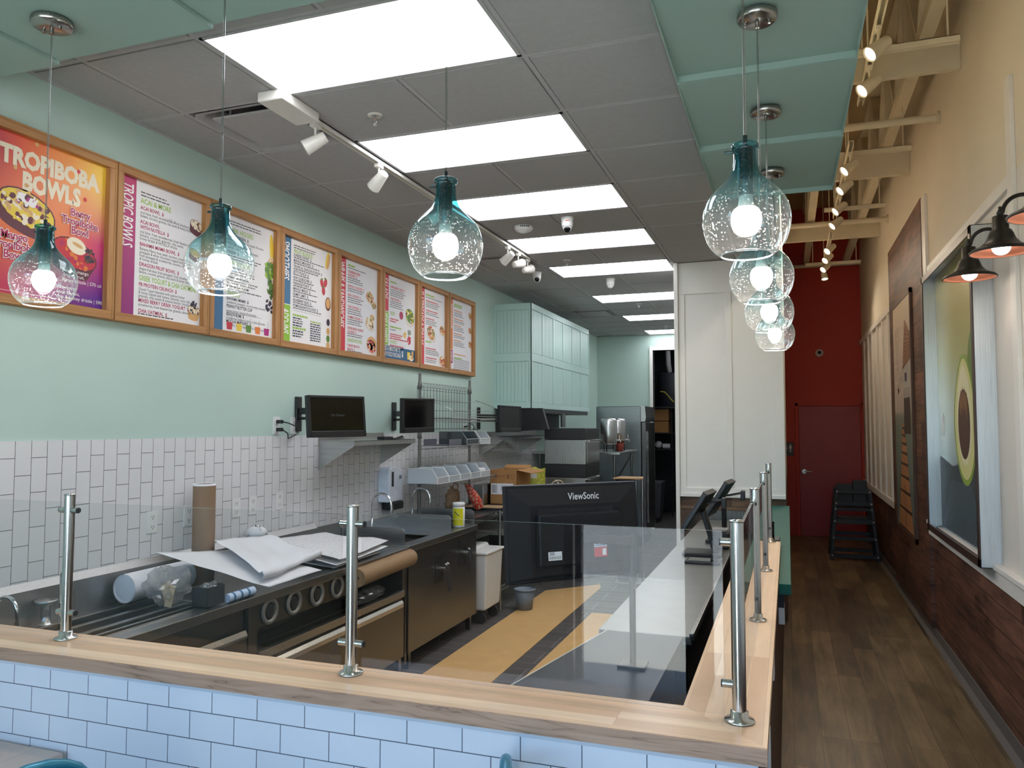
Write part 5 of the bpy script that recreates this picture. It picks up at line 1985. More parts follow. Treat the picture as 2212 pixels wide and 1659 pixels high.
def bin_box(y0, z, label, mat, w=0.225, h=0.125, content=None):
    t = thing('storage_bin', label, 'bin', (-2.93, y0 + w / 2, z), 0, 'clear stacking bins')
    x0, x1 = -3.04, -2.76
    th = 0.003
    b = MB(mat)
    side = lambda y: b.prism([(x0, y, z), (x1, y, z), (x1, y, z + h * 0.42), (x1 - 0.05, y, z + h), (x0, y, z + h)], (0, th, 0))
    b.box(x0, x1, y0, y0 + w, z, z + th)
    side(y0)
    side(y0 + w - th)
    b.box(x0, x0 + th, y0, y0 + w, z, z + h)
    b.box(x1 - th, x1, y0 + th, y0 + w - th, z + th, z + h * 0.42)
    b.build('tub', t)
    b = MB(WHITE_PL if mat is BINP else BINP)
    for y in (y0, y0 + w):
        b.tube([(x1, y, z), (x1, y, z + h * 0.42), (x1 - 0.05, y, z + h), (x0, y, z + h)], 0.0028, 5)
    b.tube([(x1, y0, z + h * 0.42), (x1, y0 + w, z + h * 0.42)], 0.0032, 5)
    b.tube([(x1, y0, z), (x1, y0 + w, z)], 0.0028, 5)
    b.build('rim', t)
    return t


for k, lab in enumerate(('clear bin at the near end of the lower rack shelf, red scrap inside', 'clear bin second on the lower rack shelf', 'clear bin third on the lower rack shelf', 'clear bin holding a black item on the lower rack shelf', 'clear bin with white packets at the far end of the lower rack shelf')):
    bin_box(5.90 + 0.245 * k if k else 5.905, 1.292, lab, BINP)
bin_box(6.53, 1.607, 'smoky grey bin on the upper bin shelf of the rack', BING, 0.29, 0.12)
bin_box(6.86, 1.607, 'clear bin at the far end of the upper bin shelf', BINP, 0.25, 0.12)
b = MB(BLACK)
b.box(-2.86, -2.80, 6.66, 6.80, 1.2975, 1.345)
tag(b.build('black_sponge', bevel=0.004), 'small black block inside the fourth clear bin', 'sponge')
b = MB(PAPER)
b.box(-2.90, -2.79, 6.91, 7.07, 1.2975, 1.37)
tag(b.build('white_packet', bevel=0.004), 'white packet in the far clear bin', 'packet')
b = MB(I_RED)
b.box(-2.83, -2.785, 5.99, 6.09, 1.2975, 1.31)
tag(b.build('red_wrapper', bevel=0.002), 'red scrap lying in the near clear bin', 'wrapper')
b = MB(plain('grey_tray_plastic', srgb(96, 98, 108), 0.5))
b.box(-3.05, -2.80, 6.23, 6.50, 1.6065, 1.61)
b.box(-2.803, -2.80, 6.23, 6.50, 1.61, 1.66)
b.box(-3.05, -3.047, 6.23, 6.50, 1.61, 1.66)
tag(b.build('grey_tray', bevel=0.001), 'shallow grey tray at the near end of the upper bin shelf', 'tray')

# ------------------------------------------------------------------ cart and boxes past the sinks
t = thing('ingredient_bin', 'white rolling ingredient bin with lid beside the sink cabinet', 'ingredient bin', (-2.75, 6.72, 0))
b = MB(WHITE_PL)
pl = lambda x0, x1, y0, y1, z: [(x0, y0, z), (x1, y0, z), (x1, y1, z), (x0, y1, z)]
lo, hi = pl(-3.0, -2.585, 6.54, 6.92, 0.12), pl(-3.0, -2.56, 6.52, 6.94, 0.62)
b.add(lo + hi, [(3, 2, 1, 0), (4, 5, 6, 7)] + [(i, (i + 1) % 4, 4 + (i + 1) % 4, 4 + i) for i in range(4)])
b.build('tub', t, 0.02, 3)
b = MB(WHITE_PL)
b.box(-3.02, -2.55, 6.505, 6.955, 0.62, 0.645)
b.prism([(-3.02, 6.51, 0.645), (-2.70, 6.51, 0.645), (-2.72, 6.51, 0.675), (-3.02, 6.51, 0.675)], (0, 0.44, 0))
b.build('lid', t, 0.01, 2)
for x in (-2.95, -2.64):
    for y in (6.58, 6.88):
        b = MB(DARK)
        b.cyl((x, y - 0.016, 0.05), (x, y + 0.016, 0.05), 0.05, n=18)
        b.box(x - 0.02, x + 0.02, y - 0.02, y + 0.02, 0.09, 0.12)
        b.build('caster', t)

t = thing('wire_cart', 'dark wire cart past the sink cabinet carrying boxes', 'cart', (-2.85, 7.6, 0))
for x in (-3.12, -2.62):
    for y in (7.02, 8.30):
        b = MB(WIRE)
        b.cyl((x, y, 0.02), (x, y, 0.97), 0.0125, n=10)
        b.build('post', t)
for z in (0.955, 0.78, 0.24):
    b = MB(WIRE)
    for x in (-3.12, -2.62):
        b.cyl((x, 7.02, z), (x, 8.30, z), 0.006, n=6)
        b.cyl((x, 7.02, z - 0.035), (x, 8.30, z - 0.035), 0.004, n=6)
    for y in (7.02, 8.30):
        b.cyl((-3.12, y, z), (-2.62, y, z), 0.006, n=6)
        b.cyl((-3.12, y, z - 0.035), (-2.62, y, z - 0.035), 0.004, n=6)
    for k in range(40):
        y = 7.04 + 1.24 * k / 39
        b.cyl((-3.12, y, z), (-2.62, y, z), 0.002, n=4, caps=False)
    b.build('wire_shelf', t)
b = MB(BLACK)
b.box(-3.14, -2.60, 7.0, 8.32, 0.972, 0.985)
b.build('top_sheet', t)
t = thing('black_crate', 'black crate on the lower shelf of the wire cart', 'crate', (-2.85, 7.5, 0.243))
b = MB(BLACK)
for q in ((-3.08, -3.07, 7.1, 7.9), (-2.66, -2.65, 7.1, 7.9), (-3.08, -2.65, 7.1, 7.11), (-3.08, -2.65, 7.89, 7.9)):
    b.box(*q, 0.243, 0.60)
b.box(-3.08, -2.65, 7.1, 7.9, 0.243, 0.25)
b.build('shell', t)
b = MB(BLACK)
b.box(-2.65, -2.643, 7.1, 7.9, 0.56, 0.60)
b.build('rim', t)


def carton(x0, x1, y0, y1, z0, z1, label, flap=True, name='cardboard_box', group='cardboard boxes'):
    t = thing(name, label, 'box', ((x0 + x1) / 2, (y0 + y1) / 2, z0), 0, group)
    b = MB(CARD)
    w = 0.004
    b.box(x0, x1, y0, y0 + w, z0, z1)
    b.box(x0, x1, y1 - w, y1, z0, z1)
    b.box(x0, x0 + w, y0, y1, z0, z1)
    b.box(x1 - w, x1, y0, y1, z0, z1)
    b.box(x0, x1, y0, y1, z0, z0 + w)
    b.build('body', t)
    if flap:
        f = MB(CARD)
        f.prism([(x1, y0, z1), (x1, y1, z1), (x1 + 0.16, y1, z1 - 0.03), (x1 + 0.16, y0, z1 - 0.03)], (0, 0, 0.004))
        f.build('flap', t)
        f = MB(CARD)
        f.prism([(x0, y1, z1), (x1, y1, z1), (x1, y1 + 0.05, z1 + 0.03), (x0, y1 + 0.05, z1 + 0.03)], (0, 0.003, 0.003))
        f.build('flap', t)
    else:
        f = MB(CARD)
        f.box(x0, x1, y0, y1, z1, z1 + w)
        f.build('lid', t)
    return t


t = carton(-2.87, -2.58, 7.40, 7.82, 0.986, 1.33, 'open cardboard box with a white shipping label on the wire cart')
b = MB(PAPER)
b.box(-2.86, -2.62, 7.3992, 7.3998, 1.085, 1.195)
b.use(BLACK)
for k in range(12):
    b.box(-2.845 + 0.0042 * k, -2.845 + 0.0042 * k + random.choice((0.0012, 0.0026)), 7.3986, 7.3991, 1.10, 1.18)
for k in range(14):
    b.box(-2.75 + 0.005 * k, -2.75 + 0.005 * k + random.choice((0.0014, 0.003)), 7.3986, 7.3991, 1.12 + 0.01 * (k % 3), 1.18)
b.build('shipping_label', t)
b = MB(I_BROWN)
b.text('B', (-2.66, 7.3992, 1.285), -X_, -Z_, 0.06, bold=0.01)
b.text('AYNAIS', (-2.71, 7.3992, 1.28), -X_, -Z_, 0.034)
b.ring((-2.625, 7.3992, 1.265), X_, Z_, 0.018, 0.022)
b.build('printing', t)
b = MB(STEEL)
b.box(-2.995, -2.885, 7.25, 7.50, 0.986, 1.19)
tag(b.build('steel_pan', bevel=0.006), 'plain steel pan standing beside the labelled cardboard box', 'pan')
b = MB(plain('flat_cardboard', srgb(178, 144, 106), 0.8))
b.prism([(-3.05, 7.03, 0.9865), (-2.62, 7.03, 0.9865), (-2.60, 7.26, 0.9865), (-3.0, 7.24, 0.9865)], (0, 0, 0.004))
tag(b.build('cardboard_sheet'), 'flat sheet of cardboard on the near end of the wire cart', 'cardboard')
t = thing('snack_bag', 'yellow patterned packet sticking up behind the cardboard box', 'packet', (-2.55, 7.95, 0.986))
b = MB(plain('yellow_packet', srgb(190, 190, 70), 0.5, var=0.35, scale=30))
b.prism([(-2.66, 7.9, 0.987), (-2.46, 7.92, 0.987), (-2.45, 7.92, 1.33), (-2.51, 7.92, 1.315), (-2.56, 7.91, 1.34), (-2.65, 7.9, 1.325)], (0, 0.03, 0))
b.build('packet', t)
b = MB(WHITE_PL)
b.box(-2.60, -2.53, 7.895, 7.8985, 1.22, 1.27)
b.build('label', t)
t = thing('cable_heap', 'tangle of white and tan cables on the far end of the wire cart', 'cables', (-2.5, 8.1, 0.986))
rg = random.Random(2)
b = MB(plain('pale_cable', srgb(196, 182, 160), 0.5, var=0.3, scale=20))
for k in range(9):
    r0 = rg.uniform(0.04, 0.10)
    c = Vector((-2.47 + rg.uniform(-0.1, 0.12), 8.18 + rg.uniform(-0.12, 0.12), 1.0 + r0 + 0.0))
    ax = Vector((rg.uniform(-1, 1), rg.uniform(-1, 1), rg.uniform(-0.5, 0.5))).normalized()
    a1 = ax.orthogonal().normalized()
    b.tube(arc(c, a1, ax.cross(a1), r0, 0, 2 * PI * 0.9, 18), 0.006, 6)
b.build('cable', t)
# produce in a brown paper bag and red net
t = thing('produce_bag', 'brown paper bag with handle beside a red net of produce', 'bag', (-2.99, 6.88, 0.95))
b = crumple((-3.02, 6.80, 1.075), 0.06, 0.12, 0.12, 12, 0.10, plain('brown_bag_paper', srgb(160, 128, 100), 0.8), 20)
b.build('bag', t)
b = MB(MATS['brown_bag_paper'])
b.tube(arc((-3.0, 6.82, 1.195), Vector((0.2, 1, 0)).normalized(), Z_, 0.04, -0.3, PI + 0.3, 14), 0.007, 8)
b.build('handle', t)
t = thing('net_sack', 'red mesh sack of produce slumped against the brown bag', 'sack', (-2.90, 6.98, 0.95))
nm = NT('red_net')
vo = nm.n('ShaderNodeTexVoronoi', feature='DISTANCE_TO_EDGE')
vo.inputs['Scale'].default_value = 28
nm.l(nm.objco(), vo.inputs['Vector'])
nm.bsdf(nm.mix(nm.math('LESS_THAN', vo.outputs['Distance'], 0.14), srgb(186, 140, 110), srgb(190, 40, 30)), 0.6)
b = MB(nm.m)
b.tube([(-2.90, 6.82, 1.235), (-2.87, 6.84, 1.19), (-2.84, 6.87, 1.12), (-2.81, 6.90, 1.05), (-2.80, 6.92, 0.995)], [0.012, 0.03, 0.046, 0.052, 0.042], 14)
b.build('net', t)
b = MB(STEEL)
b.box(XL + 0.01, -2.66, 6.44, 7.0, 0.935, 0.95)
b.box(-2.69, -2.66, 6.44, 7.0, 0.9, 0.935)
tag(b.build('steel_side_shelf'), 'narrow steel shelf at the end of the sink cabinet under the produce', 'shelf')

# ------------------------------------------------------------------ teal range hood with beadboard
HOODT = plain('hood_teal_paint', srgb(184, 212, 206), 0.3, var=0.02, scale=3)
t = thing('range_hood', 'tall teal beadboard range hood box over the ovens', 'range hood', (-2.96, 9.68, 1.98))
HX, HY0, HY1, HZ0, HZ1 = -2.73, 8.33, 11.03, 1.98, 3.18
b = MB(HOODT)
b.box(XL, HX - 0.012, HY0 + 0.012, HY1, HZ0, HZ1)
b.build('box', t)


def bead(o, u, n, w, h, z, cols):
    """framed beadboard panels across one face"""
    b = MB(HOODT)
    o, u, n = Vector(o), Vector(u), Vector(n)
    def slab(a0, a1, z0, z1, d):
        b.prism([o + u * a0 + Z_ * (z0 - o.z), o + u * a1 + Z_ * (z0 - o.z), o + u * a1 + Z_ * (z1 - o.z), o + u * a0 + Z_ * (z1 - o.z)], n * d)
    st = 0.055
    slab(0, w, HZ1 - 0.07, HZ1, 0.012)
    slab(0, w, HZ0, HZ0 + 0.06, 0.012)
    zm = (HZ0 + HZ1) / 2 - 0.02
    slab(0, w, zm - 0.045, zm + 0.045, 0.012)
    for k in range(cols + 1):
        a = k * w / cols
        slab(max(0, a - st / 2), min(w, a + st / 2), HZ0 + 0.06, zm - 0.045, 0.012)
        slab(max(0, a - st / 2), min(w, a + st / 2), zm + 0.045, HZ1 - 0.07, 0.012)
    for k in range(cols):
        a0, a1 = k * w / cols + st / 2 + 0.004, (k + 1) * w / cols - st / 2 - 0.004
        nb = max(4, int((a1 - a0) / 0.042))
        for j in range(nb):
            q0, q1 = a0 + (a1 - a0) * j / nb + 0.003, a0 + (a1 - a0) * (j + 1) / nb - 0.003
            slab(q0, q1, HZ0 + 0.066, zm - 0.051, 0.006)
            slab(q0, q1, zm + 0.051, HZ1 - 0.076, 0.006)
    return b


b = bead((XL, HY0 + 0.012, HZ0), X_, -Y_, HX - XL, 1.2, HZ0, 1)
b.build('side_panel', t, 0.0015, 1)
b = bead((HX - 0.012, HY0, HZ0), Y_, X_, HY1 - HY0, 1.2, HZ0, 6)
b.build('front_panel', t, 0.0015, 1)

t = thing('exhaust_hood', 'black angled exhaust hood under the teal box', 'exhaust hood', (-2.9, 9.6, 1.7))
b = MB(BLACK)
b.prism([(XL + 0.01, 8.38, 1.979), (-2.62, 8.38, 1.979), (-2.55, 8.38, 1.74), (XL + 0.01, 8.38, 1.70)], (0, 0.06, 0))
b.prism([(XL + 0.01, 8.44, 1.979), (HX, 8.44, 1.979), (HX, 8.44, 1.93), (XL + 0.01, 8.44, 1.93)], (0, 2.5, 0))
b.build('shell', t)
b = MB(STEEL_DK)
b.box(-2.74, -2.72, 9.55, 9.72, 1.76, 1.93)
b.build('strut', t)
b = MB(DARK)
b.box(XL + 0.01, XL + 0.03, 8.44, 10.94, 1.72, 1.93)
b.build('back_filter', t)

# ------------------------------------------------------------------ oven stack
t = thing('oven_stack', 'black and steel two-deck oven on a stand below the teal hood', 'oven', (-2.5, 8.95, 0))
OX0, OX1, OY0, OY1 = -2.68, -2.19, 8.66, 9.36
b = MB(BLACK)
b.box(OX0, OX1, OY0, OY1, 1.62, 1.75)
b.build('upper_housing', t, 0.006)
b = MB(steel('oven_panel_steel', (0.42, 0.41, 0.40), 0.3, (40, 40, 1)))
b.box(OX0 + 0.005, OX1 + 0.002, OY0 - 0.004, OY1, 1.335, 1.617)
o = b.build('upper_deck', t, 0.004)
b = MB(STEEL)
b.box(OX1 + 0.003, OX1 + 0.012, OY0 + 0.05, OY1 - 0.05, 1.36, 1.59)
d = b.build('door', o, 0.004)
b = MB(CHROME)
b.cyl((OX1 + 0.04, OY0 + 0.02, 1.605), (OX1 + 0.04, OY1 - 0.03, 1.605), 0.009, n=10)
for y in (OY0 + 0.04, OY1 - 0.05):
    b.cyl((OX1, y, 1.605), (OX1 + 0.04, y, 1.605), 0.006, n=8)
b.build('handle', o)
b = MB(BLACK)
b.box(OX0, OX1, OY0, OY1, 1.185, 1.332)
b.build('middle_housing', t, 0.006)
b = MB(MATS['oven_panel_steel'])
b.box(OX0 + 0.005, OX1 + 0.002, OY0 - 0.004, OY1, 0.90, 1.182)
o = b.build('lower_deck', t, 0.004)
b = MB(CHROME)
b.cyl((OX1 + 0.04, OY0 + 0.02, 1.165), (OX1 + 0.04, OY1 - 0.03, 1.165), 0.009, n=10)
for y in (OY0 + 0.04, OY1 - 0.05):
    b.cyl((OX1, y, 1.165), (OX1 + 0.04, y, 1.165), 0.006, n=8)
b.build('handle', o)
b = MB(STEEL_DK)
b.box(OX0, OX1 + 0.05, OY0, OY1, 0.85, 0.9)
for x in (OX0 + 0.03, OX1 - 0.03):
    for y in (OY0 + 0.03, OY1 - 0.03):
        b.box(x - 0.02, x + 0.02, y - 0.02, y + 0.02, 0, 0.85)
b.box(OX0, OX1, OY0, OY1, 0.2, 0.22)
b.build('stand', t)

# ------------------------------------------------------------------ far station: shelf with urns, fridge, doorway
t = thing('work_table', 'steel work table and upper shelf between the oven and the refrigerator', 'table', (-2.6, 10.3, 0))
b = MB(STEEL)
b.box(XL + 0.01, -2.05, 9.75, 11.0, 0.87, 0.9)
b.build('tabletop', t, 0.003)
b = MB(STEEL)
b.box(XL + 0.01, -2.02, 9.75, 11.0, 1.41, 1.44)
b.build('upper_shelf', t, 0.003)
for x, y in ((-2.1, 9.8), (-2.1, 10.95), (-3.1, 9.8), (-3.1, 10.95)):
    b = MB(STEEL_DK)
    b.cyl((x, y, 0), (x, y, 1.41), 0.018, n=10)
    b.build('leg', t)
b = MB(STEEL_DK)
b.beam((-2.1, 9.82, 1.05), (-2.1, 10.9, 1.35), 0.01, 0.02)
b.build('brace', t)
for k, (y, lab) in enumerate(((9.93, 'steel drink urn with tap on the far shelf, next to the oven'), (10.5, 'steel drink urn with tap on the far shelf, next to the refrigerator'))):
    t = thing('drink_urn', lab, 'urn', (-2.2, y, 1.441), 0, 'steel drink urns')
    b = MB(STEEL)
    b.lathe([(0.0, 0.10), (0.105, 0.10), (0.11, 0.11), (0.11, 0.40), (0.09, 0.43), (0.0, 0.44)], (-2.2, y, 1.441), 24)
    b.build('tank', t)
    b = MB(DARK)
    for a in range(3):
        b.cyl((-2.2 + 0.09 * math.cos(a * 2.1), y + 0.09 * math.sin(a * 2.1), 1.4415), (-2.2 + 0.09 * math.cos(a * 2.1), y + 0.09 * math.sin(a * 2.1), 1.545), 0.008, n=8)
    b.build('stand', t)
    b = MB(CHROME)
    b.cyl((-2.09, y, 1.59), (-2.04, y, 1.59), 0.01, n=10)
    b.cyl((-2.045, y, 1.60), (-2.045, y, 1.565), 0.008, n=10)
    b.cyl((-2.06, y, 1.6), (-2.06, y, 1.66), 0.006, n=8)
    b.build('tap', t)
t = thing('red_pot', 'red container with dark lid between the drink urns', 'pot', (-2.12, 10.22, 1.441))
b = MB(plain('red_enamel', srgb(150, 52, 40), 0.4))
b.lathe([(0.0, 0.0), (0.05, 0.0), (0.065, 0.13), (0.0, 0.13)], (-2.12, 10.22, 1.441), 20)
b.build('body', t)
b = MB(plain('straw_lid', srgb(96, 78, 58), 0.7))
b.lathe([(0.0, 0.131), (0.085, 0.131), (0.08, 0.145), (0.04, 0.165), (0.035, 0.23), (0.0, 0.24)], (-2.12, 10.22, 1.441), 20)
b.build('lid', t)

t = thing('refrigerator', 'tall stainless refrigerator near the back doorway', 'refrigerator', (-2.4, 11.9, 0))
b = MB(steel('fridge_steel', (0.30, 0.32, 0.33), 0.32, (1, 1, 30)))
b.box(-2.74, -2.06, 11.5, 12.3, 0.14, 2.07)
b.build('cabinet', t, 0.012)
b = MB(STEEL)
b.prism([(-2.06, 11.5, 1.84), (-2.0, 11.5, 1.84), (-1.985, 11.5, 1.9), (-2.0, 11.5, 2.07), (-2.06, 11.5, 2.07)], (0, 0.8, 0))
b.build('head_panel', t)
b = MB(STEEL_DK)
b.box(-2.055, -1.99, 11.505, 12.295, 0.2, 1.83)
d = b.build('door', t, 0.008)
b = MB(CHROME)
b.box(-1.988, -1.955, 11.53, 11.555, 0.35, 1.7)
b.build('handle', d)
for x in (-2.68, -2.1):
    for y in (11.56, 12.24):
        b = MB(DARK)
        b.cyl((x, y - 0.015, 0.06), (x, y + 0.015, 0.06), 0.06, n=14)
        b.box(x - 0.025, x + 0.025, y - 0.03, y + 0.03, 0.11, 0.14)
        b.build('caster', t)

t = thing('plywood_board', 'small tan board on a slim steel trolley in front of the refrigerator', 'trolley', (-1.62, 8.6, 0))
b = MB(plain('tan_board', srgb(176, 138, 92), 0.6))
b.prism([(-1.83, 8.45, 1.195), (-1.50, 8.45, 1.195), (-1.54, 8.75, 1.195), (-1.80, 8.75, 1.195)], (0, 0, 0.012))
b.build('board', t)
for x in (-1.60, -1.53):
    b = MB(WIRE)
    b.cyl((x, 8.6, 0.06), (x, 8.6, 1.195), 0.013, n=10)
    b.build('post', t)
b = MB(WIRE)
b.box(-1.82, -1.50, 8.46, 8.74, 0.06, 0.075)
b.build('foot', t)
b = MB(BLACK)
b.box(-1.80, -1.62, 8.5, 8.72, 0.08, 1.19)
b.build('case', t, 0.01)

# things in the store room seen through the doorway
t = thing('water_heater', 'dark grey water heater tank high in the back room', 'water heater', (-2.0, 15.6, 2.15))
b = MB(plain('tank_grey', srgb(60, 62, 72), 0.5, var=0.05))
b.lathe([(0.0, 0.0), (0.30, 0.0), (0.32, 0.02), (0.32, 0.64), (0.30, 0.67), (0, 0.69)], (-2.15, 15.7, 2.16), 28)
b.build('tank', t)
b = MB(WHITE_PL)
b.tube([(-2.2, 15.3, 3.3), (-2.2, 15.35, 3.0), (-2.2, 15.5, 2.86)], 0.05, 12)
b.build('flue', t)
b = MB(plain('yellow_hose', srgb(196, 182, 80), 0.5))
b.tube([(-2.36, 15.35, 2.45), (-2.28, 15.33, 2.44), (-2.22, 15.34, 2.38), (-2.16, 15.34, 2.30), (-2.1, 15.35, 2.24)], 0.014, 8)
b.build('gas_hose', t)
b = MB(BLACK)
b.box(XL + 0.02, -1.1, 15.35, 16.0, 2.12, 2.158)
b.build('platform', t)
t = thing('store_room_shelf', 'black wire shelving in the back room with cardboard cartons', 'shelving', (-2.3, 15.7, 0))
b = MB(BLACK)
for x in (-2.62, -2.15):
    for y in (15.4, 15.9):
        b.cyl((x, y, 0), (x, y, 2.115), 0.012, n=8)
b.build('upright', t)
for z in (0.6, 1.3, 1.62):
    b = MB(BLACK)
    b.box(-2.64, -2.13, 15.38, 15.92, z, z + 0.02)
    b.build('shelf_board', t)
carton(-2.58, -2.22, 15.42, 15.8, 1.641, 1.86, 'upper of two brown cartons in the back room', False)
carton(-2.58, -2.21, 15.42, 15.8, 1.872, 2.10, 'lower looking brown carton stacked tight under the heater platform', False)
t = thing('white_roll_pile', 'white paper goods on the middle shelf in the back room', 'paper goods', (-2.3, 15.6, 1.321))
b = MB(PAPER)
b.sphere((-2.44, 15.6, 1.40), 0.075, 14)
b.cyl((-2.34, 15.5, 1.375), (-2.20, 15.5, 1.375), 0.052, n=16)
b.build('roll', t)
t = thing('waste_bin', 'grey waste bin on casters just inside the back doorway', 'bin', (-2.4, 14.6, 0))
b = MB(plain('dark_grey_bin', srgb(74, 76, 84), 0.5))
b.add(pl(-2.5, -2.25, 14.4, 14.8, 0.08) + pl(-2.55, -2.2, 14.35, 14.85, 0.75), [(3, 2, 1, 0), (4, 5, 6, 7)] + [(i, (i + 1) % 4, 4 + (i + 1) % 4, 4 + i) for i in range(4)])
b.build('tub', t, 0.02)
b = MB(BLACK)
b.box(-2.48, -2.27, 14.42, 14.78, 0.0, 0.08)
b.build('base', t)

# ------------------------------------------------------------------ kitchen floor: kraft runner, bucket
b = MB(KRAFT)
b.prism([(-2.5, 5.0, 0.001), (-1.97, 5.0, 0.001), (-1.97, 8.45, 0.001), (-2.02, 8.62, 0.001), (-2.5, 8.1, 0.001)], (0, 0, 0.003))
tag(b.build('kraft_runner'), 'long tan kraft paper runner laid on the grey kitchen floor', 'floor paper')
b = MB(KRAFT)
b.prism([(-1.79, 5.0, 0.001), (-1.30, 5.0, 0.001), (-1.30, 7.3, 0.001), (-1.79, 7.3, 0.001)], (0, 0, 0.003))
tag(b.build('kraft_runner'), 'second kraft paper runner on the floor beside the black counter panel', 'floor paper')
t = thing('bucket', 'small grey bucket on the floor behind the order monitor', 'bucket', (-2.44, 7.22, 0))
b = MB(plain('grey_bucket', srgb(120, 132, 146), 0.5))
b.lathe([(0.0, 0.002), (0.075, 0.002), (0.10, 0.2), (0.095, 0.2), (0.07, 0.012), (0.0, 0.012)], (-2.44, 7.22, 0), 24)
b.build('tub', t)
b = MB(MATS['grey_bucket'])
b.lathe([(0.099, 0.185), (0.108, 0.19), (0.108, 0.2), (0.099, 0.205)], (-2.44, 7.22, 0), 24)
b.build('rim', t)

# ------------------------------------------------------------------ register counter behind the side ledge
t = thing('register_counter', 'long grey steel register counter behind the side ledge', 'counter', (-0.59, 5.3, 0))
b = MB(plain('counter_steel', srgb(150, 150, 146), 0.35, metal=0.75, var=0.05))
b.box(-0.79, -0.395, 3.34, 7.5, 0.865, 0.9)
b.build('worktop', t, 0.003)
b = MB(STEEL_DK)
b.box(-0.76, -0.42, 3.40, 7.5, 0.12, 0.864)
b.build('body', t)
b = MB(STEEL)
b.box(-0.405, -0.385, 3.34, 7.5, 0.885, 0.915)
b.build('edge_strip', t, 0.003)
for y in (3.5, 5.4, 7.3):
    b = MB(STEEL_DK)
    b.cyl((-0.72, y, 0), (-0.72, y, 0.12), 0.02, n=10)
    b.cyl((-0.46, y, 0), (-0.46, y, 0.12), 0.02, n=10)
    b.build('foot', t)
t = thing('black_counter_panel', 'black slab lying askew on a low base inside the ledge corner', 'panel', (-0.65, 2.7, 0))
b = MB(plain('black_slab', srgb(34, 35, 42), 0.4, var=0.08, spec=0.3))
b.prism([(-0.985, 2.06, 0.865), (-0.44, 2.06, 0.865), (-0.43, 3.33, 0.865), (-0.75, 3.33, 0.865)], (0, 0, 0.035))
b.build('slab', t, 0.003)
b = MB(MATS['light_edge'] if 'light_edge' in MATS else plain('light_edge', srgb(190, 190, 186), 0.4))
b.beam((-0.988, 2.06, 0.897), (-0.752, 3.33, 0.897), 0.006, 0.008)
b.build('edge_strip', t)
b = MB(BLACK)
b.box(-0.72, -0.46, 2.10, 3.30, 0, 0.864)
b.build('base', t)

# ------------------------------------------------------------------ order monitor seen from behind
TLc, TRc = Vector((-0.96, 2.6, 1.565)), Vector((-0.565, 3.0, 1.565))
u = (TRc - TLc).normalized()
nb = Vector((u.y, -u.x, 0))           # back of the monitor faces the viewer
tilt = 0.085
v = (Z_ + nb * -tilt).normalized()
nb = u.cross(v).normalized()
R = Matrix((u, v, nb)).transposed()
wM, hM = (TRc - TLc).length, 0.345
c = (TLc + TRc) / 2 - v * hM / 2
t = thing('order_monitor', 'large black monitor seen from behind with white maker lettering, on the ledge corner counter', 'monitor', (c.x, c.y, 0.9))
MON = plain('monitor_shell', (0.008, 0.009, 0.012), 0.5, var=0.1, spec=0.25)
b = MB(MON)
b.obox(c, (wM, hM, 0.022), R)
b.build('front_shell', t, 0.004)
b = MB(plain('grey_monitor_edge', srgb(150, 150, 156), 0.35))
b.obox(c + v * (hM / 2 - 0.001) - nb * 0.006, (wM * 0.995, 0.006, 0.014), R)
b.build('top_edge', t)
b = MB(MON)
q = lambda a, d, k: c + u * a + v * d + nb * k
o1 = [q(-wM / 2 + 0.012, -hM / 2 + 0.01, 0.011), q(wM / 2 - 0.012, -hM / 2 + 0.01, 0.011), q(wM / 2 - 0.012, hM / 2 - 0.012, 0.011), q(-wM / 2 + 0.012, hM / 2 - 0.012, 0.011)]
o2 = [q(-wM / 2 + 0.09, -hM / 2 + 0.02, 0.028), q(wM / 2 - 0.09, -hM / 2 + 0.02, 0.028), q(wM / 2 - 0.09, hM / 2 - 0.075, 0.028), q(-wM / 2 + 0.09, hM / 2 - 0.075, 0.028)]
b.add(o1 + o2, [(4, 5, 6, 7)] + [(i, (i + 1) % 4, 4 + (i + 1) % 4, 4 + i) for i in range(4)])
b.build('back_cover', t, 0.003)
b = MB(MON)
b.obox(c + v * -0.025 + nb * 0.042, (wM - 0.22, hM - 0.16, 0.03), R)
hump = b.build('electronics_hump', t, 0.008, 3)
b = MB(BLACK)
nv = 46
for k in range(nv):
    a = -0.155 + 0.31 * k / (nv - 1)
    b.obox(c + u * a + v * 0.076 + nb * 0.0275, (0.0035, 0.018, 0.002), R)
b.build('vent', t)
b = MB(plain('maker_letters', srgb(206, 206, 210), 0.4))
b.text('ViewSonic', q(-0.032, hM / 2 - 0.058, 0.0262), u, v, 0.036, bold=0.012, sx=0.88)
b.build('lettering', t)
b = MB(PAPER)
P2 = lambda a, d, k=0.0576: c + u * a + v * d + nb * k
b.poly([P2(-0.14, -0.095), P2(-0.085, -0.095), P2(-0.085, -0.065), P2(-0.14, -0.065)])
b.use(BLACK)
for k in range(12):
    b.poly([P2(-0.135 + 0.004 * k, -0.091, 0.0578), P2(-0.1335 + 0.004 * k, -0.091, 0.0578), P2(-0.1335 + 0.004 * k, -0.081, 0.0578), P2(-0.135 + 0.004 * k, -0.081, 0.0578)])
for k in range(2):
    b.poly([P2(-0.135, -0.076 + 0.006 * k, 0.0578), P2(-0.115, -0.076 + 0.006 * k, 0.0578), P2(-0.115, -0.0735 + 0.006 * k, 0.0578), P2(-0.135, -0.0735 + 0.006 * k, 0.0578)])
b.build('serial_label', hump)
b = MB(PAPER)
b.poly([P2(0.05, -0.06), P2(0.105, -0.06), P2(0.105, -0.028), P2(0.05, -0.028)])
b.use(I_BLUE)
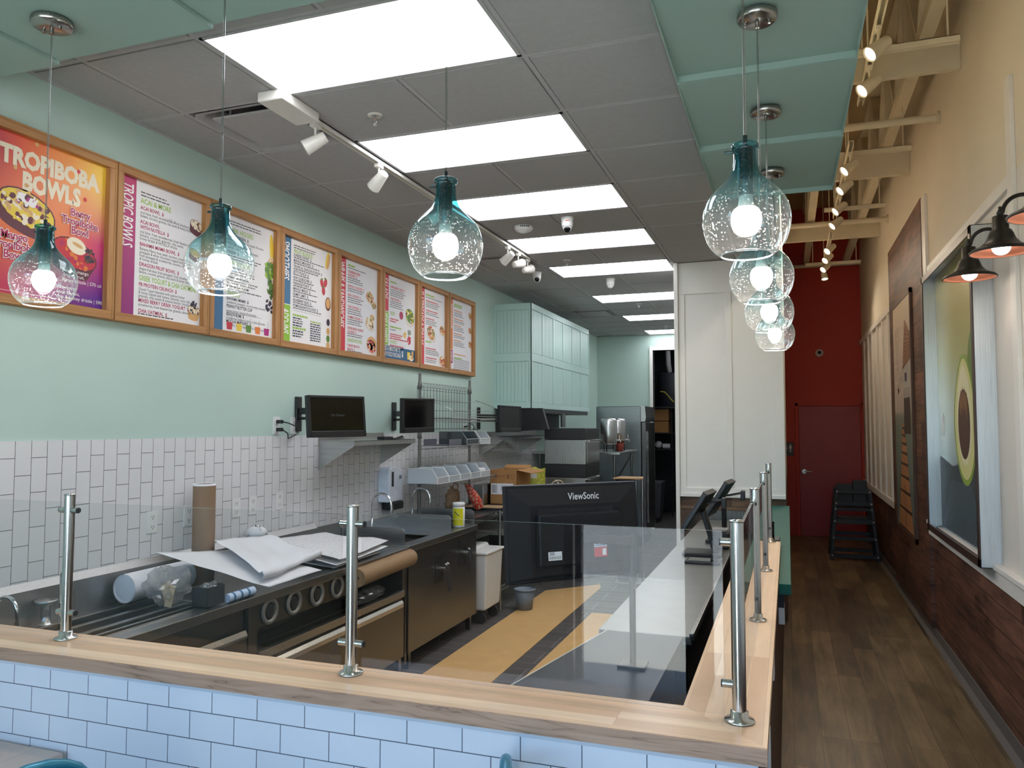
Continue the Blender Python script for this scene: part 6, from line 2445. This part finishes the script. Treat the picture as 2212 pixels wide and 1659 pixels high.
for k in range(4):
    b.poly([P2(0.055, -0.055 + 0.0065 * k, 0.0578), P2(0.098, -0.055 + 0.0065 * k, 0.0578), P2(0.098, -0.0525 + 0.0065 * k, 0.0578), P2(0.055, -0.0525 + 0.0065 * k, 0.0578)])
b.use(I_RED)
b.poly([P2(0.05, -0.095), P2(0.105, -0.095), P2(0.105, -0.061), P2(0.05, -0.061)])
b.use(I_WHITE)
b.poly([P2(0.085, -0.09, 0.0578), P2(0.101, -0.09, 0.0578), P2(0.101, -0.066, 0.0578), P2(0.085, -0.066, 0.0578)])
b.build('red_sticker', hump)
base = c + u * 0.20 + nb * 0.085
base.z = 0.9
b = MB(BLACK)
b.cyl(base + Z_ * 0.012, (base.x, base.y, c.z - 0.02), 0.012, n=14)
b.beam((base.x, base.y, c.z - 0.04), c - v * 0.02 + nb * 0.062, 0.03, 0.035)
b.build('stand_arm', t, 0.003)
b = MB(BLACK)
b.box(base.x - 0.05, base.x + 0.05, base.y - 0.05, base.y + 0.05, 0.9012, 0.912)
b.build('stand_clamp', t, 0.003)

# ------------------------------------------------------------------ registers on the counter
def register(cx, cy, label, second=False):
    t = thing('register_terminal', label, 'register', (cx, cy, 0.9), 0, 'black register terminals')
    b = MB(BLACK)
    a = Vector((-0.52, -0.08, -0.85)).normalized()     # long side of the tilted screen, falling to the clerk
    s = Vector((0.1, 1, 0)).normalized()
    n = a.cross(s).normalized()
    Rm = Matrix((s, a, n)).transposed()
    cc = Vector((cx, cy, 1.20 if not second else 1.23))
    b.obox(cc, (0.33, 0.30, 0.035), Rm)
    hs = b.build('touch_screen', t, 0.01, 3)
    b = MB(BLACK_GLOSS)
    b.obox(cc + n * (-0.0185 if n.x > 0 else 0.0185), (0.29, 0.25, 0.002), Rm)
    b.build('screen_glass', hs)
    b = MB(DARK)
    b.obox(cc - a * 0.145, (0.32, 0.012, 0.038), Rm)
    b.build('top_bezel', hs)
    b = MB(BLACK)
    b.beam((cx + 0.03, cy, 1.20), (cx + (0.03 if second else 0.11), cy + 0.02, 0.92), 0.10, 0.03, (1, 0, 0))
    b.build('stand', t, 0.006)
    b = MB(BLACK)
    b.box(cx - 0.10, cx + (0.06 if second else 0.15), cy - 0.12, cy + 0.12, 0.9015, 0.925)
    b.build('foot', t, 0.006)
    b = MB(BLACK)
    b.beam((cx + 0.05, cy, 1.25), (cx + 0.17, cy + 0.01, 1.275), 0.03, 0.015)
    b.box(cx + 0.155, cx + 0.185, cy - 0.05, cy + 0.05, 1.22, 1.29)
    b.build('customer_display', t, 0.005)
    return t


register(-0.59, 5.48, 'black tilted register terminal in front, on the register counter')
register(-0.50, 6.12, 'black tilted register terminal behind the other one on the register counter', True)
t = thing('cash_drawer', 'flat black cash drawer pad on the register counter before the terminals', 'cash drawer', (-0.55, 5.28, 0.9))
b = MB(BLACK)
b.box(-0.64, -0.42, 5.08, 5.25, 0.9015, 0.918)
b.build('case', t, 0.004)
b = MB(BLACK_GLOSS)
b.box(-0.62, -0.44, 5.10, 5.23, 0.918, 0.9195)
b.build('pad', t)
t = thing('receipt_printer', 'grey and black receipt printer between the register terminals', 'receipt printer', (-0.46, 5.82, 0.9))
b = MB(DARK)
b.box(-0.54, -0.41, 5.74, 5.90, 0.9015, 1.02)
b.build('case', t, 0.012, 2)
b = MB(plain('printer_grey', srgb(150, 150, 150), 0.5))
b.box(-0.53, -0.42, 5.75, 5.88, 1.02, 1.04)
b.build('lid', t, 0.006)

# teal bar on the hallway side of the ledge
t = thing('teal_bar', 'teal customer bar top beyond the maple ledge in the hallway', 'bar top', (-0.05, 5.7, 0.97))
b = MB(TEAL_BAR)
b.box(-0.054, 0.0, 3.83, 5.004, 1.0, 1.05)
b.box(-0.26, 0.0, 5.004, 7.54, 1.0, 1.05)
b.build('top', t, 0.003)
b = MB(BLACK)
b.box(-0.064, -0.035, 4.2, 4.24, 0.86, 0.999)
b.box(-0.064, -0.035, 6.2, 6.24, 0.86, 0.999)
b.build('bracket', t)
for k, (y, z) in enumerate(((2.80, 0.99), (2.17, 0.93))):
    b = MB(WHITE_PL)
    b.box(-0.0655, -0.058, y - 0.035, y + 0.035, z - 0.058, z + 0.058)
    tag(b.build('cover_plate', bevel=0.002), ['pale cover plate on the dark slats under the second guard post', 'pale cover plate on the dark slats near the ledge corner'][k], 'cover plate', 'pale cover plates')
b = MB(WHITE_PL)
b.box(-0.0655, -0.035, 4.35, 4.43, 0.74, 0.84)
tag(b.build('junction_box', bevel=0.003), 'small white box fixed under the teal bar', 'box')

# ------------------------------------------------------------------ hallway: sign, camera, restroom plate
t = thing('restroom_sign', 'black restroom sign with white figures beside the red door', 'sign', (0.02, YB - 0.004, 1.29))
b = MB(BLACK)
b.box(-0.09, 0.075, YB - 0.006, YB - 0.001, 1.29, 1.51)
b.build('plate', t)
b = MB(I_WHITE)
yy = YB - 0.0065
for cx, skirt in ((-0.045, True), (0.03, False)):
    b.disc((cx, yy, 1.475), X_, Z_, 0.011, n=14)
    if skirt:
        b.poly([(cx - 0.012, yy, 1.458), (cx - 0.024, yy, 1.395), (cx + 0.024, yy, 1.395), (cx + 0.012, yy, 1.458)])
    else:
        b.poly([(cx - 0.018, yy, 1.458), (cx - 0.018, yy, 1.40), (cx + 0.018, yy, 1.40), (cx + 0.018, yy, 1.458)])
    b.poly([(cx - 0.010, yy, 1.395), (cx - 0.010, yy, 1.345), (cx - 0.002, yy, 1.345), (cx - 0.002, yy, 1.395)])
    b.poly([(cx + 0.002, yy, 1.395), (cx + 0.002, yy, 1.345), (cx + 0.010, yy, 1.345), (cx + 0.010, yy, 1.395)])
b.poly([(-0.0085, yy, 1.35), (-0.0065, yy, 1.35), (-0.0065, yy, 1.48), (-0.0085, yy, 1.48)])
b.build('pictogram', t)
t = thing('hall_camera', 'white round camera with black lens on the red wall above the door', 'security camera', (0.5, YB - 0.06, 2.9))
b = MB(WHITE_PL)
b.lathe([(0.0, 0.0), (0.062, 0.0), (0.062, 0.012), (0.055, 0.04), (0.03, 0.07), (0.0, 0.075)], (0.5, YB - 0.001, 2.96), 24, -Y_)
b.build('housing', t)
b = MB(BLACK_GLOSS)
b.lathe([(0.0, 0.078), (0.026, 0.074), (0.03, 0.066)], (0.5, YB - 0.001, 2.96), 18, -Y_)
b.build('lens', t)

# stacked high chairs
HC = plain('high_chair_black', srgb(40, 42, 48), 0.5, var=0.1)
BOLT = plain('bolt_steel', srgb(206, 204, 200), 0.35, metal=0.5)


t = thing('high_chair', 'black slatted high chair standing on the floor before the red door', 'high chair', (0.80, 11.5, 0))
cx, H, y0 = 0.80, 0.93, 11.25
wb, wt = 0.285, 0.20
hx_ = lambda z: wb + (wt - wb) * z / H
hy_ = lambda z: 0.06 * z / H
for sx in (-1, 1):
    for ya, sg in ((y0, 1), (y0 + 0.52, -1)):
        b = MB(HC)
        b.beam((cx + sx * wb, ya, 0.001), (cx + sx * wt, ya + sg * 0.06, H), 0.04, 0.065, (0, 1, 0))
        b.build('leg', t, 0.004)
for front in (True, False):
    for z, hh in ((0.06, 0.055), (0.29, 0.05), (0.51, 0.06), (0.67, 0.04), (0.745, 0.06), (0.90, 0.045)):
        y = y0 + hy_(z) - 0.032 if front else y0 + 0.52 - hy_(z) + 0.032
        w = hx_(z) + 0.022
        b = MB(HC)
        b.box(cx - w, cx + w, y - 0.011, y + 0.011, z - hh / 2, z + hh / 2)
        r = b.build('crossbar', t, 0.004)
        if front:
            for sx in (-1, 1):
                k = MB(BOLT)
                k.lathe([(0.0, 0.016), (0.011, 0.014), (0.012, 0.011)], (cx + sx * (w - 0.024), y, z), 10, -Y_)
                k.build('bolt', r)
b = MB(HC)
b.box(cx - 0.19, cx + 0.19, y0 + 0.08, y0 + 0.44, 0.53, 0.548)
b.build('seat', t, 0.005)
b = MB(HC)
b.box(cx + 0.02, cx + 0.20, y0 + 0.43, y0 + 0.45, 0.72, 1.03)
b.box(cx - 0.19, cx + 0.02, y0 + 0.43, y0 + 0.45, 0.72, 0.98)
b.build('backrest', t, 0.012)

# ------------------------------------------------------------------ framed pictures on the long wall
t = thing('avocado_picture', 'deep steel and brown shadow box with an avocado photograph', 'picture', (XR - 0.06, 5.97, 0.97))
AY0, AY1, AZ0, AZ1, AX = 5.10, 6.86, 0.97, 2.95, 1.02
BRN = plain('dark_brown_frame', srgb(58, 40, 36), 0.4, var=0.06)
ALUS = steel('raw_aluminium', (0.62, 0.64, 0.66), 0.38, (40, 40, 0.7))
b = MB(ALUS)
w = 0.03
b.box(AX + 0.004, XR - 0.0005, AY0, AY0 + 0.004, AZ0, AZ1)
b.box(AX + 0.004, XR - 0.0005, AY1 - 0.004, AY1, AZ0, AZ1)
b.box(AX + 0.004, XR - 0.0005, AY0, AY1, AZ1 - 0.004, AZ1)
b.box(AX + 0.004, XR - 0.0005, AY0, AY1, AZ0, AZ0 + 0.004)
b.box(AX + 0.004, XR - 0.02, AY1 - 0.045, AY1 - 0.041, AZ0 + 0.04, AZ1 - 0.04)
for y in (AY0 - 0.002, AY1 - 0.047):
    b.use(BOLT)
    for z in (AZ0 + 0.12, (AZ0 + AZ1) / 2, AZ1 - 0.15):
        b.cyl((AX + 0.07, y, z), (AX + 0.07, y + 0.004, z), 0.007, n=10)
b.build('box_side', t)
b = MB(BRN)
for q in ((AY0, AY0 + 0.05, AZ0, AZ1), (AY1 - 0.05, AY1, AZ0, AZ1), (AY0, AY1, AZ0, AZ0 + 0.05), (AY0, AY1, AZ1 - 0.05, AZ1)):
    b.box(AX - 0.004, AX + 0.004, *q)
b.box(AX + 0.004, XR - 0.02, AY0 + 0.004, AY1 - 0.05, AZ0 + 0.004, AZ0 + 0.02)
b.build('front_frame', t, 0.002)
am = NT('avocado_backdrop')
spz = am.n('ShaderNodeSeparateXYZ')
am.l(am.pos(), spz.inputs[0])
f = am.math('MULTIPLY', am.math('SUBTRACT', spz.outputs[2], AZ0), 1 / (AZ1 - AZ0), True)
am.bsdf(am.ramp(f, [(0.0, srgb(120, 140, 150)), (0.22, srgb(52, 70, 82)), (0.28, srgb(140, 160, 160)), (0.45, srgb(190, 204, 190)), (0.65, srgb(178, 180, 110)), (0.8, srgb(166, 154, 70)), (1.0, srgb(190, 180, 110))]), 0.25)
p = Print(XR - 0.02, AY1 - 0.05, AZ0 + 0.02, (0, -1, 0), -1)
p.W, p.H = AY1 - AY0 - 0.06, AZ1 - AZ0 - 0.04
GRN = ink('ink_avocado_flesh', srgb(214, 208, 140))
SKIN = ink('ink_avocado_rim', srgb(132, 156, 56))
p.pol(ink('ink_dark_table', srgb(44, 56, 64)), [(0, 0.02), (p.W, 0.02), (p.W, 0.50), (0.9, 0.55), (0.5, 0.50), (0, 0.56)], 1)
for k in range(26):
    u0 = 0.06 + 0.055 * k
    p.pol(ink('ink_table_streak', srgb(120, 140, 150)), [(u0, 0.02), (u0 + 0.012, 0.02), (u0 * 0.45 + 0.42, 0.40), (u0 * 0.45 + 0.415, 0.40)], 1.5)
p.ell(ink('ink_whole_avocado', srgb(96, 124, 52)), 1.27, 1.02, 0.22, 0.40, 2, 0.10, 30)
for k in range(14):
    p.ell(ink('ink_avocado_bump', srgb(132, 158, 72)), 1.18 + 0.012 * k, 0.84 + 0.035 * k, 0.014, 0.04, 2.4, 0.2, 8)


def egg(m, u, v, r, h, k, neck=0.62):
    pts = []
    for i in range(40):
        a = 2 * PI * i / 40
        s_ = math.sin(a)
        rr = r * (1 - (1 - neck) * max(0, s_) ** 1.3 * 0.75)
        pts.append((u + rr * math.cos(a), v + h * s_))
    p.pol(m, pts, k)


egg(SKIN, 0.93, 0.83, 0.35, 0.44, 3)
egg(GRN, 0.93, 0.835, 0.315, 0.405, 4)
egg(ink('ink_avocado_pale', srgb(230, 222, 180)), 0.92, 0.86, 0.235, 0.335, 5)
p.ell(ink('ink_stone', srgb(74, 40, 22)), 0.915, 0.80, 0.185, 0.235, 6, 0, 30)
for k in range(12):
    p.ell(ink('ink_stone_light', srgb(136, 92, 56)), 0.80 + 0.02 * k, 0.965 - 0.0016 * (k - 5.5) ** 2, 0.010, 0.055 + 0.02 * (k % 3), 7 + k * 0.02, 0, 10)
p.pol(I_YEL, [(1.28, 0.62), (1.50, 0.60), (1.52, 0.84), (1.36, 0.80)], 3)
p.pol(I_WHITE, [(1.24, 0.48), (1.46, 0.46), (1.48, 0.63), (1.26, 0.65)], 4)
p.pol(SKIN, [(1.30, 0.16), (1.42, 0.12), (1.60, 0.3), (1.66, 0.75), (1.5, 0.72), (1.36, 0.45)], 5)
p.ell(I_WHITE, 0.18, 0.80, 0.03, 0.09, 3)
p.b.use(am.m)
p.b.box(XR - 0.02, XR - 0.0005, AY0 + 0.004, AY1 - 0.046, AZ0 + 0.02, AZ1 - 0.006)
p.b.build('photograph', t)

t = thing('boardwalk_picture', 'narrow wood-framed picture of a thatched hut at the end of a boardwalk', 'picture', (XR - 0.05, 8.6, 0.67))
BY0, BY1, BZ0, BZ1 = 7.93, 9.22, 0.70, 3.06
bx = XR - 0.03
b = MB(wood('walnut_frame', srgb(96, 66, 50), srgb(66, 42, 32), 'z', 1.0, 0.5))
for q in ((BY0, BY0 + 0.05, BZ0, BZ1), (BY1 - 0.05, BY1, BZ0, BZ1), (BY0, BY1, BZ0, BZ0 + 0.05), (BY0, BY1, BZ1 - 0.05, BZ1)):
    b.box(bx - 0.024, bx - 0.0005, *q)
b.build('frame', t, 0.002)
bm_ = NT('lagoon_print')
spz = bm_.n('ShaderNodeSeparateXYZ')
bm_.l(bm_.pos(), spz.inputs[0])
f = bm_.math('MULTIPLY', bm_.math('SUBTRACT', spz.outputs[2], BZ0), 1 / (BZ1 - BZ0), True)
bm_.bsdf(bm_.ramp(f, [(0.0, srgb(96, 116, 112)), (0.45, srgb(112, 132, 120)), (0.50, srgb(128, 140, 124)), (0.52, srgb(186, 176, 170)), (0.75, srgb(200, 184, 172)), (1.0, srgb(214, 196, 172))]), 0.35)
p = Print(bx - 0.02, BY1 - 0.05, BZ0 + 0.05, (0, -1, 0), -1)
p.W, p.H = BY1 - BY0 - 0.1, BZ1 - BZ0 - 0.1
DKW = ink('ink_plank_line', srgb(64, 40, 28))
PLK = ink('ink_plank', srgb(176, 122, 82))
p.pol(PLK, [(0.12, 0.0), (1.12, 0.0), (0.86, 0.62), (0.70, 1.05), (0.52, 1.05), (0.40, 0.62)], 2)
zz = 0.0
st = 0.20
k = 0
while zz < 1.02:
    lo_ = 0.12 + (0.52 - 0.12) * min(1, zz / 1.05)
    hi_ = 1.12 + (0.70 - 1.12) * min(1, zz / 1.05)
    p.pol(DKW, [(lo_, zz), (hi_, zz - 0.02), (hi_, zz + 0.012), (lo_, zz + 0.012 + st * 0.06)], 3)
    zz += st
    st = max(0.026, st * 0.86)
p.pol(DKW, [(0.60, 0.0), (0.63, 0.0), (0.64, 0.45), (0.62, 0.45)], 3)
p.pol(ink('ink_dark_piles', srgb(48, 36, 34)), [(0.66, 0.95), (1.1, 0.95), (1.1, 1.40), (0.70, 1.40)], 4)
for k in range(7):
    p.pol(ink('ink_hut_wall', srgb(200, 196, 190)), [(0.72 + 0.055 * k, 1.30), (0.755 + 0.055 * k, 1.30), (0.755 + 0.055 * k, 1.62), (0.72 + 0.055 * k, 1.62)], 5)
p.rect(I_BERRY, 0.80, 0.92, 1.46, 1.54, 6)
p.pol(ink('ink_thatch', srgb(134, 84, 54)), [(0.66, 1.58), (1.16, 1.66), (1.16, 1.9), (0.95, 2.02), (0.86, 2.06)], 6)
for k in range(9):
    p.pol(DKW, [(0.67 + 0.02 * k, 1.60 + 0.045 * k), (1.14, 1.66 + 0.03 * k), (1.14, 1.67 + 0.03 * k), (0.67 + 0.02 * k, 1.612 + 0.045 * k)], 7)
for tx, v_ in (("YOU'RE", 1.90), ('ON', 1.73), ('TROPIC', 1.52), ('TIME', 1.35), ('NOW', 1.16)):
    p.txt(ink('ink_poster_letters', srgb(226, 212, 198)), tx, 0.10, v_, 0.20, 8, bold=0.01, width=0.16 * len(tx) * 0.62)
p.b.use(bm_.m)
p.b.box(bx - 0.02, bx - 0.001, BY0 + 0.045, BY1 - 0.045, BZ0 + 0.045, BZ1 - 0.045)
p.b.build('print', t)

# ------------------------------------------------------------------ gooseneck wall lamps
LBULB = emit('lamp_bulb', (1.0, 0.93, 0.84), 16.0)
BRZ = plain('bronze_black_metal', srgb(40, 37, 36), 0.38, metal=0.4, var=0.12)
COP = plain('copper_lining', srgb(206, 132, 104), 0.35, metal=0.5, var=0.06)


def wall_lamp(y, label):
    x, z = 0.935, 2.575
    t = thing('gooseneck_lamp', label, 'wall lamp', (XR, y, z), 0, 'gooseneck wall lamps')
    b = MB(BRZ)
    b.lathe(smooth_prof([(0.128, 0.0), (0.122, 0.012), (0.085, 0.030), (0.062, 0.055), (0.050, 0.085), (0.042, 0.10)], 4) + [(0.034, 0.102), (0.034, 0.162), (0.030, 0.166), (0.0, 0.167)], (x, y, z), 36)
    b.lathe([(0.125, -0.003), (0.131, -0.003), (0.131, 0.004), (0.125, 0.004)], (x, y, z), 36)
    b.lathe([(0.0, 0.166), (0.010, 0.168), (0.016, 0.18), (0.010, 0.192), (0.006, 0.20), (0.009, 0.206), (0.0, 0.214)], (x, y, z), 16)
    sh = b.build('shade', t)
    b = MB(COP)
    b.lathe(smooth_prof([(0.127, -0.002), (0.119, 0.010), (0.082, 0.027), (0.058, 0.052), (0.046, 0.085), (0.0, 0.088)], 3), (x, y, z), 36)
    b.build('lining', sh)
    b = MB(LBULB)
    b.sphere((x, y, z + 0.02), 0.038, 20, 0.9)
    b.build('bulb', t)
    b = MB(BRZ)
    pts = [(x + 0.008, y, z + 0.178)] + arc((x + 0.09, y, z + 0.178), X_, Z_, 0.08, PI * 0.93, PI * 0.28, 12) + [(XR - 0.03, y, z + 0.19), (XR - 0.012, y, z + 0.165)]
    b.tube(pts, 0.0095, 10)
    b.build('arm', t)
    b = MB(BRZ)
    b.lathe([(0.0, 0.0), (0.055, 0.0), (0.055, 0.01), (0.02, 0.022), (0.0, 0.024)], (XR - 0.0005, y, z + 0.16), 22, -X_)
    b.build('wall_plate', t)
    lamp('glow', 'SPOT', t, (x, y, z - 0.035), 1.3, (1.0, 0.85, 0.7), spot_size=2.6, spot_blend=0.6, shadow_soft_size=0.035)


wall_lamp(4.72, 'black gooseneck lamp with copper lining above the avocado picture, farthest of three')
wall_lamp(4.06, 'black gooseneck lamp with copper lining, middle of the three')
wall_lamp(3.40, 'black gooseneck lamp with copper lining cut by the picture edge')

# ------------------------------------------------------------------ exposed roof trusses over the hallway
def roof_truss(x, y0, y1, zb, zt, label):
    t = thing('roof_truss', label, 'truss', (x, (y0 + y1) / 2, zb), 0, 'painted roof trusses')
    b = MB(TRUSS)
    b.box(x - 0.045, x + 0.045, y0, y1, zb, zb + 0.09)
    b.build('bottom_chord', t, 0.004)
    b = MB(TRUSS)
    b.box(x - 0.045, x + 0.045, y0, y1, zt - 0.09, zt)
    b.build('top_chord', t, 0.004)
    y = y0 + 0.3
    k = 0
    while y + 1.2 < y1:
        for a, q in (((y, zb + 0.08), (y, zt - 0.08)), ((y + 0.05, zt - 0.08), (y + 0.6, zb + 0.08)), ((y + 0.65, zb + 0.08), (y + 1.2, zt - 0.08))):
            b = MB(TRUSS)
            b.beam((x, *a), (x, *q), 0.038, 0.085, (1, 0, 0))
            b.build('web', t)
        y += 1.22
    return t


roof_truss(0.93, YF + 0.05, 13.46, 4.4, ROOF - 0.002, 'cream roof truss running along the hallway, close to the white wall')
roof_truss(0.33, YF + 0.05, 13.46, 4.42, ROOF - 0.002, 'cream roof truss running along the hallway, close to the soffit')
for k, (y, x0, lab) in enumerate(((5.75, 0.40, 'cream cross beam between trusses just past the second hall spotlight'), (8.05, 0.40, 'cream cross beam between trusses half way down the hallway'), (10.6, -0.02, 'cream cross beam between trusses nearest the red wall'))):
    b = MB(TRUSS)
    b.box(x0, XR - 0.001, y, y + 0.05, 4.16, 4.395)
    tag(b.build('cross_beam', bevel=0.003), lab, 'beam', 'cream cross beams')
pipe_spec = [(6.55, 4.13, 'cream sprinkler pipe crossing the hallway before the second spotlight cluster'), (9.75, 4.16, 'cream sprinkler pipe crossing the hallway past the soffit'), (13.36, 4.37, 'cream pipe across the top of the red wall')]
for y, z, lab in pipe_spec:
    b = MB(TRUSS)
    b.cyl((-0.025, y, z), (XR - 0.001, y, z), 0.03, n=14)
    b.cyl((XR - 0.02, y, z), (XR - 0.001, y, z), 0.05, n=14)
    tag(b.build('sprinkler_pipe'), lab, 'pipe', 'cream overhead pipes')
strut_spec = [(5.06, 0.40, 'slotted cream strut carrying the first hall track'), (6.95, 0.40, 'slotted cream strut carrying the second hall track'), (8.7, 0.40, 'slotted cream strut at the end of the second hall track'), (11.6, 0.27, 'slotted cream strut near the red wall')]
for y, x0, lab in strut_spec:
    t = thing('channel_strut', lab, 'strut', (0.65, y, 4.0), 0, 'slotted cream struts')
    z0 = 4.03
    b = MB(TRUSS)
    b.box(x0, 0.99, y - 0.02, y - 0.016, z0, z0 + 0.04)
    b.box(x0, 0.99, y + 0.016, y + 0.02, z0, z0 + 0.04)
    b.box(x0, 0.99, y - 0.02, y + 0.02, z0 + 0.036, z0 + 0.04)
    b.build('channel', t)
    for x in (x0 + 0.1, 0.93):
        b = MB(TRUSS)
        b.cyl((x, y, z0 + 0.04), (x, y, ROOF - 0.001 if x < 0.8 else 4.40), 0.006, n=6)
        b.build('hanger_rod', t)
for k, (ya, yb, n) in enumerate(((3.3, 5.75, 3), (6.55, 8.85, 4), (9.6, 11.7, 4))):
    t = thing('hall_track', ['cream lighting track over the near hallway', 'cream lighting track over the middle hallway', 'cream lighting track at the red wall end of the hallway'][k], 'lighting track', (0.46, (ya + yb) / 2, 4.0), 0, 'hallway lighting tracks')
    hx = 0.51
    b = MB(TRUSS)
    b.box(hx - 0.02, hx - 0.012, ya, yb, 3.985, 4.028)
    b.box(hx + 0.012, hx + 0.02, ya, yb, 3.985, 4.028)
    b.box(hx - 0.02, hx + 0.02, ya, yb, 4.02, 4.028)
    b.build('rail', t)
    for y in (ya + 0.3, yb - 0.22):
        b = MB(TRUSS)
        b.cyl((hx, y, 4.028), (hx, y, ROOF - 0.001), 0.006, n=6)
        b.build('hanger_rod', t)
hall_heads = [(3.95, 'first hallway spotlight, cut by the frame top'), (4.62, 'second hallway spotlight, above the soffit edge'), (5.12, 'third hallway spotlight, at the end of the near track'),
              (6.72, 'fourth hallway spotlight, first on the middle track'), (7.28, 'fifth hallway spotlight, second on the middle track'), (7.98, 'sixth hallway spotlight, third on the middle track'), (8.55, 'seventh hallway spotlight, last on the middle track'),
              (9.8, 'eighth hallway spotlight, first on the far track'), (10.35, 'ninth hallway spotlight, second on the far track'), (10.95, 'tenth hallway spotlight, third on the far track'), (11.5, 'last hallway spotlight, lowest by the red wall')]
for k, (y, lab) in enumerate(hall_heads):
    aim = (-0.72, -0.30, -0.62) if k < 7 else (-0.62, -0.5, -0.6)
    if k == 10:
        aim = (0.1, -0.3, -1)
    spot_head(0.51, y, 3.9835, aim, lab, 'hallway track spotlights', TRUSS, LENS, HALL_SPOT_W, 1.1, 0.085, (1.0, 0.86, 0.68), 150)

# ------------------------------------------------------------------ dining corner: table and two chairs
TW = planks('table_board', 'yx', [srgb(206, 186, 176), srgb(190, 168, 156), srgb(214, 196, 184)], 0.22, 1.6, 0.0004, srgb(140, 118, 106), 0.4, 1.0, contrast=0.12, bump=0.0003)
t = thing('dining_table', 'pale wood dining table pushed against the white tile', 'table', (-2.5, 1.4, 0))
b = MB(TW)
b.box(-2.95, -2.09, 1.02, 1.812, 0.76, 0.79)
b.build('tabletop', t, 0.004)
b = MB(DARK)
b.cyl((-2.52, 1.4, 0.03), (-2.52, 1.4, 0.759), 0.035, n=18)
b.build('pedestal', t)
b = MB(DARK)
b.lathe([(0.0, 0.001), (0.28, 0.001), (0.28, 0.012), (0.05, 0.035), (0.0, 0.035)], (-2.52, 1.4, 0), 32)
b.build('base', t)
CHR = plain('teal_metal', srgb(38, 122, 150), 0.3, metal=0.3, var=0.05)


def chair(loc, rz, label):
    """tube-framed metal chair; back towards local -x"""
    t = thing('metal_chair', label, 'chair', loc, rz, 'teal metal chairs')
    M = WM[t.name]
    W = lambda x, y, z: M @ Vector((x, y, z))
    b = MB(CHR)
    b.prism([W(x, y, 0.44) for x, y in ((-0.19, -0.18), (0.2, -0.2), (0.2, 0.2), (-0.19, 0.18))], (0, 0, 0.018))
    b.build('seat', t, 0.006)
    for x, y, tx, ty in ((0.17, -0.17, 0.22, -0.22), (0.17, 0.17, 0.22, 0.22), (-0.16, -0.15, -0.23, -0.2), (-0.16, 0.15, -0.23, 0.2)):
        b = MB(CHR)
        b.tube([W(x, y, 0.44), W(tx, ty, 0.001)], [0.016, 0.011], 8)
        b.build('leg', t)
    b = MB(CHR)
    pts = [W(-0.17, -0.17, 0.455), W(-0.20, -0.19, 0.7), W(-0.235, -0.185, 0.90)] + [W(-0.25, -0.12 * math.cos(a) - 0.02 * math.cos(a), 0.935 + 0.085 * math.sin(a)) for a in [PI * k / 10 for k in range(1, 10)]] + [W(-0.235, 0.185, 0.90), W(-0.20, 0.19, 0.7), W(-0.17, 0.17, 0.455)]
    b.tube(pts, 0.0135, 10)
    b.build('back_frame', t)
    b = MB(CHR)
    b.prism([W(-0.186, -0.04, 0.455), W(-0.186, 0.04, 0.455), W(-0.247, 0.045, 0.955), W(-0.247, -0.045, 0.955)], (M.to_3x3() @ Vector((0.004, 0, 0))))
    b.build('back_splat', t)
    return t


chair((-1.84, 1.34, 0), PI - 0.2, 'teal metal chair with its back tube showing beside the pale table')
chair((-0.37, 1.74, 0), 0.33, 'teal metal chair by the tile wall, only its back tip in view')

# last small things: cords by the rack, card reader, added store room fill light
outlet(7.47, 1.74, 'white outlet with black cords on the teal wall past the wire rack', XL)
for k, lab in enumerate(('black cord looping up from the outlet past the wire rack', 'second black cord looping from the outlet past the wire rack')):
    y = 7.455 + 0.03 * k
    b = MB(BLACK)
    b.box(XL + 0.009, XL + 0.04, y - 0.009 + 0.001 * k, y + 0.009, 1.762 - 0.05 * k, 1.778 - 0.05 * k)
    x = XL + 0.04
    b.tube([(x, y, 1.77 - 0.05 * k), (x + 0.03, y + 0.06 + 0.05 * k, 1.80 - 0.05 * k), (x + 0.02, y + 0.14 + 0.05 * k, 1.77 - 0.05 * k), (x + 0.005, y + 0.17 + 0.08 * k, 1.70 - 0.01 * k)], 0.004, 6)
    tag(b.build('looped_cable'), lab, 'cable', 'black cords by the wire rack')
t = thing('card_reader', 'small black card reader on the teal bar behind the last guard post', 'card reader', (-0.10, 5.16, 1.05))
b = MB(BLACK)
b.prism([(-0.14, 5.10, 1.0505), (-0.06, 5.10, 1.0505), (-0.06, 5.10, 1.075), (-0.14, 5.10, 1.075)], (0, 0.15, 0))
b.build('case', t, 0.006)
b = MB(BLACK_GLOSS)
b.beam((-0.10, 5.13, 1.085), (-0.10, 5.20, 1.15), 0.075, 0.014, (1, 0, 0))
b.build('screen', t)
t = thing('store_room_fill', 'unseen fill panel added to brighten the back room', 'fill light', (-1.6, 14.7, 3.3))
b = MB(PANEL)  # glowing panel added out of view so the back room is less black
b.box(-1.75, -1.45, 14.4, 15.0, 3.32, 3.335)
b.build('diffuser', t)
b = MB(WHITE_MT)
b.box(-1.77, -1.43, 14.38, 15.02, 3.335, 3.37)
b.build('housing', t)
b = MB(CEIL)
b.box(XL, -0.9, YB + 0.12, 16.6, 3.37, 3.42)
struct(b, 'ceiling')
